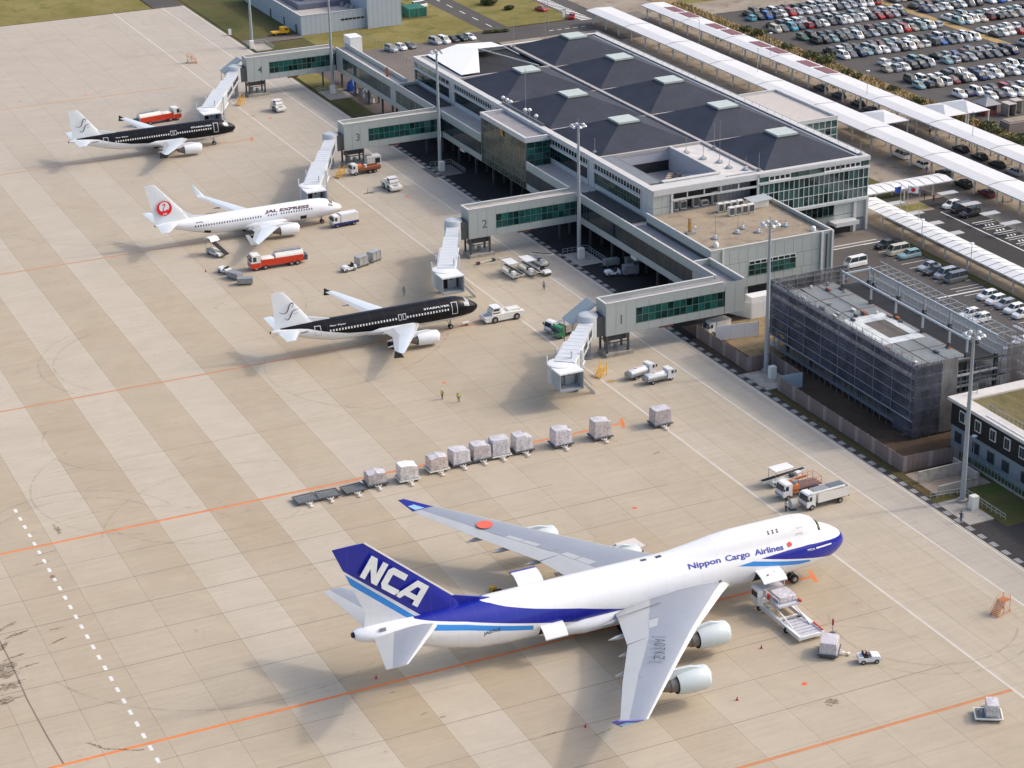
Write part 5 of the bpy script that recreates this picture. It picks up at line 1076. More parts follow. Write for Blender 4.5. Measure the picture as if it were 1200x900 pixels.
# ------------------------------------------------ 747 freighter
def jumbo():
    T = thing('cargo_airliner', 'large four engined cargo jet in white and blue with NCA on its tail', 'airliner', (-22.1, 11.8, 0))
    st = [(0, 4.72, 4.88, .06), (-.12, 4.42, 5.2, .38), (-.4, 4.05, 5.8, .82), (-1, 3.55, 6.42, 1.32), (-2, 3.05, 7.08, 1.86), (-3.2, 2.68, 7.68, 2.28), (-4.6, 2.42, 8.02, 2.64), (-6, 2.25, 8.25, 2.9), (-8, 2.12, 8.45, 3.1), (-11, 2.05, 8.55, 3.25),
          (-50, 2.05, 8.55, 3.25), (-54, 2.4, 8.56, 3.12), (-58, 3.4, 8.6, 2.75), (-62, 4.75, 8.62, 2.2), (-65, 5.75, 8.62, 1.75), (-67.5, 6.45, 8.55, 1.4), (-69, 6.85, 8.45, 1.05), (-69.6, 7.15, 8.25, .65)]
    hump = [(0, 4, .5), (-2.4, 6.6, .6), (-2.9, 7.2, .9), (-3.6, 7.7, 1.2), (-4.15, 8.18, 1.4), (-4.7, 8.62, 1.6), (-5.4, 9.2, 1.8), (-6.5, 9.7, 1.98), (-7.8, 9.9, 2.05), (-10, 9.88, 2.1), (-17, 9.85, 2.15), (-20, 9.6, 2.2), (-23, 9.15, 2.3), (-26, 8.75, 2.4), (-28.5, 8.56, 2.6), (-69.5, 5, 1)]
    F = Fus(st, hump)
    top = [(-62, 8.9), (-56, 8.9), (-54, 8.72), (-52, 8.35), (-50.4, 7.9), (-46.8, 7.05), (-40.7, 5.8), (-37, 4.8), (-33, 3.7), (-30, 3.3)]
    bot = [(-62, 8.5), (-60.1, 8.1), (-55.9, 7.35), (-47, 5.3), (-40.6, 3.76), (-36, 2.7), (-33, 2.2), (-30, 2.0)]
    t2 = [(-14.3, 6.45), (-10.6, 6.65), (-7.1, 6.62), (-4.2, 6.35), (-2.2, 6.1), (-1.2, 6.0), (-.5, 6.3), (0, 7)]; b2 = [(-14.3, 6.4), (-7, 4.72), (-4.9, 4.2), (-2.1, 3.3), (0, 1.0)]
    m = livery('white_blue_cargo_livery', (.86, .86, .87), [(NB, -62, -30, bot, top), (LB, -61, -47.2, [(x, z-.98) for x, z in bot], [(x, z-.32) for x, z in bot]), (NB, -14.3, .2, b2, t2),
        (LB, -18, -6.6, [(-18, 6.2), (-8.6, 4.2), (-6.6, 4.1)], [(-18, 6.2), (-15.6, 6.35), (-6.9, 4.45), (-6.6, 4.1)])])
    F.mesh(xs_of(st, hump)).obj('fuselage', m, T, smooth=60)
    # belly fairing
    b = MB(); b.loft([[(x, 3.5*w_*math.cos(a), 3.0+1.75*h*math.sin(a)) for a in [2*math.pi*i/24 for i in range(24)]] for x, w_, h in ((-19.5, .45, .35), (-23, .85, .8), (-28, 1.05, 1), (-40, 1.05, 1), (-44, .8, .8), (-47.5, .4, .3))]); b.obj('belly_fairing', mat('jumbo_fairing_white', (.80, .80, .81), .35), T, smooth=60)
    b = MB(); F.patch(b, -4.35, -4.95, math.radians(58), math.radians(122), .03, 3, 10); b.obj('cockpit_window', GLV, T)
    b = MB(); b.cyl((-69.45, 0, 7.78), (-69.9, 0, 7.8), .42, 12, .3); b.obj('tail_exhaust', DARK, T); MB().box(-66.7, -65.9, -1.3, -1.1, 8.05, 8.5).obj('tail_vent', GREYM, T)
    for sd in (-1, 1):
        secs = [(2.4, -18.4, 3.75, 17.2, .95), (5.2, -21.6, 4.05, 14.8, .85), (12.6, -29.4, 4.75, 9.6, .75), (21, -37.2, 5.5, 6.9, .65), (30.6, -45.9, 6.35, 3.6, .55)]
        w1 = wing_loft(secs, sd, None).obj('wing', [WGREY, WLIGHT, WEDGE], T, smooth=30)
        wl = MB(); o = [(-46.3, sd*30.6, 6.36), (-49.4, sd*30.6, 6.36), (-51.0, sd*31.7, 7.9), (-50.2, sd*31.7, 7.9)]; i_ = [(x, y-sd*.12, z+.1) for x, y, z in o]
        wl.loft([o, i_]); wl.obj('winglet', mat('winglet_blue', NB, .3), w1)
        wl = MB(); o = [(-47.6, sd*30.78, 6.42), (-49.0, sd*30.78, 6.42), (-49.9, sd*31.2, 7.0), (-49.0, sd*31.2, 7.05)]; i_ = [(x, y-sd*.3, z+.12) for x, y, z in o]; wl.loft([o, i_]); wl.obj('winglet_stripe', mat('stripe_white_blue', (.35, .6, .85), .3), w1)
        for yy, xx, zz in ((4.4, -36.2, 3.7), (8.5, -37.5, 4.0), (13.3, -38.6, 4.5), (17.8, -41.4, 4.9), (21.6, -43.4, 5.2)):
            b = MB(); b.loft([[(xx+dx, sd*yy+.32*k*math.cos(a), zz-.25+dz+.36*k*math.sin(a)) for a in [i*math.pi/4 for i in range(8)]] for dx, k, dz in ((2.2, .4, .1), (.8, 1, 0), (-.9, .8, -.1), (-2.0, .15, -.15))]); b.obj('flap_fairing', WLIGHT, w1, smooth=50)
        b = MB()
        for (y0, x0, z0), (y1, x1, z1) in (((5.2, -33.6, 4.32), (12.3, -36.2, 4.95)), ((12.3, -36.2, 4.98), (12.3, -39.0, 4.75)), ((5.0, -30.3, 4.9), (5.0, -36.5, 4.25))): b.bar((x0, sd*y0, z0+.05), (x1, sd*y1, z1+.05), .1, .06)
        b.obj('flap_gap', GREYM, w1)
        for q in range(7):
            if sd < 0 and q in (2, 3, 4, 5): continue
            y0 = 6.3+q*2.05 if q < 3 else 13.4+(q-3)*2.0; y1 = y0+1.85; P = []
            for yy, f_ in ((y0, .60), (y1, .60), (y1, .70), (y0, .70)):
                i_ = 1 if yy < 12.6 else 2; (ya, xa, za, ca, ta), (yb, xb, zb, cb, tb) = secs[i_], secs[i_+1]; t = (yy-ya)/(yb-ya); c_ = ca+(cb-ca)*t
                P.append((xa+(xb-xa)*t-c_*f_, sd*yy, za+(zb-za)*t+c_*(.059 if f_ < .65 else .05)*(ta+(tb-ta)*t)+.035))
            MB().add(P+[(x, y, z-.03) for x, y, z in P], [(0, 1, 2, 3), (7, 6, 5, 4), (0, 4, 5, 1), (1, 5, 6, 2), (2, 6, 7, 3), (3, 7, 4, 0)]).obj('spoiler_panel', WLIGHT if q % 3 else WGREY, w1)
        engine(T, -24.6, sd*11.7, 2.75, 1.42, 4.3, ENGG, 2.6, 4.35, -28.7); engine(T, -32.6, sd*20.8, 3.3, 1.42, 4.3, ENGG, 2.6, 5.25, -37.2)
        wing_loft([(0, -57.8, 7.35, 9.4, .8), (10.6, -66.9, 8.55, 2.7, .6)], sd, None).obj('stabilizer', [WGREY, WLIGHT, WEDGE], T, smooth=30)
    # fin, three livery zones as in the photograph
    fl = livery('tail_livery', (.80, .80, .82), [(NB, -73, -50, [(-73, 18.75), (-70.5, 16.62), (-61.1, 8.64), (-59.4, 7.2), (-50, 7.2)], [(-73, 23), (-50, 23)]),
        (LB, -73, -50, [(-73, 17.35), (-70.2, 15.0), (-61.6, 7.55), (-60, 6.2), (-50, 6.2)], [(-73, 18.35), (-70.4, 16.2), (-61.3, 8.2), (-59.6, 6.8), (-50, 6.8)])])
    b = MB(); fr = []
    for z, xl, c in ((7.9, -55.2, 13.2), (9.4, -56.0, 12.1), (10.4, -57.0, 11.0), (19.75, -67.7, 4.1)): fr.append([(xl-c*u, t*c*.75*(.5 if z > 19 else 1), z) for u, t in AF])
    b.loft(fr); fin = b.obj('tail_fin', fl, T, smooth=30)
    b = MB(); b.bar((-56.3, 0, 9.85), (-67.75, 0, 19.8), .22, .16); b.obj('fin_leading_edge', WHITE, fin); b = MB(); b.extr([(-51.5, 8.5), (-56.6, 10.1), (-58, 9.6), (-57, 8.4)], -.12, .12); b.obj('dorsal_fillet', fl, fin)
    O, U, V = Vector((-68.7, -.62, 15.77)), Vector((7.2, 0, -5.9)), Vector((1.65, 0, 2.47))
    def let(name, polys):
        b = MB()
        for p in polys: b.add([O+U*u+V*v for u, v in p], [tuple(range(len(p)))])
        b.obj(name, mat('letter_white', (.82, .83, .82), .4), fin)
    let('letter_n', [[(0, 0), (.085, 0), (.085, .62), (.0, .62)], [(0, .62), (.085, .62), (.105, 1), (0, 1)], [(.105, 1), (.085, .62), (.085, .5), (.195, 0), (.29, 0), (.29, .0), (.20, .42)], [(.20, .42), (.29, 0), (.29, 1), (.20, 1)]])
    let('letter_c', [[(.33, .18), (.38, 0), (.63, 0), (.63, .27), (.425, .27)], [(.33, .18), (.425, .27), (.425, .73), (.33, .82)], [(.33, .82), (.425, .73), (.63, .73), (.63, 1), (.38, 1)]])
    let('letter_a', [[(.60, 0), (.695, 0), (.845, .75), (.86, 1), (.80, 1)], [(.845, .75), (.905, .75), (.905, 0), (1, 0), (1, 1), (.86, 1)], [(.735, .2), (.905, .2), (.905, .42), (.78, .42)]])
    NBM = mat('letter_blue', (.035, .045, .34), .4); DKM = mat('letter_dark', (.06, .07, .09), .5); RDD = mat('sun_red', (.75, .04, .03), .4)
    F.text('Nippon', -24.9, -20.2, 7.2, 7.14, 1.05, .026, NBM, T); F.text('Cargo', -19.5, -15.9, 7.1, 7.02, 1.05, .026, NBM, T); F.text('Airlines', -15.2, -10.9, 6.98, 6.88, 1.05, .026, NBM, T)
    F.text('NCA', -7.3, -6.1, 5.85, 5.75, .42, .02, WHITE, T, 'nose_name'); b = MB(); F.patch(b, -5.9, -3.2, F.th(-5.9, 5.78), F.th(-5.9, 6.02), .03, 4, 1); b.obj('nose_name_band', WHITE, T)
    F.text('JA07KZ', -53.9, -51.6, 5.3, 5.45, .6, .02, DKM, T, 'registration')
    F.windows((-12.6, -11.95, -11.3), 8.3, .28, .38, DGREY, T, sides=(1,)); 
    b = MB(); P = [F.at(-9.9, F.th(-9.9, 7.25))+Vector((.33*math.cos(a), .33*math.sin(a)*.62, .33*math.sin(a)*.78))+F.norm(-9.9, F.th(-9.9, 7.0))*.09 for a in [i*math.pi/8 for i in range(16)]]; b.add(P, [tuple(range(16))]); b.obj('red_disc', RDD, T)
    for x, z in ((-7.9, 8.45), (-8.1, 7.6)): F.outline(x-.5, x+.4, z-.35, z+.3, .06, mat('pink_grey', (.62, .50, .50), .5), T)
    b = MB(); F.patch(b, -30.5, -29.7, math.radians(86), math.radians(95), .03); F.patch(b, -28.4, -27.6, math.radians(84), math.radians(93), .03); b.obj('roof_hatch', DGREY, T)
    # registration and sun disc on the wings
    wz = lambda y: 4.05+(y-5.2)*.0905
    text_plane(T, 'JA07KZ', (-35.6, -13.3, 5.66), (-.50, -.866, .080), (.92, -.38, -.02), 6.6, 1.4, DKM, .0, 'wing_registration', 0, 1.3)
    b = MB(); P = [(-42.0+1.15*math.cos(a), 23.0+1.0*math.sin(a), 6.02+.09*math.sin(a)-.00*math.cos(a)+.06) for a in [i*math.pi/12 for i in range(24)]]; b.add(P, [tuple(range(24))]); b.obj('wing_sun_disc', mat('sun_disc_orange', (.80, .13, .07), .4), T)
    # cargo doors
    b = MB(); F.patch(b, -15.3, -12.2, F.th(-14, 2.95), F.th(-14, 4.75), .02, 3, 3); b.obj('forward_hold_opening', DARK, T)
    b = MB(); F.patch(b, -46.2, -43.4, F.th(-45, 2.9), F.th(-45, 4.6), .02, 3, 3); b.obj('aft_hold_opening', DARK, T)
    def door(x0, x1, y, z, L, ang, m_, name, sgn=-1, curve=.35, edge=None):
        b = MB()
        pts = [(y, z)]; a = ang-curve/2
        for i in range(6): pts.append((pts[-1][0]+sgn*L/6*math.cos(a), pts[-1][1]+L/6*math.sin(a))); a += -curve/6*2
        th = [(p[0]+.0, p[1]+.14) for p in pts]; prof = pts+th[::-1]; b.extr(prof, x0, x1, ax='x'); o = b.obj(name, m_, T, smooth=30)
        if edge: b = MB(); q = pts[5:]+[(p[0], p[1]+.16) for p in pts[5:]][::-1]; q = [(p[0]+sgn*.02, p[1]) for p in q]; b.extr(q, x0-.02, x1+.02, ax='x'); b.obj('door_edge', edge, T)
        return o
    door(-15.4, -11.9, -3.18, 4.8, 2.5, math.radians(8), WHITE, 'forward_hold_door'); door(-46.3, -43.2, -3.15, 4.6, 2.1, math.radians(-8), WHITE, 'aft_hold_door')
    door(-46.7, -43.2, 2.2, 7.7, 2.9, math.radians(52), WHITE, 'main_deck_door', 1, .5, mat('winglet_blue', NB, .3))
    wm = wheel_mesh(.62, .42); gear(T, -7.6, 0, 3.0, .62, .45, (0,), wm, 'nose_gear')
    for x, y in ((-33.2, -1.9), (-33.2, 1.9), (-30.6, -5.5), (-30.6, 5.5)): gear(T, x, y, 3.6, .62, .55, (-.75, .75), wm, 'main_gear')
    b = MB(); F.patch(b, -20.8, -20.4, F.th(-20.6, 4.6), F.th(-20.6, 4.9), .02); F.patch(b, -24, -23.6, F.th(-24, 4.5), F.th(-24, 4.7), .02); b.obj('static_port', DGREY, T)
    return T
J = jumbo()
def twin(name, label, loc, kind):
    T = thing(name, label, 'airliner', loc)
    air = kind == 'star'
    if air:
        st = [(0, 3.28, 3.42, .05), (-.1, 3.08, 3.68, .28), (-.4, 2.78, 4.0, .62), (-1, 2.42, 4.42, 1.0), (-1.8, 2.12, 4.85, 1.32), (-2.8, 1.9, 5.42, 1.62), (-4, 1.8, 5.78, 1.85), (-5.5, 1.75, 5.9, 1.97), (-24, 1.75, 5.9, 1.97), (-27, 2.0, 5.9, 1.92), (-30, 2.65, 5.9, 1.7), (-33, 3.55, 5.85, 1.3), (-36, 4.5, 5.65, .75), (-37.4, 4.9, 5.4, .4), (-37.9, 5.0, 5.3, .22)]
        blk = (.006, .006, .009)
        m = livery('black_white_livery', (.80, .80, .80), [(blk, -36.3, .3, [(-36.3, 5.55), (-33, 5.35), (-31.6, 5.15), (-28.9, 4.35), (-24.6, 3.35), (-20, 2.85), (-10, 2.55), (-4, 2.55), (0, 2.6)], None)], .3, .0)
        finm = mat('tail_white', (.74, .77, .79), .35, var=.04); cowl = ENGW; wx = (WBLUE, WLIGHT, WEDGE)
        finr = [(5.3, -29.0, 8.6), (6.1, -30.6, 6.4), (12.0, -35.3, 2.1)]; dors = [(-27.2, 5.85), (-31.0, 6.9), (-33, 6), (-30, 5.6)]
        stab = [(0, -32.4, 5.0, 4.4, .8), (6.2, -35.6, 5.55, 1.5, .6)]
        wing = [(1.2, -11.2, 2.55, 7.6, .9), (2.0, -11.9, 2.6, 6.8, .9), (6.2, -14.2, 3.0, 4.3, .75), (16.6, -20.5, 4.2, 1.6, .6)]; ey, ex, er, eL = 5.75, -10.0, 1.08, 3.9; ng = -5.2; mgx, mgy = -17.7, 3.8; wr = .58
    else:
        st = [(0, 2.72, 2.9, .05), (-.15, 2.5, 3.15, .25), (-.6, 2.2, 3.5, .58), (-1.3, 1.92, 3.85, .9), (-2.2, 1.68, 4.35, 1.22), (-3.2, 1.52, 4.95, 1.5), (-4.6, 1.42, 5.25, 1.74), (-6.5, 1.38, 5.35, 1.88), (-24.5, 1.38, 5.35, 1.88), (-28, 1.75, 5.35, 1.8), (-31, 2.5, 5.32, 1.55), (-34, 3.4, 5.25, 1.1), (-37, 4.2, 5.1, .55), (-38.3, 4.5, 4.95, .28)]
        m = livery('plain_white_livery', (.84, .84, .85), [], .3)
        finm = mat('tail_white', (.74, .77, .79), .35, var=.04); cowl = ENGW; wx = (WBLUE, WLIGHT, WEDGE)
        finr = [(4.9, -31.0, 7.4), (6.4, -32.0, 6.4), (13.0, -37.8, 2.0)]; dors = [(-27.3, 5.3), (-30.5, 5.75), (-32.6, 7.1), (-34, 6), (-31, 5.0)]
        stab = [(0, -33.4, 4.75, 4.6, .8), (6.9, -37.4, 5.35, 1.5, .6)]
        wing = [(1.2, -12.2, 2.0, 8.0, .9), (2.0, -13.0, 2.05, 7.2, .9), (5.8, -15.6, 2.45, 4.6, .75), (16.9, -23.0, 3.7, 1.6, .6)]; ey, ex, er, eL = 4.85, -11.0, 1.05, 3.8; ng = -4.3; mgx, mgy = -19.6, 2.9; wr = .56
    F = Fus(st); F.mesh(xs_of(st, None, 1.0), 36).obj('fuselage', m, T, smooth=60)
    b = MB(); z0 = st[8][1]; b.loft([[(x, 2.2*w_*math.cos(a), z0+.9+1.15*h*math.sin(a)) for a in [2*math.pi*i/20 for i in range(20)]] for x, w_, h in ((-10.5, .5, .4), (-13, .95, .9), (-19, 1, 1), (-21.5, .7, .7), (-23.5, .35, .3))]); b.obj('belly_fairing', mat('fairing_white', (.74, .74, .74), .4), T, smooth=60)
    for sd in (-1, 1):
        w1 = wing_loft(wing, sd, None).obj('wing', wx, T, smooth=30); yt, xt, zt, ct, _ = wing[-1]
        if air:
            b = MB(); b.loft([[(xt-.1, sd*(yt+.02), zt-.75), (xt-ct-.3, sd*(yt+.02), zt-.55), (xt-ct-.1, sd*(yt+.1), zt+.75), (xt-.5, sd*(yt+.02), zt)], [(xt-.1, sd*(yt+.1), zt-.75), (xt-ct-.3, sd*(yt+.1), zt-.55), (xt-ct-.1, sd*(yt+.18), zt+.75), (xt-.5, sd*(yt+.1), zt)]]); b.obj('wingtip_fence', BLACKP, w1)
        else:
            b = MB(); rg = []
            for u, (dy, dz, dx, c) in enumerate(((0, 0, 0, 1.6), (.35, .12, -.25, 1.45), (.62, .6, -.7, 1.2), (.8, 2.5, -2.2, .6))): rg.append([(xt+dx-c*a, sd*(yt+dy)-sd*t*c*.5*min(1, u), zt+dz+t*c*.5*(1-min(1, u*.5))) for a, t in AF])
            b.loft(rg); b.obj('winglet', WBLUE, w1, smooth=40)
        for q, (yy, f_) in enumerate(((3.6, .0), (7.4, .0), (11.0, .0))):
            t = (yy-wing[2][0])/(yt-wing[2][0]) if yy > wing[2][0] else 0; te = (wing[2][1]-wing[2][3])+((xt-ct)-(wing[2][1]-wing[2][3]))*max(0, t); zz = wing[2][2]+(zt-wing[2][2])*max(0, t)
            b = MB(); b.loft([[(te+dx, sd*yy+.16*k*math.cos(a), zz-.2+.2*k*math.sin(a)) for a in [i*math.pi/3 for i in range(6)]] for dx, k in ((1.0, .4), (.3, 1), (-.5, .8), (-1.1, .15))]); b.obj('flap_fairing', WLIGHT if air else GREYM, w1, smooth=50)
        wing_loft(stab, sd, None).obj('stabilizer', [WBLUE, WBLUE, WEDGE], T, smooth=30)
        engine(T, ex, sd*ey, 1.52, er, eL, cowl, 1.6, 2.85, wing[2][1]+.3)
    b = MB(); b.loft([[(xl-c*u, t*c*.8*(.5 if z > 11 else 1), z) for u, t in AF] for z, xl, c in finr]); fin = b.obj('tail_fin', finm, T, smooth=30); MB().extr(dors, -.1, .1).obj('dorsal_fillet', finm, fin)
    MB().cyl((st[-1][0]+.15, 0, (st[-1][1]+st[-1][2])/2), (st[-1][0]-.12, 0, (st[-1][1]+st[-1][2])/2), .2, 10).obj('tail_exhaust', DARK, T)
    if air:
        LG = mat('light_outline', (.62, .62, .64), .4); wlit = mat('window_pale', (.70, .68, .64), .4)
        F.windows([-6.3-.54*i for i in range(41) if not 14.2 < 6.3+.54*i < 15.9], 4.35, .26, .36, wlit, T)
        F.text('STARFLYER', -10.75, -5.95, 4.93, 4.88, .42, .02, mat('letter_white', (.82, .83, .82), .4), T)
        F.text('Star Flyer', -27.9, -25.0, 5.0, 4.98, .32, .02, LG, T, 'small_name')
        F.outline(-5.6, -4.5, 3.35, 5.35, .11, LG, T); F.outline(-30.6, -29.5, 3.7, 5.4, .1, LG, T)
        for x in (-15.55, -14.75): F.outline(x-.02, x+.6, 4.0, 4.98, .09, LG, T, 'exit_outline')
        F.text('JA08MC' if loc[1] < 200 else 'JA05MC', -33.1, -31.6, 4.55, 4.7, .34, .02, mat('letter_dark', (.06, .07, .09), .5), T, 'registration')
        ink = mat('swash_dark', (.09, .10, .12), .5); S1 = [(-36.29, 8.71), (-36.06, 8.44), (-35.5, 8.29), (-35.06, 8.42), (-34.77, 8.88), (-34.61, 9.43), (-34.33, 9.89), (-33.95, 10.01), (-33.78, 9.73), (-33.93, 9.37), (-34.25, 9.24)]
        S2 = [(-35.43, 7.53), (-35.2, 7.17), (-34.82, 7.11), (-34.48, 7.49), (-34.26, 8.03), (-33.98, 8.49), (-33.46, 8.71), (-32.96, 8.75)]
        for S_ in (S1, S2):
            b = MB(); n_ = len(S_)
            for i in range(n_-1):
                wd = .07+.17*math.sin(math.pi*(i+.5)/(n_-1))**2; wd2 = .07+.17*math.sin(math.pi*(i+1.5)/(n_-1))**2
                (x0, z0), (x1, z1) = S_[i], S_[i+1]; 
                for dy in (-.52, .52): b.bar((x0, dy, z0), (x1, dy, z1), .02, wd) if abs(x1-x0) > 1e-3 else None
            b.obj('tail_swash', ink, fin)
        text_plane(T, 'STARFLYER', (-33.9, -.5, 7.9), (1, 0, .1), (0, 0, 1), .9, .16, ink, .01, 'tail_small_text')
    else:
        DKM = mat('letter_maroon', (.10, .03, .06), .4); 
        F.windows([-6.9-.53*i for i in range(46) if not (13.6 < 6.9+.53*i < 14.1 or 16.4 < 6.9+.53*i < 17.0)], 3.95, .24, .34, GLV, T)
        F.text('JAL EXPRESS', -16.6, -7.3, 4.42, 4.25, .78, .045, DKM, T, shear=.22); F.text('JA334J', -30.6, -29.2, 4.5, 4.5, .34, .02, DGREY, T, 'registration')
        b = MB(); F.patch(b, -9.3, -8.0, F.th(-9, 2.0), F.th(-9, 2.8), .02); b.obj('forward_hold_opening', DARK, T); b = MB(); F.patch(b, -29.0, -27.7, F.th(-28, 2.05), F.th(-28, 2.7), .02); b.obj('aft_hold_opening', DARK, T)
        cx, cz = -36.35, 8.15; red = mat('crane_red', (.72, .01, .02), .4)
        def disc(r, x, z, y, m_, nm, n=24, sq=1): 
            b = MB()
            for s in (-1, 1): b.add([(x+r*math.cos(a), s*y, z+r*sq*math.sin(a)) for a in [2*math.pi*i/n for i in range(n)]], [tuple(range(n))])
            b.obj(nm, m_, fin)
        disc(1.5, cx, cz, .50, red, 'red_roundel'); disc(1.0, cx, cz+.3, .515, finm, 'roundel_white')
        b = MB()
        for s in (-1, 1):
            y = s*.53; b.add([(cx-.62, y, cz-.75), (cx+.1, y, cz-.95), (cx+.75, y, cz-.6), (cx+.55, y, cz-.2), (cx+.12, y, cz-.45), (cx-.1, y, cz-.5), (cx-.42, y, cz-.35)], [(0, 1, 4, 5), (0, 5, 6), (1, 2, 3, 4)])
            P = [(-.15, -.5), (-.25, -.15), (-.1, .2), (.12, .5), (.15, .75), (-.05, .85)]
            for p, q in zip(P, P[1:]): b.bar((cx+p[0], y, cz+p[1]), (cx+q[0], y, cz+q[1]), .01, .16)
            b.add([(cx-.55, y, cz+.72), (cx+.1, y, cz+.66), (cx+.28, y, cz+.9), (cx, y, cz+1.0)], [(0, 1, 2, 3)])
        b.obj('roundel_bird', red, fin); text_plane(T, 'JAL', (cx-.48, -.54, cz-1.22), (1, 0, -.02), (0, 0, 1), 1.0, .32, WHITE, .04, 'roundel_text', .3)
    b = MB(); t0, t1 = (math.radians(50), math.radians(130)); x0, x1 = (-1.95, -2.75) if air else (-2.1, -2.9); F.patch(b, x0, x1, t0, t1, .02, 2, 10); F.patch(b, x0-.1, x1-.35, math.radians(24), t0-.03, .02, 2, 3); F.patch(b, x0-.1, x1-.35, t1+.03, math.radians(156), .02, 2, 3)
    b.obj('cockpit_window', GLV if not air else mat('shiny_cockpit_glass', (.30, .33, .34), .15), T)
    wm = wheel_mesh(wr, .34); gear(T, ng, 0, 2.0, wr*.72, .24, (0,), wheel_mesh(wr*.72, .24), 'nose_gear'); [gear(T, mgx, s*mgy, 2.4, wr, .45, (0,), wm, 'main_gear') for s in (-1, 1)]
    return T
twin('passenger_airliner', 'black and white narrow body jet with STARFLYER lettering, hitched to the large tow tractor', (-28.1, 118.0, 0), 'star')
twin('passenger_airliner', 'black and white narrow body jet farthest from the camera, beside the red fuel tanker', (-30.1, 247.4, 0), 'star')
twin('passenger_airliner', 'all white narrow body jet with JAL EXPRESS lettering and red crane tail disc', (-28.8, 183.3, 0), 'jal')
# ================================================================ BOARDING BRIDGES
BRW = mat('bridge_white', (.54, .56, .57), .45, var=.08, scale=.8); BRT = mat('bridge_roof', (.60, .62, .64), .45, var=.06, seam=(2, 50, 0)); BRG = mat('bridge_side_grey', (.36, .39, .41), .5, var=.12)
def bridge(label, rot, cabc, front_y, box_dark=True):
    T = thing('boarding_bridge', label, 'boarding bridge', (rot[0], rot[1], 0), 0, 'boarding bridges'); R0 = Vector((0, 0, 0))
    zr, zc = 4.4, 3.35
    b = MB(); n = 20; b.loft([b.ring((0, 0, z), (0, 0, 1), r, n) for z, r in ((3.8, 1.75), (7.3, 1.75), (7.75, 1.6), (8.0, 1.0), (8.08, .1))]); b.obj('rotunda', BRW, T, smooth=40)
    b = MB(); b.box(.3, 2.6, -1.5, 1.5, 4.0, 7.4); b.obj('rotunda_collar', DGREY, T)
    b = MB(); b.cyl((0, 0, 0), (0, 0, 3.8), .45, 12); b.cyl((0, 0, 0), (0, 0, .3), 1.1, 14); b.obj('rotunda_column', GREYM, T)
    C_ = Vector((cabc[0]-rot[0], cabc[1]-rot[1], 0)); d = C_.normalized(); L = C_.length; sd = Vector((-d.y, d.x, 0))
    segs = ((1.2, L*.42, 2.3, 2.35, 0), (L*.30, L*.70, 2.65, 2.65, .0), (L*.55, L-.9, 3.05, 2.95, .0))
    for k, (a, e, w_, h, _) in enumerate(segs):
        za, ze = zr+(zc-zr)*a/L, zr+(zc-zr)*e/L; A_, E_ = d*a, d*e
        b = MB(); rg = []
        for P, z in ((A_, za), (E_, ze)): rg.append([tuple(P+sd*sx*w_/2+Vector((0, 0, z+dz))) for sx, dz in ((-1, 0), (1, 0), (1, h), (-1, h))])
        b.loft(rg); tn = b.obj('tunnel', BRG if k == 9 else BRW, T)
        b = MB(); rg = []
        for P, z in ((A_, za), (E_, ze)): rg.append([tuple(P+sd*sx*(w_/2+.06)+Vector((0, 0, z+h+dz))) for sx, dz in ((-1, .004), (1, .004), (1, .14), (-1, .14))])
        b.loft(rg); b.obj('tunnel_roof', BRT, tn)
        b = MB(); nn = int((e-a)/1.3)
        for i in range(nn+1):
            P = d*(a+(e-a)*i/nn); z = za+(ze-za)*i/nn
            for s in (-1, 1): b.bar(P+sd*s*(w_/2+.03)+Vector((0, 0, z+.02)), P+sd*s*(w_/2+.03)+Vector((0, 0, z+h)), .1, .06)
            b.bar(P+sd*(w_/2+.02)+Vector((0, 0, z+h+.16)), P-sd*(w_/2+.02)+Vector((0, 0, z+h+.15)), .04, .02)
        b.obj('tunnel_rib', BRW, tn)
        if k < 2:
            b = MB(); P0, P1 = d*(a+1)+Vector((0, 0, za+.7)), d*(e-1)+Vector((0, 0, ze+.7))
            for s in (-1, 1): b.add([P0+sd*s*(w_/2+.05), P1+sd*s*(w_/2+.05), P1+sd*s*(w_/2+.05)+Vector((0, 0, 1.1)), P0+sd*s*(w_/2+.05)+Vector((0, 0, 1.1))], [(0, 1, 2, 3)])
            b.obj('side_window', GLV, tn)
    # side truss of the outer tunnel
    b = MB(); a, e = L*.55, L-.9; w2 = 1.72
    for s in (1, -1):
        p0, p1 = d*a+sd*s*w2, d*e+sd*s*w2; z0 = zr+(zc-zr)*a/L; z1 = zr+(zc-zr)*e/L; b.bar(p0+Vector((0, 0, z0+2.9)), p1+Vector((0, 0, z1+2.9)), .16); b.bar(p0+Vector((0, 0, z0-.1)), p1+Vector((0, 0, z1-.1)), .2)
    b.obj('tunnel_rail', WHITE, T)
    # lifting gear
    G_ = d*(L*.76); b = MB()
    for s in (1, -1):
        b.bar(G_+sd*s*2.05+Vector((0, 0, .9)), G_+sd*s*2.05+Vector((0, 0, 7.1)), .32); b.bar(G_+sd*s*1.6+Vector((0, 0, 3.2)), G_+sd*s*2.1+Vector((0, 0, 3.2)), .3)
    b.bar(G_-sd*2.2+Vector((0, 0, 1.0)), G_+sd*2.2+Vector((0, 0, 1.0)), .45); b.bar(G_-sd*2.1+Vector((0, 0, 3.0)), G_+sd*2.1+Vector((0, 0, 3.0)), .3); lg_ = b.obj('lift_column', BRW, T)
    wmm = MC.setdefault('bw', wheel_mesh(.55, .4))
    for s in (-1.0, 1.0):
        for q in (-.3, .3): inst('wheel', wmm, lg_, tuple(G_+sd*s+d.cross(Vector((0, 0, 1)))*q*0+sd*q+Vector((0, 0, .55))), rz=math.atan2(d.y, d.x))
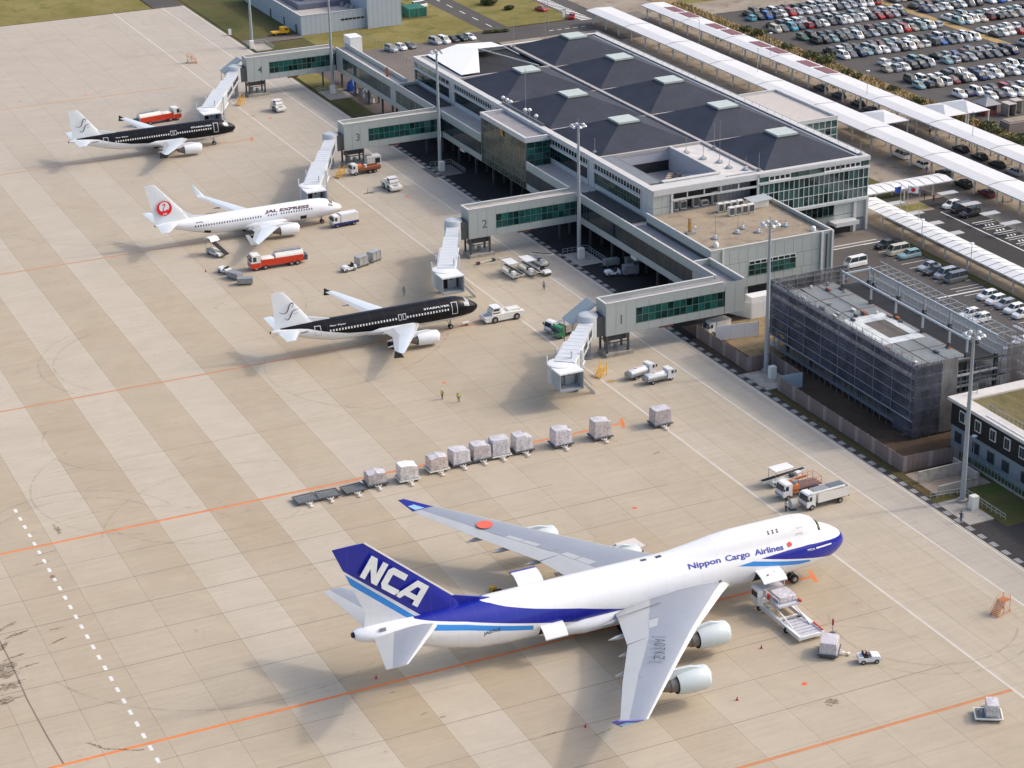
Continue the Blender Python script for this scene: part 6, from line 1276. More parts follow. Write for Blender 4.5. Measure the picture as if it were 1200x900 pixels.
    # cab, opening towards -y
    fy = front_y-rot[1]; cx = C_.x; b = MB(); n = 18; c0 = (cx, C_.y, 0)
    b.loft([[(cx+1.95*math.cos(t), C_.y+1.25+1.95*math.sin(t), z) for t in [2*math.pi*i/n for i in range(n)]] for z in (zc-.25, zc+2.75)]); b.obj('cab_drum', BRW, T, smooth=40)
    b = MB(); b.loft([[(cx+2.15*math.cos(t)*k, C_.y+.9+2.15*math.sin(t)*k, z) for t in [2*math.pi*i/n for i in range(n)]] for z, k in ((zc+2.76, 1), (zc+2.95, 1), (zc+3.05, .85))]); b.obj('cab_roof', WHITE, T, smooth=30)
    x0, x1, yb = cx-2.0, cx+2.0, C_.y
    MB().box(x0, x0+.15, fy, yb, zc-.2, zc+2.6).box(x1-.15, x1, fy, yb, zc-.2, zc+2.6).box(x0+.16, x1-.16, fy, yb, zc-.25, zc-.05).obj('cab_wall', BRG, T)
    MB().box(x0-.12, x1+.12, fy-.25, yb, zc+2.6, zc+2.85).obj('cab_canopy', WHITE, T)
    MB().box(x0+.18, x1-.18, yb-1.0, yb-.9, zc, zc+2.55).obj('cab_inner', DARK if box_dark else GREYM, T); MB().box(x0+1.8, x1-.5, yb-1.2, yb-1.05, zc, zc+1.9).obj('cab_door', BRG, T)
    for q in range(3): MB().box(x0+.6+q*.8, x0+.95+q*.8, yb-1.25, yb-1.21, zc+1.5, zc+2.35).obj('cab_pane', DARK, T)
    b = MB(); b.bar((x0-.05, fy-.1, zc-.3), (x0-.05, fy-.1, zc+2.6), .2); b.bar((x1+.05, fy-.1, zc-.3), (x1+.05, fy-.1, zc+2.6), .2); b.bar((x0-.1, fy-.1, zc-.3), (x1+.1, fy-.1, zc-.3), .22); b.obj('bumper_frame', mat('bumper_grey', (.30, .31, .33), .7), T)
    for s in (-1, 1): MB().cyl((cx+s*2.2, C_.y+1.3, zc+3.0), (cx+s*2.2, C_.y+1.3, zc+4.4), .16, 8).obj('cab_mast', BRW, T)
    # service stair on the +x side
    b = MB(); q0 = d*(L*.86)-sd*(-1.9); s_ = 1
    base_ = Vector((C_.x+2.6, C_.y+.9, zc)); b.box(base_.x-.7, base_.x+.6, base_.y-.6, base_.y+.6, zc-.1, zc)
    for k in range(10): b.box(base_.x+.6+k*.27, base_.x+.9+k*.27, base_.y-.5, base_.y+.5, zc-.36-k*.33, zc-.3-k*.33)
    for s in (-.5, .5): b.bar((base_.x+.5, base_.y+s, zc), (base_.x+3.3, base_.y+s, .15), .07, .2); b.bar((base_.x+.5, base_.y+s, zc+1), (base_.x+3.3, base_.y+s, 1.1), .05)
    b.obj('service_stair', STEEL, T)
    return T
bridge('white boarding bridge of pier 1 standing open with no aircraft', (-18.1, 94.9), (-30.0, 80.2), 77.2, False)
bridge('white boarding bridge of pier 2 with dark open cab touching the black jet', (-18.1, 151.3), (-29.0, 129.6), 126.5)
bridge('white boarding bridge of pier 3 reaching the white jet with red tail disc', (-18.1, 217.7), (-33.2, 188.4), 185.3)
bridge('white boarding bridge of pier 4 reaching the farthest black jet', (-18.1, 283.7), (-34.2, 254.4), 251.0)
for x, y, q in ((-20.0, 86.6, 'by the lift columns of the pier 1 bridge'), (-19.0, 210.5, 'behind the orange flatbed truck'), (-19.6, 276.5, 'at the foot of pier 4')):
    t = thing('yellow_step', 'yellow maintenance step frame %s' % q, 'step', (x, y, 0), .6, 'yellow step frames by the piers'); b = MB()
    for k in range(4): b.box(-1+k*.5, -.55+k*.5, -.6, .6, .3+k*.3, .36+k*.3)
    for s in (-.6, .6): b.bar((-1.1, s, .1), (1.0, s, 1.5), .12); b.bar((1.0, s, 0), (1.0, s, 2.4), .1); b.bar((-1.1, s, 1.1), (1.0, s, 2.4), .07)
    b.obj('step', YELLOW, t)
# ================================================================ VEHICLES
WH = {}
def whl(r, w_=.25):
    k = (r, w_)
    if k not in WH: WH[k] = wheel_mesh(r, w_)
    return WH[k]
def wheels(T, xs, hw, r, w_=.25):
    for x in xs:
        for s in (-1, 1): inst('wheel', whl(r, w_), T, (x, s*hw, r))
def truck_cab(T, x1, L, w_, z0, z1, m, band=None):
    """forward is +x; x1 = front"""
    x0 = x1-L; zm = z0+(z1-z0)*.48
    b = MB(); b.extr([(x0, z0), (x1-.02, z0), (x1, zm-.1), (x1-.28, z1-.12), (x1-.5, z1), (x0, z1)], -w_/2, w_/2)
    c = b.obj('cab', m, T); g_ = MB(); nx = (.28)/(z1-.12-zm+.1)
    g_.quad((x1+.012, -w_/2+.12, zm), (x1+.012, w_/2-.12, zm), (x1-.25, w_/2-.16, z1-.17), (x1-.25, -w_/2+.16, z1-.17)); g_.obj('windscreen', GLV, c)
    b = MB()
    for s in (-1, 1): b.box(x0+L*.42, x1-.42, s*w_/2-.012, s*w_/2+.012, zm+.03, z1-.25)
    b.obj('side_window', GLV, c); MB().box(x1-.01, x1+.06, -w_/2+.1, w_/2-.1, z0+.02, z0+.28).obj('bumper', GREYM, c)
    for s in (-1, 1): MB().box(x1-.005, x1+.03, s*(w_/2-.3)-.12, s*(w_/2-.3)+.12, z0+.36, z0+.55).obj('headlight', mat('lamp_glass', (.75, .75, .7), .2), c); MB().box(x1-.15, x1, s*(w_/2+.14)-.1, s*(w_/2+.14)+.1, zm+.15, zm+.55).obj('mirror', DGREY, c)
    return c
def chassis(T, x0, x1, w_, z0, z1, m=DGREY): return MB().box(x0, x1, -w_/2, w_/2, z0, z1).obj('chassis', m, T)
def veh(name, label, cat, x, y, ang, group=None): return thing(name, label, cat, (x, y, 0), math.radians(ang), group)
def red_tanker(label, x, y, ang):
    T = veh('fuel_tanker', label, 'fuel tanker', x, y, ang); chassis(T, -5.0, 3.6, 1.1, .6, .95)
    truck_cab(T, 5.3, 1.9, 2.4, .75, 3.0, OFFW); MB().box(3.45, 5.33, -1.22, 1.22, .55, 1.55).obj('cab_skirt', RED, T)
    for a, e, z in ((.6, 3.1, 2.35), (-5.1, .45, 2.85)):
        b = MB(); n = 16; b.loft([[(xx, 1.12*k*math.cos(t), 1.75+(z-1.75)*k*math.sin(t)) for t in [2*math.pi*i/n for i in range(n)]] for xx, k in ((a, .9), (a+.1, 1), (e-.1, 1), (e, .9))]); b.obj('tank', OFFW, T, smooth=40)
    MB().box(-5.0, 3.3, -1.2, 1.2, .75, 2.0).obj('tank_skirt', RED, T); MB().box(-4.8, .2, -.35, .35, 2.86, 2.95).obj('walkway', STEEL, T); b = MB(); [b.bar((-4.8, s, 3.3), (.2, s, 3.3), .05) for s in (-.5, .5)]; [b.bar((xx, s, 2.8), (xx, s, 3.3), .04) for s in (-.5, .5) for xx in (-4.8, -3.1, -1.4, .2)]; b.obj('walkway_rail', STEEL, T)
    MB().box(-5.9, -5.15, -.9, .9, .7, 1.7).obj('hose_reel', DGREY, T); wheels(T, (4.3, 2.5, -2.6, -3.8), 1.05, .5, .3)
    T.name = 'fuel_tanker'; b = MB(); b.add([(-3.2, -1.215, 1.9), (-2.2, -1.215, 1.9), (-2.2, -1.215, 2.0), (-3.2, -1.215, 2.0)], [(0, 1, 2, 3)]); return T
red_tanker('red and white fuel tanker parked in front of the white jet', -49.6, 163.2, 178)
red_tanker('red and white fuel tanker half hidden behind the farthest black jet', -41.2, 271.4, 8)
def bag_tug(label, x, y, ang, driver=None, group='small white baggage tugs', s=1):
    T = veh('baggage_tug', label, 'tug', x, y, ang, group)
    MB().extr([(-1.4, .35), (1.35, .35), (1.42, .75), (1.2, 1.02), (.25, 1.08), (.1, .78), (-.75, .78), (-.85, 1.05), (-1.4, 1.0)], -.68, .68).obj('body', WHITE, T)
    MB().box(-.7, -.15, -.5, .5, .79, .95).box(-.82, -.7, -.5, .5, .95, 1.45).obj('seat', BLACK, T); MB().bar((.2, 0, 1.0), (-.1, 0, 1.35), .06).obj('steering', BLACK, T); MB().box(1.38, 1.46, -.6, .6, .35, .6).obj('bumper', DGREY, T)
    wheels(T, (.85, -.85), .62, .32, .2); return T
bag_tug('white baggage tug pulling the lone grey cargo pallet near the big cargo jet', -32.4, -10.3, -18)
bag_tug('small tug at the head of the two low grey carts', -59.6, 164.2, 110)
bag_tug('white baggage tug pulling two caged containers between the jets', -38.4, 154.3, 190)
bag_tug('white baggage tug under the terminal gallery in the shade', 4.1, 128.9, 172)
def box_cart(label, x, y, ang, m, h=1.5, mesh=False, group='baggage carts'):
    T = veh('baggage_cart', label, 'cart', x, y, ang, group); MB().box(-1.5, 1.5, -.75, .75, .38, .52).obj('bed', STEEL, T)
    if mesh:
        MB().extr([(-1.1, .53), (1.1, .53), (1.1, .53+h), (-1.1, .53+h)], -.72, .72).obj('container', mat('pale_aluminium', (.48, .48, .46), .45, .4, var=.15), T); b = MB()
        for s in (-1, 1): [b.bar((xx, s*.74, .55), (xx, s*.74, .53+h), .06) for xx in (-1.1, 0, 1.1)]; b.bar((-1.1, s*.74, .53+h), (1.1, s*.74, .53+h), .06)
        b.obj('frame', STEEL, T)
    else:
        MB().box(-1.45, 1.45, -.72, .72, .53, .53+h).obj('cover', m, T); MB().box(-1.2, 1.2, -.75, -.73, .7, .4+h).obj('side_opening', mat('cart_inside', (.50, .50, .49), .7), T)
    wheels(T, (-1.0, 1.0), .6, .22, .14); MB().bar((1.5, 0, .35), (2.1, 0, .3), .08).obj('drawbar', STEEL, T); return T
box_cart('low grey covered cart right behind the small tug', -58.9, 160.3, 117, GREYM, .8); box_cart('low grey covered cart, last of the two behind the small tug', -58.1, 156.4, 160, GREYM, .8)
box_cart('caged silver container cart directly behind the white tug', -35.3, 155.6, 200, GREYM, 1.5, True); box_cart('caged silver container cart, second behind the white tug', -32.2, 157.1, 207, GREYM, 1.5, True)
box_cart('grey covered cart behind the tug in the gallery shade', 7.2, 127.6, 172, GREYM, 1.5); box_cart('long low grey cart in the dark behind the shaded tug', 6.3, 133.6, 175, GREYM, .9); box_cart('grey covered cart deep in the dark under the gallery', 10.2, 132.2, 175, GREYM, 1.1)
def box_truck(label, x, y, ang, L, w_, H_, cabm, boxm, skirt=None, name='service_truck', cat='truck', chas=DGREY, cabL=1.6, cabH=2.4):
    T = veh(name, label, cat, x, y, ang); x1 = L/2; truck_cab(T, x1, cabL, w_*.95, .55, cabH, cabm); chassis(T, -x1, x1-cabL, .9, .5, .8, chas)
    MB().box(-x1, x1-cabL-.15, -w_/2, w_/2, .85, H_).obj('cargo_box', boxm, T); 
    if skirt: MB().box(-x1+.02, x1-.05, -w_/2-.01, w_/2+.01, .5, 1.0).obj('skirt', skirt, T)
    wheels(T, (x1-.9, -x1+1.1), w_/2-.15, .42, .26); return T
T = box_truck('white box truck with navy skirt in front of the white jet nose', -29.6, 179.9, 184, 5.6, 2.0, 2.55, WHITE, OFFW, NAVY)
MB().box(-2.7, 1.0, -.9, .9, 2.56, 2.64).obj('box_roof', WHITE, T)
box_truck('white box truck parked under the annex, seen over the hoarding', 19.6, 100.6, 0, 6.4, 2.3, 3.1, WHITE, WHITE, name='box_truck'); box_truck('white van truck with red rear lamps under the annex pier', 6.6, 94.8, 188, 4.8, 2.0, 2.4, WHITE, OFFW, name='box_truck')
def lav(label, x, y, ang, tankm=WHITE):
    T = veh('service_tanker', label, 'tanker', x, y, ang, 'white service tankers'); truck_cab(T, 2.7, 1.45, 1.75, .5, 2.05, WHITE); chassis(T, -2.6, 1.2, .8, .45, .7)
    b = MB(); n = 14; b.loft([[(xx, .82*k*math.cos(t), 1.2+.52*k*math.sin(t)) for t in [2*math.pi*i/n for i in range(n)]] for xx, k in ((-2.5, .85), (-2.4, 1), (1.0, 1), (1.1, .85))]); b.obj('tank', tankm, T, smooth=40)
    MB().box(-2.7, 1.1, -.85, .85, .66, .92).obj('deck', STEEL, T); b = MB(); b.cyl((-1, 0, 1.7), (-1, 0, 1.85), .3, 10); b.box(-2.2, .5, -.15, .15, 1.7, 1.75); b.obj('hatch', mat('pinkish_hatch', (.55, .48, .45), .6), T)
    wheels(T, (1.9, -1.6), .75, .36, .22); MB().box(-2.9, -2.6, -.6, .6, .6, 1.3).obj('pump_box', GREYM, T); return T
lav('white service tanker, rear one of the pair beside pier 1', -14.2, 83.6, 12); lav('white service tanker, front one of the pair beside pier 1', -12.5, 80.4, 4)
def tow_tractor(label, x, y, ang, L=8.0, w_=2.7, s=1.0):
    T = veh('tow_tractor', label, 'tow tractor', x, y, ang); h = L/2
    MB().extr([(-h, .7), (-h+.5, .42), (h-.3, .35), (h, .7), (h-.1, 1.15), (h-1.4, 1.32), (h-1.75, 1.45), (-.6, 1.6), (-h+.6, 1.5), (-h, 1.2)], -w_/2, w_/2).obj('body', OFFW, T)
    b = MB(); x0, x1 = h-3.3, h-1.5; b.loft([[(xx, yy, z) for xx, yy in ((x0, -w_*.40), (x1, -w_*.40), (x1, w_*.40), (x0, w_*.40))] for z in (1.35, 1.9)]+[[(xx, yy, 2.55) for xx, yy in ((x0+.1, -w_*.36), (x1-.4, -w_*.36), (x1-.4, w_*.36), (x0+.1, w_*.36))]]); c = b.obj('cab', OFFW, T)
    g_ = MB(); g_.quad((x1+.02, -w_*.37, 1.62), (x1+.02, w_*.37, 1.62), (x1-.33, w_*.34, 2.48), (x1-.33, -w_*.34, 2.48))
    for s_ in (-1, 1): g_.quad((x0+.35, s_*(w_*.40+.02), 1.66), (x1-.1, s_*(w_*.40+.02), 1.66), (x1-.4, s_*(w_*.365+.02), 2.46), (x0+.4, s_*(w_*.365+.02), 2.46))
    g_.obj('cab_window', GLV, c); MB().box(x0-.05, x1-.25, -w_*.40, w_*.40, 2.556, 2.68).obj('cab_roof', WHITE, c)
    MB().box(-h+.7, -.8, -w_*.3, w_*.3, 1.56, 1.85).obj('engine_cover', OFFW, T); MB().box(h-1.2, h-.5, -.5, .5, 1.28, 1.36).obj('headlight_bar', STEEL, T)
    wheels(T, (h-1.9, -h+1.7), w_/2-.1, .62, .4); return T
tow_tractor('large cream tow tractor hitched by a bar to the black jet', -23.4, 117.9, 180, 7.8); tow_tractor('cream tow tractor parked beside pier 3 facing the camera', -12.3, 197.6, -86, 5.8, 2.5); 
T = tow_tractor('compact white tractor parked alone beside pier 4', -13.2, 267.2, -82, 4.4, 2.2); MB().box(-2.0, -.6, -.9, .9, 1.5, 2.3).obj('rear_box', WHITE, T)
t = thing('tow_bar', 'long pale tow bar between the black jet nose wheel and the tractor', 'tow bar', (-30, 118.2, 0), 0); MB().bar((-2.8, -.2, .45), (2.6, .1, .55), .14).obj('bar', mat('pale_pink_paint', (.58, .48, .42), .5), t); MB().box(-1.0, .3, -.3, .3, .35, .6).obj('head', OFFW, t); wheels(t, (-.2,), .35, .22, .12)
# flatbed with crane (orange/brown) near pier 3
T = veh('flatbed_truck', 'flatbed truck with white cab and brown orange deck beside pier 3', 'truck', -13.2, 210.9, 181); truck_cab(T, 3.4, 1.5, 2.1, .6, 2.35, WHITE); chassis(T, -3.4, 1.9, .9, .5, .85); MB().box(-3.4, 1.6, -1.1, 1.1, .9, 1.15).obj('deck', RUST, T); MB().box(.7, 1.6, -.7, .7, 1.16, 2.0).obj('crane_base', ORANGE, T)
MB().box(-3.4, 1.6, -1.14, -1.06, 1.15, 1.5).box(-3.4, 1.6, 1.06, 1.14, 1.15, 1.5).obj('side_board', RUST, T); MB().cyl((-.2, 0, 1.2), (-.2, 0, 1.9), .35, 10).obj('drum', OFFW, T); wheels(T, (2.4, -2.0, -.9), .95, .42, .26)
t = veh('ground_power_unit', 'white box unit with dark grille behind the brown flatbed truck', 'power unit', -9.6, 215.3, 0); MB().box(-1.6, 1.6, -1.1, 1.1, .4, 2.3).obj('housing', OFFW, t); MB().box(.2, 1.3, -1.15, -1.11, .8, 1.9).obj('grille', DARK, t); MB().box(-1.5, -.3, -.6, .6, 2.31, 2.5).obj('roof_vent', STEEL, t); wheels(t, (-1, 1), .95, .3, .2)
# cargo / container truck green cab
T = veh('green_truck', 'small truck with green cab and grey box by the pier 1 bridge', 'truck', -16.2, 106.0, 196); truck_cab(T, 3.2, 1.5, 1.9, .5, 2.1, GREEN); chassis(T, -3, 1.7, .8, .45, .8); MB().box(-3.0, 1.5, -.95, .95, .85, 2.2).obj('cargo_box', mat('brownish_box', (.36, .33, .30), .6, var=.2), T); MB().box(-3.0, 1.5, -.96, .96, 2.21, 2.26).obj('box_roof', mat('brownish_roof', (.40, .36, .33), .6, var=.2), T); wheels(T, (2.3, -1.7), .8, .38, .24)
T = veh('white_truck', 'white cab truck tucked behind the green truck', 'truck', -16.6, 108.6, 196); truck_cab(T, 3.0, 1.5, 1.9, .5, 2.2, WHITE); chassis(T, -2.6, 1.5, .8, .45, .8); MB().box(-2.6, 1.3, -.9, .9, .85, 1.3).obj('flatbed', GREYM, T); wheels(T, (2.1, -1.5), .8, .38, .24)
# belt loaders
def belt_loader(label, x, y, ang, canopy=True, up=0.0, group='belt loaders'):
    T = veh('belt_loader', label, 'belt loader', x, y, ang, group)
    MB().extr([(-2.6, .35), (2.4, .35), (2.5, .8), (1.6, .95), (-2.5, .95)], -.95, .55).obj('body', OFFW, T)
    z0, z1 = 1.05, 1.15+up; b = MB(); b.loft([[(xx, yy, zz) for yy, zz in ((.0, z), (.9, z), (.9, z+.16), (.0, z+.16))] for xx, z in ((-3.8, z0-.2), (3.8, z1))]); b.obj('conveyor_frame', OFFW, T)
    b = MB(); b.add([(-3.75, .1, z0-.02), (3.75, .1, z1+.18), (3.75, .8, z1+.18), (-3.75, .8, z0-.02)], [(0, 1, 2, 3)]); b.obj('belt', BLACK, T)
    MB().box(.6, 1.2, -.85, -.2, .96, 1.5).obj('driver_seat', DGREY, T); MB().box(1.6, 2.4, -.9, -.2, .96, 1.55).obj('bonnet', WHITE, T)
    if canopy:
        MB().box(-2.3, 1.0, -1.0, 1.0, 2.55, 2.68).obj('canopy', WHITE, T); b = MB(); [b.bar((xx, yy, 1.0), (xx, yy, 2.55), .06) for xx in (-2.2, .9) for yy in (-.9, .9)]; b.obj('canopy_post', STEEL, T)
    wheels(T, (1.7, -1.7), .78, .36, .22); return T
belt_loader('white canopied belt loader, left of two beside pier 2', -12.5, 137.5, -88); belt_loader('white canopied belt loader, right of two beside pier 2', -9.0, 137.4, -88); belt_loader('grey belt loader without canopy leaning up beside the small white tug', -5.0, 141.0, -86, False, 1.6)
bag_tug('white tug with black seat right of the two belt loaders', -6.8, 135.2, -84)
def belt_far(): pass
T = veh('stair_loader', 'small white belt stair truck with rounded canopy near the white jet tail', 'stair truck', -57.9, 174.6, -70); MB().box(-2.2, 2.0, -.9, .9, .4, .9).obj('body', OFFW, T)
b = MB(); b.loft([[(xx, yy, zz) for yy, zz in ((.1, z), (.95, z), (.95, z+.2), (.1, z+.2))] for xx, z in ((2.8, .6), (-2.4, 2.5))]); b.obj('belt_frame', BLACK, T); b = MB(); b.extr([(-2.3, 3.0), (-1.6, 3.5), (-.6, 3.5), (.1, 2.9), (.0, 2.8), (-.65, 3.35), (-1.55, 3.35), (-2.2, 2.9)], -1.0, 1.0); b.obj('canopy', WHITE, T); b = MB(); [b.bar((xx, yy, .9), (xx, yy, 3.0), .06) for xx in (-1.9, -.2) for yy in (-.9, .9)]; b.obj('canopy_post', STEEL, T)
for s in (0, 1): MB().box(-1.6+s*1.5, -.5+s*1.5, -1.0, -.2, .9, 1.3).obj('drum_box', GREYM, T)
wheels(T, (1.4, -1.4), .8, .36, .22)
# trucks right of the cargo jet nose
T = belt_loader('long belt loader with white canopy, rearmost of the group at the right', -14.6, 38.3, 4); 
T = veh('crane_truck', 'white cab truck with orange crane and railed brown deck in the right group', 'truck', -14.9, 34.1, 183); truck_cab(T, 3.3, 1.6, 2.1, .6, 2.5, WHITE); chassis(T, -3.3, 1.7, .9, .5, .9); MB().box(-3.4, 1.4, -1.1, 1.1, 1.35, 1.5).obj('deck', mat('brown_deck', (.16, .10, .09), .7), T); MB().box(.5, 1.6, -1.0, 1.0, .9, 2.1).obj('crane_base', ORANGE, T); MB().bar((1.0, -.6, 2.2), (-1.2, .2, 2.8), .3).obj('crane_arm', ORANGE, T); MB().cyl((1.1, .5, 2.1), (1.1, .5, 2.7), .4, 10).obj('drum', GREYM, T)
b = MB(); [b.bar((xx, s*1.1, 1.5), (xx, s*1.1, 2.6), .05) for xx in (-3.3, -2.4, -1.5, -.6) for s in (-1, 1)]; [b.bar((-3.3, s*1.1, z), (-.6, s*1.1, z), .05) for z in (2.05, 2.6) for s in (-1, 1)]; b.bar((-3.3, -1.1, 2.6), (-3.3, 1.1, 2.6), .05); b.obj('deck_rail', mat('salmon_rail', (.60, .25, .17), .5), T); wheels(T, (2.4, -1.9), .95, .42, .26)
T = veh('catering_truck', 'white truck with grey topped box, frontmost of the right group', 'truck', -13.3, 29.9, 183); truck_cab(T, 3.6, 1.5, 2.2, .55, 2.4, WHITE); chassis(T, -3.6, 2.0, .9, .45, .85); MB().box(-3.6, 1.7, -1.15, 1.15, .95, 2.35).obj('cargo_box', OFFW, T); MB().box(-3.5, -.9, -1.05, 1.05, 2.36, 2.44).obj('box_roof', mat('slate_grey_top', (.13, .15, .18), .6, var=.15), T); MB().box(-3.0, 2.9, .8, 1.1, 2.46, 2.66).obj('roof_boom', OFFW, T); MB().box(-.8, 1.6, -1.05, .7, 2.36, 2.42).obj('box_roof', GREYM, T); MB().box(-3.9, -3.6, -.9, .9, .7, .9).obj('tail_step', BLACK, T); wheels(T, (2.7, -2.2), 1.0, .45, .28)
t = veh('hose_reel_cart', 'round grey hose reel standing beside the front white truck', 'hose reel', -18.2, 30.3, 80); MB().cyl((0, -.35, .85), (0, .35, .85), .75, 16).obj('reel', mat('pale_reel', (.42, .42, .40), .6), t); MB().box(-.5, .5, -.5, .5, 0, .15).bar((0, -.45, .1), (0, -.45, .9), .1).obj('stand', DGREY, t)
# pallet loader at the cargo jet
T = veh('pallet_loader', 'white scissor pallet loader raised against the forward hold of the cargo jet', 'pallet loader', -35.9, 4.2, 0)
MB().box(-1.9, -1.5, -7, 4.0, .45, 1.0).box(1.5, 1.9, -7, 4.0, .45, 1.0).box(-1.49, 1.49, -7, -6.7, .5, .9).box(-1.49, 1.49, 3.6, 4.0, .5, .9).box(-1.49, 1.49, -1.6, -1.3, .5, .8).obj('base_frame', WHITE, T)
for k in range(6): MB().box(-1.45, 1.45, -6.6+k*.72, -6.0+k*.72, .75, .86).obj('roller_deck', mat('lavender_grey', (.52, .51, .55), .5), T)
MB().box(-1.6, 1.6, -1.6, 2.0, 2.3, 2.55).obj('main_platform', mat('lavender_grey', (.52, .51, .55), .5), T); MB().box(-1.6, 1.6, 2.4, 4.4, 2.9, 3.1).obj('bridge_platform', mat('lavender_grey', (.52, .51, .55), .5), T)
b = MB()
for s in (-1.3, 1.3): b.bar((s, -4.6, .9), (s, 1.6, 2.3), .16); b.bar((s, 1.6, .9), (s, -1.4, 2.3), .16); b.bar((s, 3.8, .9), (s, 1.8, 2.9), .16); b.bar((s, 1.2, .9), (s, 3.8, 2.9), .16)
b.obj('scissor_arm', WHITE, T); MB().box(-2.3, -1.55, 2.4, 4.2, .9, 3.1).obj('control_cab', WHITE, T); MB().box(-2.32, -1.53, 2.6, 4.0, 2.0, 2.8).obj('cab_window', GLV, T)
b = MB(); [b.bar((1.7, y, 3.1), (1.7, y, 4.1), .06) for y in (2.5, 3.4, 4.3)]; b.bar((1.7, 2.4, 4.1), (1.7, 4.4, 4.1), .06); [b.bar((-1.65, y, 2.55), (-1.65, y, 3.5), .06) for y in (-1.5, 0, 1.5)]; b.bar((-1.65, -1.5, 3.5), (-1.65, 1.8, 3.5), .06); b.obj('guard_rail', OFFW, T)
for p in ((1.75, -6.2, 1.0), (1.75, -5.0, 1.0)): MB().box(p[0]-.1, p[0]+.1, p[1]-.6, p[1]+.5, p[2], p[2]+.12).obj('red_strip', RED, T)
MB().box(-1.75, -1.5, .8, 1.1, 2.5, 3.3).box(1.55, 1.8, -1.6, -1.0, 2.5, 2.8).obj('red_marker', RED, T); wheels(T, (-1.3, 1.3), 2.0, .4, .3); [inst('wheel', whl(.42, .3), T, (s*1.75, y, .42)) for s in (-1, 1) for y in (-3.8, 2.8)]
T = veh('pallet_loader', 'pinkish white pallet loader parked beyond the far wing root of the cargo jet', 'pallet loader', -51.5, 25.6, 6); MB().box(-6, 4, -1.8, -1.4, .6, 1.1).box(-6, 4, 1.4, 1.8, .6, 1.1).obj('base_frame', mat('pinkish_white', (.66, .58, .54), .5, var=.08), T); MB().box(-4, 3, -1.3, 1.3, 1.5, 1.7).obj('platform', GREYM, T)
MB().box(3.4, 6.6, -1.4, 1.4, 2.3, 2.9).obj('cab_top', mat('pinkish_white', (.66, .58, .54), .5, var=.08), T); MB().box(4.2, 6.4, -1.2, 1.2, .8, 2.28).obj('cab_body', mat('brown_inside', (.14, .08, .07), .6), T); wheels(T, (-4, 3), 1.5, .5, .3)
b = MB(); [b.bar((-5.5, s, 2.2), (3.6, s, 2.6), .14) for s in (-1.5, 0, 1.5)]; b.obj('rail', OFFW, T)
# maintenance stands
def stand(label, x, y, ang, m):
    T = veh('maintenance_stand', label, 'maintenance stand', x, y, ang, 'orange maintenance stands'); b = MB()
    for s in (-.9, .9): b.bar((-2.2, s, .2), (2.2, s, .2), .12); b.bar((1.6, s, .2), (1.6, s, 4.1), .1); b.bar((-.2, s, .2), (-.2, s, 3.0), .1); b.bar((-2.2, s, .2), (.0, s, 3.1), .1); b.bar((-.2, s, 4.1), (1.6, s, 4.1), .08); b.bar((1.6, s, .2), (-.2, s, 3.0), .07); b.bar((-2.3, s, 1.2), (-.2, s, 4.0), .08)
    b.bar((1.6, -.9, 4.1), (1.6, .9, 4.1), .08); b.obj('frame', mat('pale_orange_frame', (.62, .30, .16), .6, var=.15), T); b = MB(); b.box(-.3, 1.7, -.9, .9, 3.0, 3.1)
    for k in range(9): b.box(-2.3+k*.23, -2.0+k*.23, -.8, .8, .3+k*.3, .36+k*.3)
    b.obj('deck_and_steps', m, T); wheels(T, (-2.0, 2.0), .8, .18, .12); T.scale = (.64, .64, .6); return T
stand('orange maintenance stand alone at the right edge of the apron', -10.4, -7.6, 15, mat('dull_orange_deck', (.50, .17, .06), .65, var=.2)); stand('faded orange maintenance stand beside the far service road', -17.8, 322.0, 160, mat('faded_orange', (.50, .25, .15), .7, var=.15))
# ================================================================ PALLETS
def dolly(label, x, y, ang, white=False, group='cargo dollies in the row'):
    T = veh('cargo_dolly', label, 'cargo dolly', x, y, ang, group); m = OFFW if white else mat('dark_dolly', (.10, .10, .11), .6, .2, var=.3, scale=3)
    b = MB(); b.box(-1.65, 1.65, -1.3, -1.15, .38, .55).box(-1.65, 1.65, 1.15, 1.3, .38, .55).box(-1.65, -1.5, -1.14, 1.14, .38, .55).box(1.5, 1.65, -1.14, 1.14, .38, .55); b.obj('frame', m, T)
    b = MB(); [b.box(-1.5+k*.38, -1.22+k*.38, -1.1, 1.1, .42, .5) for k in range(8)]; b.obj('roller_bed', mat('worn_rollers', (.19, .20, .20), .6, .2, var=.4, scale=4), T)
    b = MB(); b.bar((.0, -1.3, .4), (0, -2.5, .25), .12); b.bar((-.5, -1.3, .4), (0, -2.0, .3), .1); b.bar((.5, -1.3, .4), (0, -2.0, .3), .1); b.box(-.25, .25, -2.6, -2.35, .15, .35); b.obj('drawbar', OFFW, T)
    for sx in (-1.2, 1.2): [inst('wheel', whl(.2, .14), T, (sx, s*.9, .2)) for s in (-1, 1)]
    return T
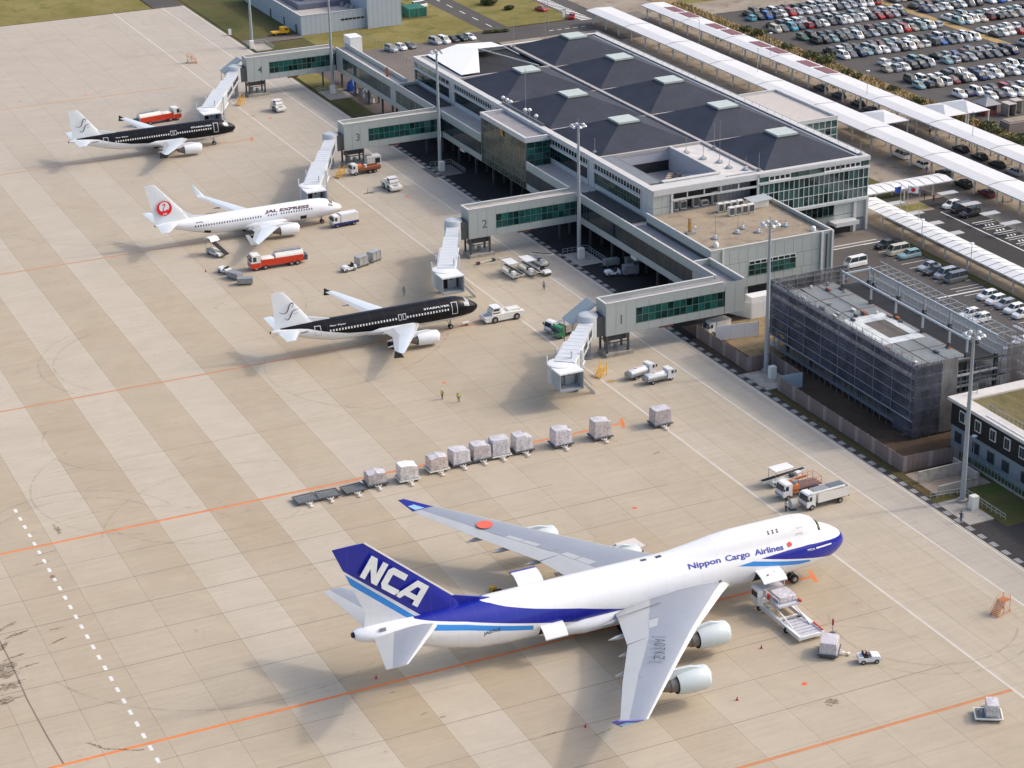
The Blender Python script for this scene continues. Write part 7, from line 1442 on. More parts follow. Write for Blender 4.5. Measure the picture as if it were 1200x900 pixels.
def wrap_mat(name, c, boxes=None):
    if name in MATS: return MATS[name]
    m, b, n = base(name, c, .22, 0, 1, .7); tc = n.new('ShaderNodeTexCoord').outputs['Object']
    k = n.noise(n.scale(tc, (1, 1, 1.5)), 1.1, 6, .72, 2.0); f = n.ramp(k, .30, .62)
    bx = n.new('ShaderNodeTexBrick'); n.l.new(n.scale(tc, (1, 1, 1)), bx.inputs[0]); bx.inputs['Color1'].default_value = col4(boxes or c); bx.inputs['Color2'].default_value = col4([v*.88 for v in (boxes or c)]); bx.inputs['Mortar'].default_value = col4([v*.4 for v in c]); bx.inputs['Scale'].default_value = .9
    cc = n.mix(f, bx.outputs[0], col4([min(1, v*1.25) for v in c])); n.l.new(cc, b.inputs['Base Color']); bp = n.new('ShaderNodeBump'); bp.inputs['Strength'].default_value = .6; bp.inputs['Distance'].default_value = .08
    n.l.new(n.noise(tc, 1.8, 5, .7, 2.5), bp.inputs['Height']); n.l.new(bp.outputs[0], b.inputs['Normal']); MATS[name] = m; return m
def load(label, x, y, ang, h, seed, m, shape=0, z0=.57, sx=1.45, sy=1.1, group='wrapped cargo pallets in the row'):
    T = thing('cargo_pallet', label, 'cargo pallet', (x, y, z0), math.radians(ang), group); rd = random.Random(seed)
    MB().box(-sx-.08, sx+.08, -sy-.08, sy+.08, 0, .06).obj('pallet_sheet', STEEL, T)
    n = 6; b = MB(); N_ = 32; rings = []
    for k in range(9):
        z = .07+(h-.07)*k/8; rg = []
        for i in range(N_):
            t = 2*math.pi*i/N_; c_, s_ = math.cos(t), math.sin(t); p = 26 if k < 7 else 14; q = (abs(c_)**p+abs(s_)**p)**(-1/p); f = 1+rd.uniform(-.022, .022)-(.03*(k/8)); f *= (1 if k < 8 else .965)
            zz = z
            if shape == 1 and k == 8: zz -= .35*max(0, c_)       # sloping top
            if shape == 2 and k >= 7: zz -= (.45 if c_ > .2 else 0)
            if shape == 3 and k == 8: zz -= .5*abs(s_)*abs(c_)
            rg.append((sx*q*c_*f, sy*q*s_*f, zz))
        rings.append(rg)
    b.loft(rings, 0, False); o = len(b.v); b.v.append((0, 0, h+rd.uniform(-.02, .12))); base_ = o-N_
    for i in range(N_): b.f.append((base_+i, base_+(i+1) % N_, o)); b.m.append(1)
    b.obj('wrapped_load', [m, wrap_mat('pale_wrap_top' if m is not WRW else 'white_wrap_top', (.54, .51, .53) if m is not WRW else (.80, .80, .80), (.50, .46, .46) if m is not WRW else (.75, .74, .73))], T); 
    b = MB(); 
    for u in (-.5, .5): [b.bar((u*sx, s*(sy+.0), .05), (u*sx, s*(sy-.03), h*.96), .04) for s in (-1, 1)]
    b.obj('net_strap', mat('strap_grey', (.42, .41, .40), .7), T); return T
WR1 = wrap_mat('clear_wrap_over_cartons', (.50, .46, .46), (.42, .33, .28)); WR2 = wrap_mat('milky_wrap', (.56, .53, .55), (.48, .44, .44)); WR3 = wrap_mat('brown_carton_wrap', (.52, .46, .43), (.42, .29, .21)); WR4 = wrap_mat('darker_carton_wrap', (.44, .40, .40), (.36, .28, .25)); WRW = wrap_mat('white_topped_wrap', (.62, .59, .57), (.48, .38, .30))
row = [(-79.3, 64.6, 0, None, 'first empty dolly at the left end of the cargo row'), (-75.9, 64.6, 0, None, 'second empty dolly from the left end of the cargo row'), (-71.9, 64.6, 0, None, 'third empty dolly, just left of the brown pallets'),
       (-68.2, 65.2, 1, (1.75, WR4, 3, 'lowest brown wrapped pallet with a ridge, first loaded one from the left'), 'dark dolly under the first loaded pallet from the left'),
       (-63.4, 64.5, 2, (2.15, WRW, 1, 'white topped wrapped pallet, second loaded one from the left'), 'white framed dolly under the white topped pallet'),
       (-58.2, 65.6, 2, (2.05, WR3, 3, 'brown carton pallet under clear wrap, third loaded one from the left'), 'white framed dolly under the brown carton pallet'),
       (-54.4, 66.0, 1, (2.1, WR2, 1, 'milky wrapped pallet with white patch, fourth loaded one from the left'), 'dark dolly under the fourth loaded pallet from the left'),
       (-50.9, 66.1, 1, (2.2, WR1, 1, 'greyish wrapped pallet left of the tall middle one, fifth loaded'), 'dark dolly under the fifth loaded pallet from the left'),
       (-47.8, 66.0, 2, (2.45, WR2, 0, 'tall milky wrapped pallet in the middle of the row, sixth loaded'), 'white framed dolly under the sixth loaded pallet'),
       (-44.0, 66.0, 1, (2.35, WR2, 2, 'stepped milky pallet with red tag, right end of the tight group'), 'dark dolly at the right end of the tight group'),
       (-37.8, 65.2, 1, (2.4, WR2, 1, 'milky wrapped pallet alone left of the last on the orange line'), 'dark dolly alone in the gap right of the tight group'),
       (-31.2, 64.9, 1, (2.6, WR1, 1, 'tallest wrapped pallet at the right end of the orange line'), 'dark dolly under the tallest pallet'),
       (-20.7, 65.0, 1, (2.3, WR4, 0, 'wrapped pallet standing far right beyond the white line'), 'dark dolly far right beyond the white line')]
for k, (x, y, kind, ld, lab) in enumerate(row):
    dolly(lab, x, y, random.Random(k).uniform(-4, 4), kind == 2)
    if ld: load(ld[3], x, y, random.Random(k).uniform(-5, 5), ld[0], k, ld[1], ld[2])
dolly('dark dolly carrying the pale square pallet behind the tug', -35.6, -6.3, 50, False, None); load('pale grey square topped cargo pallet between loader and tug', -35.6, -6.3, 50, 1.5, 77, WR2, 0, group=None)
dolly('low white dolly alone at the bottom right corner', -27.1, -27.4, 150, True, None); load('narrow white wrapped crate on the dolly at the bottom right', -26.7, -27.5, 150, 1.55, 78, wrap_mat('whitish_crate', (.55, .54, .54), (.50, .48, .46)), 0, sx=.75, sy=1.1, group=None)
load('pale wrapped pallet lying on the raised loader platform', -35.7, 4.6, 0, .8, 79, WR2, 0, z0=2.56, sx=1.3, sy=1.3, group=None)
t = thing('marker_mast', 'thin red and white marker mast beside the pale pallet', 'marker', (-32.5, -2.3, 0)); MB().cyl((0, 0, 0), (0, 0, 2.2), .05, 6).obj('pole', STEEL, t); MB().cyl((0, 0, 1.2), (0, 0, 2.0), .14, 8).obj('flag_roll', mat('dark_red_cloth', (.30, .05, .05), .7), t); MB().cyl((0, 0, 0), (0, 0, .12), .35, 10).obj('foot', DGREY, t)
# cones and chocks
def cone(x, y, lab, m=RED, s=.62):
    t = thing('traffic_cone', lab, 'traffic cone', (x, y, 0), 0, 'traffic cones around the cargo jet'); MB().cyl((0, 0, .04), (0, 0, .75*s), .2*s, 10, .04).obj('cone', m, t); MB().box(-.25*s, .25*s, -.25*s, .25*s, 0, .04).obj('base', DGREY if m == RED else m, t)
cm = mat('dark_red_cone', (.45, .03, .02), .5)
for x, y, q in ((-88.5, 13.5, 'on the orange line near the tail'), (-79.5, 41.5, 'between the tail and far winglet'), (-56.8, 33.0, 'beyond the far wing leading edge'), (-62.0, 30.0, 'near the open main deck door'), (-42.5, -1.5, 'in front of the inner engine'), (-51.5, -10.8, 'in front of the outer engine'), (-70.5, -8.0, 'beside the trailing edge of the near wing'), (-57.0, 6.0, 'under the near wing root'), (-42.6, 67.2, 'by the stepped milky pallet'), (-62.6, 166.4, 'left of the red tanker'), (-50.5, 168.3, 'behind the red tanker')):
    cone(x, y, 'small red cone %s' % q, cm)
t = thing('yellow_chock', 'small yellow block by the open main deck door of the cargo jet', 'chock', (-66.3, 27.4, 0)); MB().box(-.5, .4, -.3, .3, 0, .7).obj('block', mat('dark_yellow', (.45, .28, .03), .6), t); MB().box(-.2, .9, -.7, -.35, 0, .4).obj('foot', BLACK, t)
t = thing('ground_bar', 'long pale bar lying on the apron at pier 2', 'tow bar', (-13.2, 146.2, 0), .1); MB().bar((-2.4, 0, .3), (1.2, .2, .3), .16).obj('bar', OFFW, t); MB().box(-2.6, -2.0, -.3, .3, .1, .5).box(.9, 1.4, -.2, .5, .1, .5).obj('head', DGREY, t)
t = thing('ground_bar', 'short pale bar lying right of the long one at pier 2', 'tow bar', (-9.6, 146.6, 0), .1); MB().bar((-1.2, 0, .25), (1.2, .1, .25), .16).obj('bar', mat('pinkish_white', (.66, .58, .54), .5), t); MB().box(-1.3, -1.0, -.2, .2, .1, .4).obj('head', OFFW, t)
t = thing('wheel_chock_rack', 'small dark rack standing beside the cream tractor near pier 3', 'rack', (-18.0, 196.8, 0)); b = MB(); b.bar((-.8, 0, .2), (.8, .2, .2), .1); b.bar((0, 0, 0), (.1, .1, 1.1), .08); b.obj('rack', DGREY, t); MB().box(.7, 1.5, -.1, .3, .1, .3).obj('foot', STEEL, t)
t = veh('yellow_truck', 'small yellow flatbed truck by the far service building', 'truck', 12.6, 340.2, 2); truck_cab(t, 2.4, 2.2, 1.9, .5, 2.0, YELLOW); MB().box(-2.4, .15, -.95, .95, .65, 1.0).obj('flatbed', YELLOW, t); wheels(t, (1.6, -1.5), .8, .36, .22)
t = thing('blue_tarpaulin', 'blue tarpaulin heap in the shade under the pier four gallery', 'tarpaulin', (8.9, 276.5, 0)); b = MB(); b.loft([b.ring((0, 0, z), (0, 0, 1), r, 9) for z, r in ((0, 1.2), (1.2, 1.1), (2.1, .7), (2.4, .1))]); b.obj('sheet', BLUE, t)
for k in range(7): t = thing('storage_bin', 'storage bin under the pier four gallery, %s from the blue tarpaulin' % ('first', 'second', 'third', 'fourth', 'fifth', 'sixth', 'last')[k], 'bin', (9.2+.2*(k % 2), 273.5-k*1.7, 0), 0, 'bins under the gallery'); MB().cyl((0, 0, 0), (0, 0, 1.2+.3*(k % 3)), .5, 9).obj('bin', OFFW if k % 3 == 0 else GREYM, t); MB().cyl((0, 0, 1.2+.3*(k % 3)), (0, 0, 1.3+.3*(k % 3)), .54, 9).obj('lid', DGREY, t)
t = thing('roof_table_set', 'stacked crates on the open far terrace under the tent roof', 'crates', (27, 229, 11.1)); [MB().box(k*1.6, k*1.6+1.2, 0, 1.2, 0, 1.0+.3*(k % 2)).obj('crate', RED if k % 3 == 0 else OFFW, t) for k in range(5)]
# ================================================================ CARS
PAINT = {}
def paint(n):
    c = dict(white=(.78, .78, .77), silver=(.42, .44, .46), grey=(.16, .17, .18), black=(.018, .018, .02), navy=(.02, .03, .09), blue=(.04, .12, .38), cyan=(.10, .38, .48), red=(.42, .03, .03), maroon=(.16, .03, .035), cream=(.55, .50, .40), beige=(.40, .35, .28), teal=(.22, .36, .38), green=(.05, .12, .08), charcoal=(.06, .063, .07))[n]
    if n not in PAINT: PAINT[n] = mat('car_paint_'+n, c, .22, .3 if n in ('silver', 'grey', 'charcoal') else .0, var=.04)
    return PAINT[n]
def car_proto(kind, L, w_, H, belt, hood, a, b_, ta, tb, z0=.22):
    """a..b_ belt range of the cabin (from the rear), ta..tb roof range; x forward"""
    h = L/2; W = w_/2; body = MB()
    def ring(x, zt, k): return [(x, -W*k, z0), (x, -W*k*1.0, zt*.72), (x, -W*k*.90, zt), (x, W*k*.90, zt), (x, W*k, zt*.72), (x, W*k, z0)]
    body.loft([ring(-h, belt*.78, .84), ring(-h+.12, belt*.96, .95), ring(-h+.6, belt, 1), ring(b_, belt, 1), ring(b_+.1, belt-.02, 1), ring(h-.5, hood, .98), ring(h-.12, hood*.88, .9), ring(h, hood*.62, .78)])
    body.loft([[(x, s*W*k, H-dz) for x, s, k in ((ta, -1, .72), (tb, -1, .72), (tb, 1, .72), (ta, 1, .72))] for dz in (.05, 0)])
    for s in (-1, 1):
        for xb, xt in ((a, ta), (b_, tb), ((a+b_)/2, (ta+tb)/2)): body.bar((xb, s*W*.90, belt), (xt, s*W*.73, H-.03), .09, .07)
    gl = MB(); gl.loft([[(a+.04, -W*.87, belt), (b_-.04, -W*.87, belt), (b_-.04, W*.87, belt), (a+.04, W*.87, belt)], [(ta+.03, -W*.70, H-.045), (tb-.03, -W*.70, H-.045), (tb-.03, W*.70, H-.045), (ta+.03, W*.70, H-.045)]])
    return body, gl
KINDS = {}
for kind, args in dict(sedan=(4.6, 1.75, 1.42, .88, .78, -1.75, 1.0, -1.1, .25), hatchback=(3.9, 1.68, 1.50, .92, .82, -1.85, 1.0, -1.6, .3), minivan=(4.6, 1.75, 1.82, 1.02, .95, -2.15, 1.45, -1.95, .75), van=(4.6, 1.72, 1.95, 1.1, 1.0, -2.2, 1.95, -2.1, 1.3), suv=(4.5, 1.82, 1.72, 1.05, .98, -2.0, .9, -1.75, .25), wagon=(4.7, 1.75, 1.48, .9, .8, -2.2, .95, -1.9, .2)).items():
    bd, gl = car_proto(kind, *args); KINDS[kind] = (bd.mesh('body', paint('white')), gl.mesh('window', GLV), args)
lampm = MB().box(-.03, .03, -.2, .2, -.08, .08).mesh('headlight', mat('lamp_glass', (.75, .75, .7), .2))
def car(kind, colour, x, y, rz, label, group=None, name='parked_car', lights=False):
    bd, gl, a = KINDS[kind]; T = thing(name, label, 'car', (x, y, 0), rz, group)
    o = inst('body', bd, T); o.material_slots[0].link = 'OBJECT'; o.material_slots[0].material = paint(colour)
    inst('window', gl, T)
    for xx in (a[0]/2-.85, -a[0]/2+.85):
        for s in (-1, 1): inst('wheel', whl(.31, .2), T, (xx, s*(a[1]/2-.12), .31))
    if lights:
        for s in (-1, 1): inst('headlight', lampm, T, (a[0]/2-.12, s*(a[1]/2-.38), a[4]*.78))
    return T
ONES = ['', 'first', 'second', 'third', 'fourth', 'fifth', 'sixth', 'seventh', 'eighth', 'ninth', 'tenth', 'eleventh', 'twelfth', 'thirteenth', 'fourteenth', 'fifteenth', 'sixteenth', 'seventeenth', 'eighteenth', 'nineteenth']
def ordw(n):
    if n < 20: return ONES[n]
    t, o = divmod(n, 10); return {2: 'twent', 3: 'thirt', 4: 'fort'}[t]+('y-'+ONES[o] if o else 'ieth')
CI = cam.matrix_world.inverted()
def pix(x, y, z=.7):
    v = CI @ Vector((x, y, z)); k = cd.lens/36*1200; return 600+k*v.x/-v.z, 450-k*v.y/-v.z
W, Sv, G_, Bk, C_ = 'white', 'silver', 'grey', 'black', 'charcoal'
ROWS = [  # hood y, front start, back start, colours seen first in front line / back line
    (290.3, 131.4, 133.2, 'cyan black blue grey white red silver white silver silver white charcoal silver silver white white'.split(), 'black black black white grey maroon black charcoal white silver white white'.split()),
    (275.6, 130.2, 131.8, 'cream grey cyan charcoal red grey white charcoal silver white silver white charcoal red maroon silver charcoal navy silver silver'.split(), 'charcoal grey white white silver grey charcoal white silver black silver charcoal'.split()),
    (259.7, 132.8, 132.0, 'black charcoal teal charcoal grey white charcoal silver grey grey silver red beige teal white silver teal white'.split(), 'green black charcoal grey charcoal silver silver grey maroon charcoal'.split()),
    (243.4, 130.4, 130.0, 'white grey navy teal silver white silver charcoal white beige white charcoal blue grey silver silver white charcoal white'.split(), 'black white grey charcoal silver charcoal maroon teal white'.split()),
    (226.5, 132.2, 135.6, 'beige silver white black charcoal silver'.split()+[None]+'teal silver charcoal silver charcoal charcoal grey black navy charcoal'.split(), 'white silver charcoal teal beige'.split()+[None, 'black']+'silver blue maroon grey silver silver charcoal'.split()),
    (209.9, 130.2, 131.6, 'teal charcoal beige white maroon charcoal white navy silver white charcoal white white white silver'.split(), 'charcoal white white white charcoal silver white navy white white'.split()),
    (193.8, 139.5, 133.8, 'white charcoal white white charcoal silver white'.split(), 'white navy white silver charcoal red charcoal white white'.split())]
rc = random.Random(11); pool = [W]*10+[Sv]*8+[G_]*4+[Bk]*4+[C_]*4+['navy', 'blue', 'teal', 'beige', 'maroon', 'red', 'cream', 'silver']
kinds = ['sedan', 'hatchback', 'hatchback', 'minivan', 'minivan', 'wagon', 'suv', 'hatchback']
cands = []
for ri, (hy, fx, bx, fc, bc) in enumerate(ROWS):
    for li, (x0, yy, cols) in enumerate(((fx, hy+1.7, fc), (bx, hy+6.9, bc))):
        x, k, n_ = x0, 0, 0
        while x < 260:
            col = cols[k] if k < len(cols) else rc.choice(pool); k += 1
            if 172.2 < x < 177.4 and ri < 5: x = 177.7
            px, py = pix(x, yy)
            if px > 1212: break
            if py < -6: x += 2.5; continue
            if col is None or (k > 12 and rc.random() < .03): x += 2.55; continue
            n_ += 1; cands.append((ri, li, n_, col, x+rc.uniform(-.15, .15), yy+rc.uniform(-.35, .35), px)); x += 2.52
rowname = ['top', 'second', 'third', 'fourth', 'fifth', 'sixth', 'bottom']
MAXC = 262
cands.sort(key=lambda c: math.hypot(c[4]+166, c[5]+200)); far = cands[MAXC:]
for ri, li, n_, col, x, y, px in cands[:MAXC]:
    kd = rc.choice(kinds); flip = rc.random() < (.12 if li == 0 else .75)
    car(kd, col, x, y, math.radians((-90 if not flip else 90)+rc.uniform(-1.5, 1.5)), '%s %s, %s from left in %s line, %s car park row' % (col, kd if kd != 'suv' else 'jeep', ordw(n_), ('near', 'far')[li], rowname[ri]), 'cars in the big car park')
if far:
    fb = MB(); fg = MB()
    for ri, li, n_, col, x, y, px in far: fb.extr([(-2.1, .25), (2.1, .25), (2.15, .6), (1.0, .85), (.4, 1.42), (-1.2, 1.42), (-1.9, .9), (-2.15, .6)], -.82, .82) if 0 else None
    by = {}
    for c in far: by.setdefault(c[3], []).append(c)
    mb = MB(); ms = []
    for i, (col, cs) in enumerate(by.items()):
        ms.append(paint(col))
        for c in cs:
            for me, mi in ((KINDS['hatchback'][0], i), (KINDS['hatchback'][1], len(by))):
                mb.add([(c[4]+v.co.y, c[5]-v.co.x, v.co.z) for v in me.vertices], [tuple(p.vertices) for p in me.polygons], mi)
    ms.append(GLV); o = mb.obj('distant_parked_cars', ms, kind='stuff'); tag(o, 'farthest parked cars along the upper edge of the big car park', 'cars')
def one(kind, col, x, y, deg, label, group=None, name='parked_car'): return car(kind, col, x, y, math.radians(deg), label, group, name, True)
g1 = 'cars beside the ribbed walkway'
one('sedan', 'black', 57.4, 118.4, 184, 'black sedan at the terminal end of the row beside the ribbed walkway', g1); T = one('van', 'cream', 57.2, 114.2, 183, 'cream van with dark roof boards, second in the walkway row', g1); one('wagon', 'teal', 58.0, 111.6, 183, 'pale blue wagon, third in the walkway row', g1)
one('sedan', 'silver', 57.4, 104.4, 184, 'silver sedan just left of a dark sedan in the walkway row', g1); one('sedan', 'charcoal', 57.0, 101.9, 184, 'dark sedan between silver sedan and silver minivan', g1); one('minivan', 'silver', 57.6, 99.4, 184, 'silver minivan beside the grey van in the walkway row', g1); one('van', 'grey', 57.8, 96.7, 184, 'grey van at the end of the middle group by the walkway', g1)
for i, (x, y, q) in enumerate(((57.6, 86.9, 'first'), (57.5, 84.3, 'second'), (57.7, 81.8, 'third'), (57.6, 79.2, 'fourth'), (57.4, 76.6, 'fifth'))): one('hatchback', 'white' if i != 2 else 'silver', x, y, 184+i % 2, '%s hatchback in the right group by the walkway, %s from the left' % ('white' if i != 2 else 'silver', q), g1)
one('van', 'white', 46.4, 112.2, 184, 'white van with dark lower half standing alone on the yard'); one('hatchback', 'white', 49.3, 80.9, 184, 'white hatchback seen over the scaffold frame, left one'); one('hatchback', 'white', 49.6, 78.2, 184, 'white hatchback seen over the scaffold frame, right one')
one('hatchback', 'white', 49.4, 66.0, 184, 'white hatchback just above the black building roof'); one('van', 'white', 42.0, 48.5, 90, 'white van at the right edge behind the scaffold'); one('sedan', 'maroon', 44.5, 45.0, 184, 'dark red sedan at the right edge behind the scaffold')
one('hatchback', 'white', 82.6, 132.4, 186, 'white car in the first coach side bay'); one('van', 'charcoal', 82.9, 129.4, 184, 'black van in the second coach side bay'); one('suv', 'black', 82.6, 126.1, 184, 'black off-road car in the third coach side bay')
for x, y, c_, q in ((108.7, 221.5, 'charcoal', 'farthest'), (108.6, 213.6, 'charcoal', 'second farthest'), (108.5, 205.2, 'black', 'third farthest'), (108.2, 199.4, 'charcoal', 'just above the crossing canopy'), (107.6, 163.6, 'black', 'first right of the crossing canopy'), (107.6, 157.0, 'black', 'second right of the crossing canopy'), (107.4, 150.6, 'black', 'third right of the crossing canopy')):
    one('sedan', c_, x, y, 90, '%s taxi sedan under the far canopy edge, %s' % ('black' if c_ == 'black' else 'dark', q), 'taxis under the far canopy', 'taxi')
one('sedan', 'silver', 107.5, 144.6, 90, 'silver sedan behind the black taxis at the right edge'); one('sedan', 'silver', 99.5, 243, 90, 'silver car between the canopies near the far end'); one('hatchback', 'green', 99.6, 236.5, 90, 'pale green car between the canopies near the far end')
for x, y, k_, c_, q in ((93.4, 158.2, 'hatchback', 'white', 'left of the short walkway'), (93.9, 150.6, 'sedan', 'charcoal', 'at the end of the short walkway'), (92.8, 142.4, 'suv', 'black', 'right of the short walkway'), (93.6, 166.0, 'minivan', 'white', 'by the glass pavilion'), (93.5, 135.4, 'sedan', 'maroon', 'in the shade right of the short walkway')):
    one(k_, c_, x, y, 90, '%s car under the near canopy, %s' % (c_ if c_ != 'charcoal' else 'dark', q), 'cars under the near canopy')
for x, k_, c_, q, dy in ((32.2, 'suv', 'silver', 'silver pickup like car, left of three', -.3), (35.2, 'hatchback', 'white', 'white car, middle of three', .2), (37.8, 'sedan', 'grey', 'grey sedan, right of three', .6), (45.4, 'minivan', 'silver', 'silver minivan, left of five', 1.4), (47.9, 'minivan', 'white', 'white minivan, second of five', 1.4), (50.6, 'sedan', 'black', 'black sedan, third of five', 1.6), (53.0, 'sedan', 'black', 'black sedan, fourth of five', 1.7), (55.5, 'sedan', 'white', 'white sedan, right of five', 1.9)):
    one(k_, c_, x, 308.6+dy, -78, '%s in the staff car park beyond the gallery' % q, 'cars in the staff car park')
one('van', 'white', 58.2, 351.5, 10, 'white van behind the green mesh store'); one('van', 'white', 54.0, 362, 10, 'white van at the very top beside the service building'); one('sedan', 'red', 86.6, 331, 100, 'red car on the far road beside the island lawn'); one('sedan', 'red', 90.0, 318.6, 60, 'red car partly behind the white road sign')
one('van', 'white', 11.5, 7.6, 100, 'white van at the right edge on the asphalt beside the lawn')
# ================================================================ PEOPLE
def person(label, x, y, face, top, legs, hair=None, pose='stand', vest=None, cap=None, z=0, h=1.72):
    T = thing('person', label, 'person', (x, y, z), math.radians(face)); s = h/1.72
    J = dict(pel=(0, 0, .93), sp=(0, 0, 1.15), ch=(0, 0, 1.36), nk=(0, 0, 1.47), hd=(.01, 0, 1.56), hd2=(.02, 0, 1.66), hdt=(.0, 0, 1.73),
             shl=(0, .19, 1.40), ell=(-.03, .26, 1.13), wrl=(.06, .27, .90), hal=(.09, .27, .82), shr=(0, -.19, 1.40), elr=(-.03, -.26, 1.13), wrr=(.06, -.27, .90), har=(.09, -.27, .82),
             hpl=(0, .095, .90), knl=(.02, .10, .49), anl=(-.02, .10, .09), tol=(.14, .11, .04), hpr=(0, -.095, .90), knr=(.02, -.10, .49), anr=(-.02, -.10, .09), tor=(.14, -.11, .04))
    if pose == 'walk': J.update(knl=(.16, .10, .52), anl=(.12, .10, .10), tol=(.28, .10, .06), knr=(-.08, -.10, .50), anr=(-.30, -.10, .14), tor=(-.18, -.10, .05), wrl=(-.08, .25, .92), hal=(-.12, .25, .85), wrr=(.20, -.24, .96), har=(.26, -.24, .92))
    if pose == 'sit': J.update(knl=(.42, .12, .90), anl=(.48, .12, .48), tol=(.62, .12, .43), knr=(.42, -.12, .90), anr=(.48, -.12, .48), tor=(.62, -.12, .43), wrl=(.38, .16, 1.12), hal=(.44, .14, 1.13), wrr=(.38, -.16, 1.12), har=(.44, -.14, 1.13), ell=(.12, .24, 1.10), elr=(.12, -.24, 1.10))
    if pose == 'point': J.update(elr=(.14, -.30, 1.30), wrr=(.34, -.34, 1.42), har=(.42, -.35, 1.46))
    RAD = dict(pel=.15, sp=.125, ch=.155, nk=.06, hd=.085, hd2=.095, hdt=.06, shl=.075, ell=.048, wrl=.034, hal=.038, shr=.075, elr=.048, wrr=.034, har=.038, hpl=.10, knl=.066, anl=.045, tol=.045, hpr=.10, knr=.066, anr=.045, tor=.045)
    names = list(J); idx = {n: i for i, n in enumerate(names)}
    ed = [('pel', 'sp'), ('sp', 'ch'), ('ch', 'nk'), ('nk', 'hd'), ('hd', 'hd2'), ('hd2', 'hdt'), ('ch', 'shl'), ('shl', 'ell'), ('ell', 'wrl'), ('wrl', 'hal'), ('ch', 'shr'), ('shr', 'elr'), ('elr', 'wrr'), ('wrr', 'har'), ('pel', 'hpl'), ('hpl', 'knl'), ('knl', 'anl'), ('anl', 'tol'), ('pel', 'hpr'), ('hpr', 'knr'), ('knr', 'anr'), ('anr', 'tor')]
    me = D.meshes.new('body'); me.from_pydata([tuple(c*s for c in J[n]) for n in names], [(idx[a], idx[b]) for a, b in ed], [])
    m, bb, n = base('clothes_'+label[:12], top, .8); sp = n.new('ShaderNodeSeparateXYZ'); n.l.new(n.new('ShaderNodeTexCoord').outputs['Object'], sp.inputs[0])
    c = n.mix(n.math('LESS_THAN', sp.outputs[2], .95*s), col4(top), col4(legs)); c = n.mix(n.math('GREATER_THAN', sp.outputs[2], 1.47*s), c, (.42, .26, .19, 1)); c = n.mix(n.math('LESS_THAN', sp.outputs[2], .10*s), c, (.02, .02, .02, 1)) if pose != 'sit' else c
    n.l.new(c, bb.inputs['Base Color']); me.materials.append(m)
    o = D.objects.new('body', me); COL.objects.link(o); o.parent = T; sk = o.modifiers.new('skin', 'SKIN'); 
    if not me.skin_vertices: 
        bm = bmesh.new(); bm.from_mesh(me); bm.verts.layers.skin.verify(); bm.to_mesh(me); bm.free()
    for i, nme in enumerate(names): me.skin_vertices[0].data[i].radius = (RAD[nme]*s*(.8 if nme in ('pel', 'sp', 'ch') else 1), RAD[nme]*s)
    me.skin_vertices[0].data[0].use_root = True; sb = o.modifiers.new('sub', 'SUBSURF'); sb.levels = 1; sb.render_levels = 1
    hb = MB(); hb.loft([hb.ring((0, 0, zz*s), (0, 0, 1), r*s, 10) for zz, r in ((1.60, .098), (1.68, .112), (1.75, .09), (1.79, .03))]); hb.obj('hair' if not cap else 'helmet', mat('hair_black', (.015, .012, .01), .6) if not cap else cap, T, smooth=60)
    if vest: vb = MB(); vb.loft([[(1.22*.135*s*math.cos(t)*k, 1.12*.185*s*math.sin(t)*k, zz*s) for t in [i*math.pi/6 for i in range(12)]] for zz, k in ((.98, .96), (1.2, .95), (1.38, 1.08), (1.46, .8))], cap=False); vb.obj('vest', vest, T, smooth=60)
    return T
HV = mat('hi_vis_yellow', (.62, .72, .05), .6); DK = (.03, .035, .05)
person('worker in yellow vest, left of the two standing below the jet', -46.9, 89.9, 200, DK, (.10, .07, .04), vest=HV, cap=OFFW); person('worker in yellow vest, right of the two standing below the jet', -45.0, 87.7, 250, DK, DK, vest=HV, cap=OFFW)
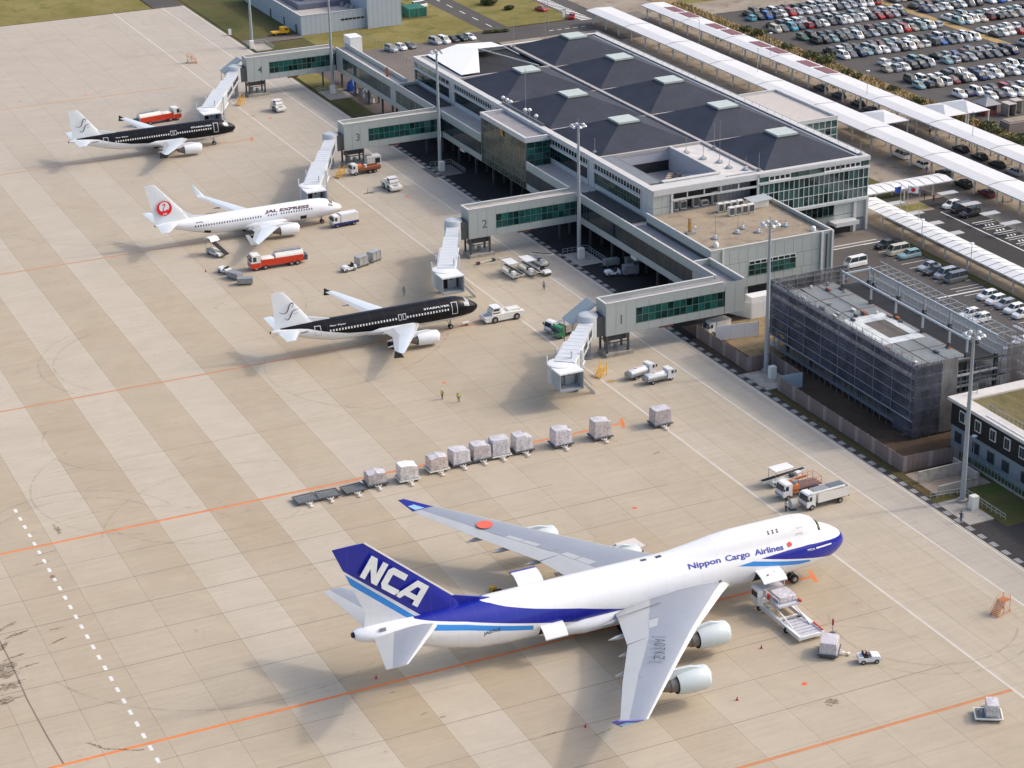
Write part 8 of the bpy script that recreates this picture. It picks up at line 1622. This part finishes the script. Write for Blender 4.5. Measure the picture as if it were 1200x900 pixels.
person('worker in grey clothes standing beyond the black jet', -34.3, 136.9, 230, (.30, .29, .28), (.28, .27, .27)); person('person in dark trousers and grey shirt below the belt loaders', -10.5, 127.8, 250, (.34, .35, .40), (.02, .02, .03), pose='walk')
person('person in dark trousers beside the hose reel and white truck', -19.4, 30.1, 200, (.45, .46, .50), (.02, .02, .03)); person('guard in navy uniform standing on the mast pad', .5, 16.0, 220, (.03, .04, .10), (.03, .04, .10), pose='point')
person('driver in dark red jacket seated on the tug by the cargo jet', -32.75, -10.2, -18, (.16, .04, .04), DK, pose='sit', cap=OFFW, z=.05)
person('worker in white helmet on the raised bridge of the loader', -35.2, 7.6, 100, (.55, .56, .58), (.30, .32, .35), cap=WHITE, z=3.12); person('worker in pale blue grey clothes by the loader rail', -36.4, 7.2, 60, (.40, .44, .50), (.35, .36, .40), cap=mat('red_helmet', (.55, .03, .03), .4), z=3.12)
for i, (x, y, f_, tp, lg_, q) in enumerate(((108.6, 176.6, 90, (.02, .02, .02), (.02, .02, .02), 'person in black walking on the road right of the crossing canopy'), (107.2, 171.9, 270, (.70, .72, .75), (.05, .08, .25), 'person in white top and blue trousers between the canopies'), (106.7, 171.0, 270, (.65, .65, .66), (.5, .5, .52), 'person in pale clothes between the canopies'),
        (92.6, 129.0, 20, (.35, .55, .65), (.10, .15, .30), 'person in light blue under the near canopy at the right'), (91.5, 153.5, 20, (.06, .05, .25), (.04, .04, .18), 'person in violet blue at the end of the short walkway'), (81.5, 136.9, 200, (.35, .05, .04), (.04, .04, .05), 'person in red top above the white car'), (81.0, 139.3, 200, (.05, .05, .08), (.04, .04, .05), 'person in dark clothes near the short walkway'),
        (84, 224, 90, (.03, .03, .04), (.03, .03, .04), 'person in black on the pavement behind the terminal'), (82.0, 214.5, 90, (.05, .04, .04), (.03, .03, .04), 'second person in black on the pavement behind the terminal'), (97.5, 262, 0, (.20, .04, .04), (.03, .03, .04), 'person in dark red near the far end of the near canopy'))):
    person(q, x, y, f_, tp, lg_, pose='walk' if i % 2 == 0 else 'stand')
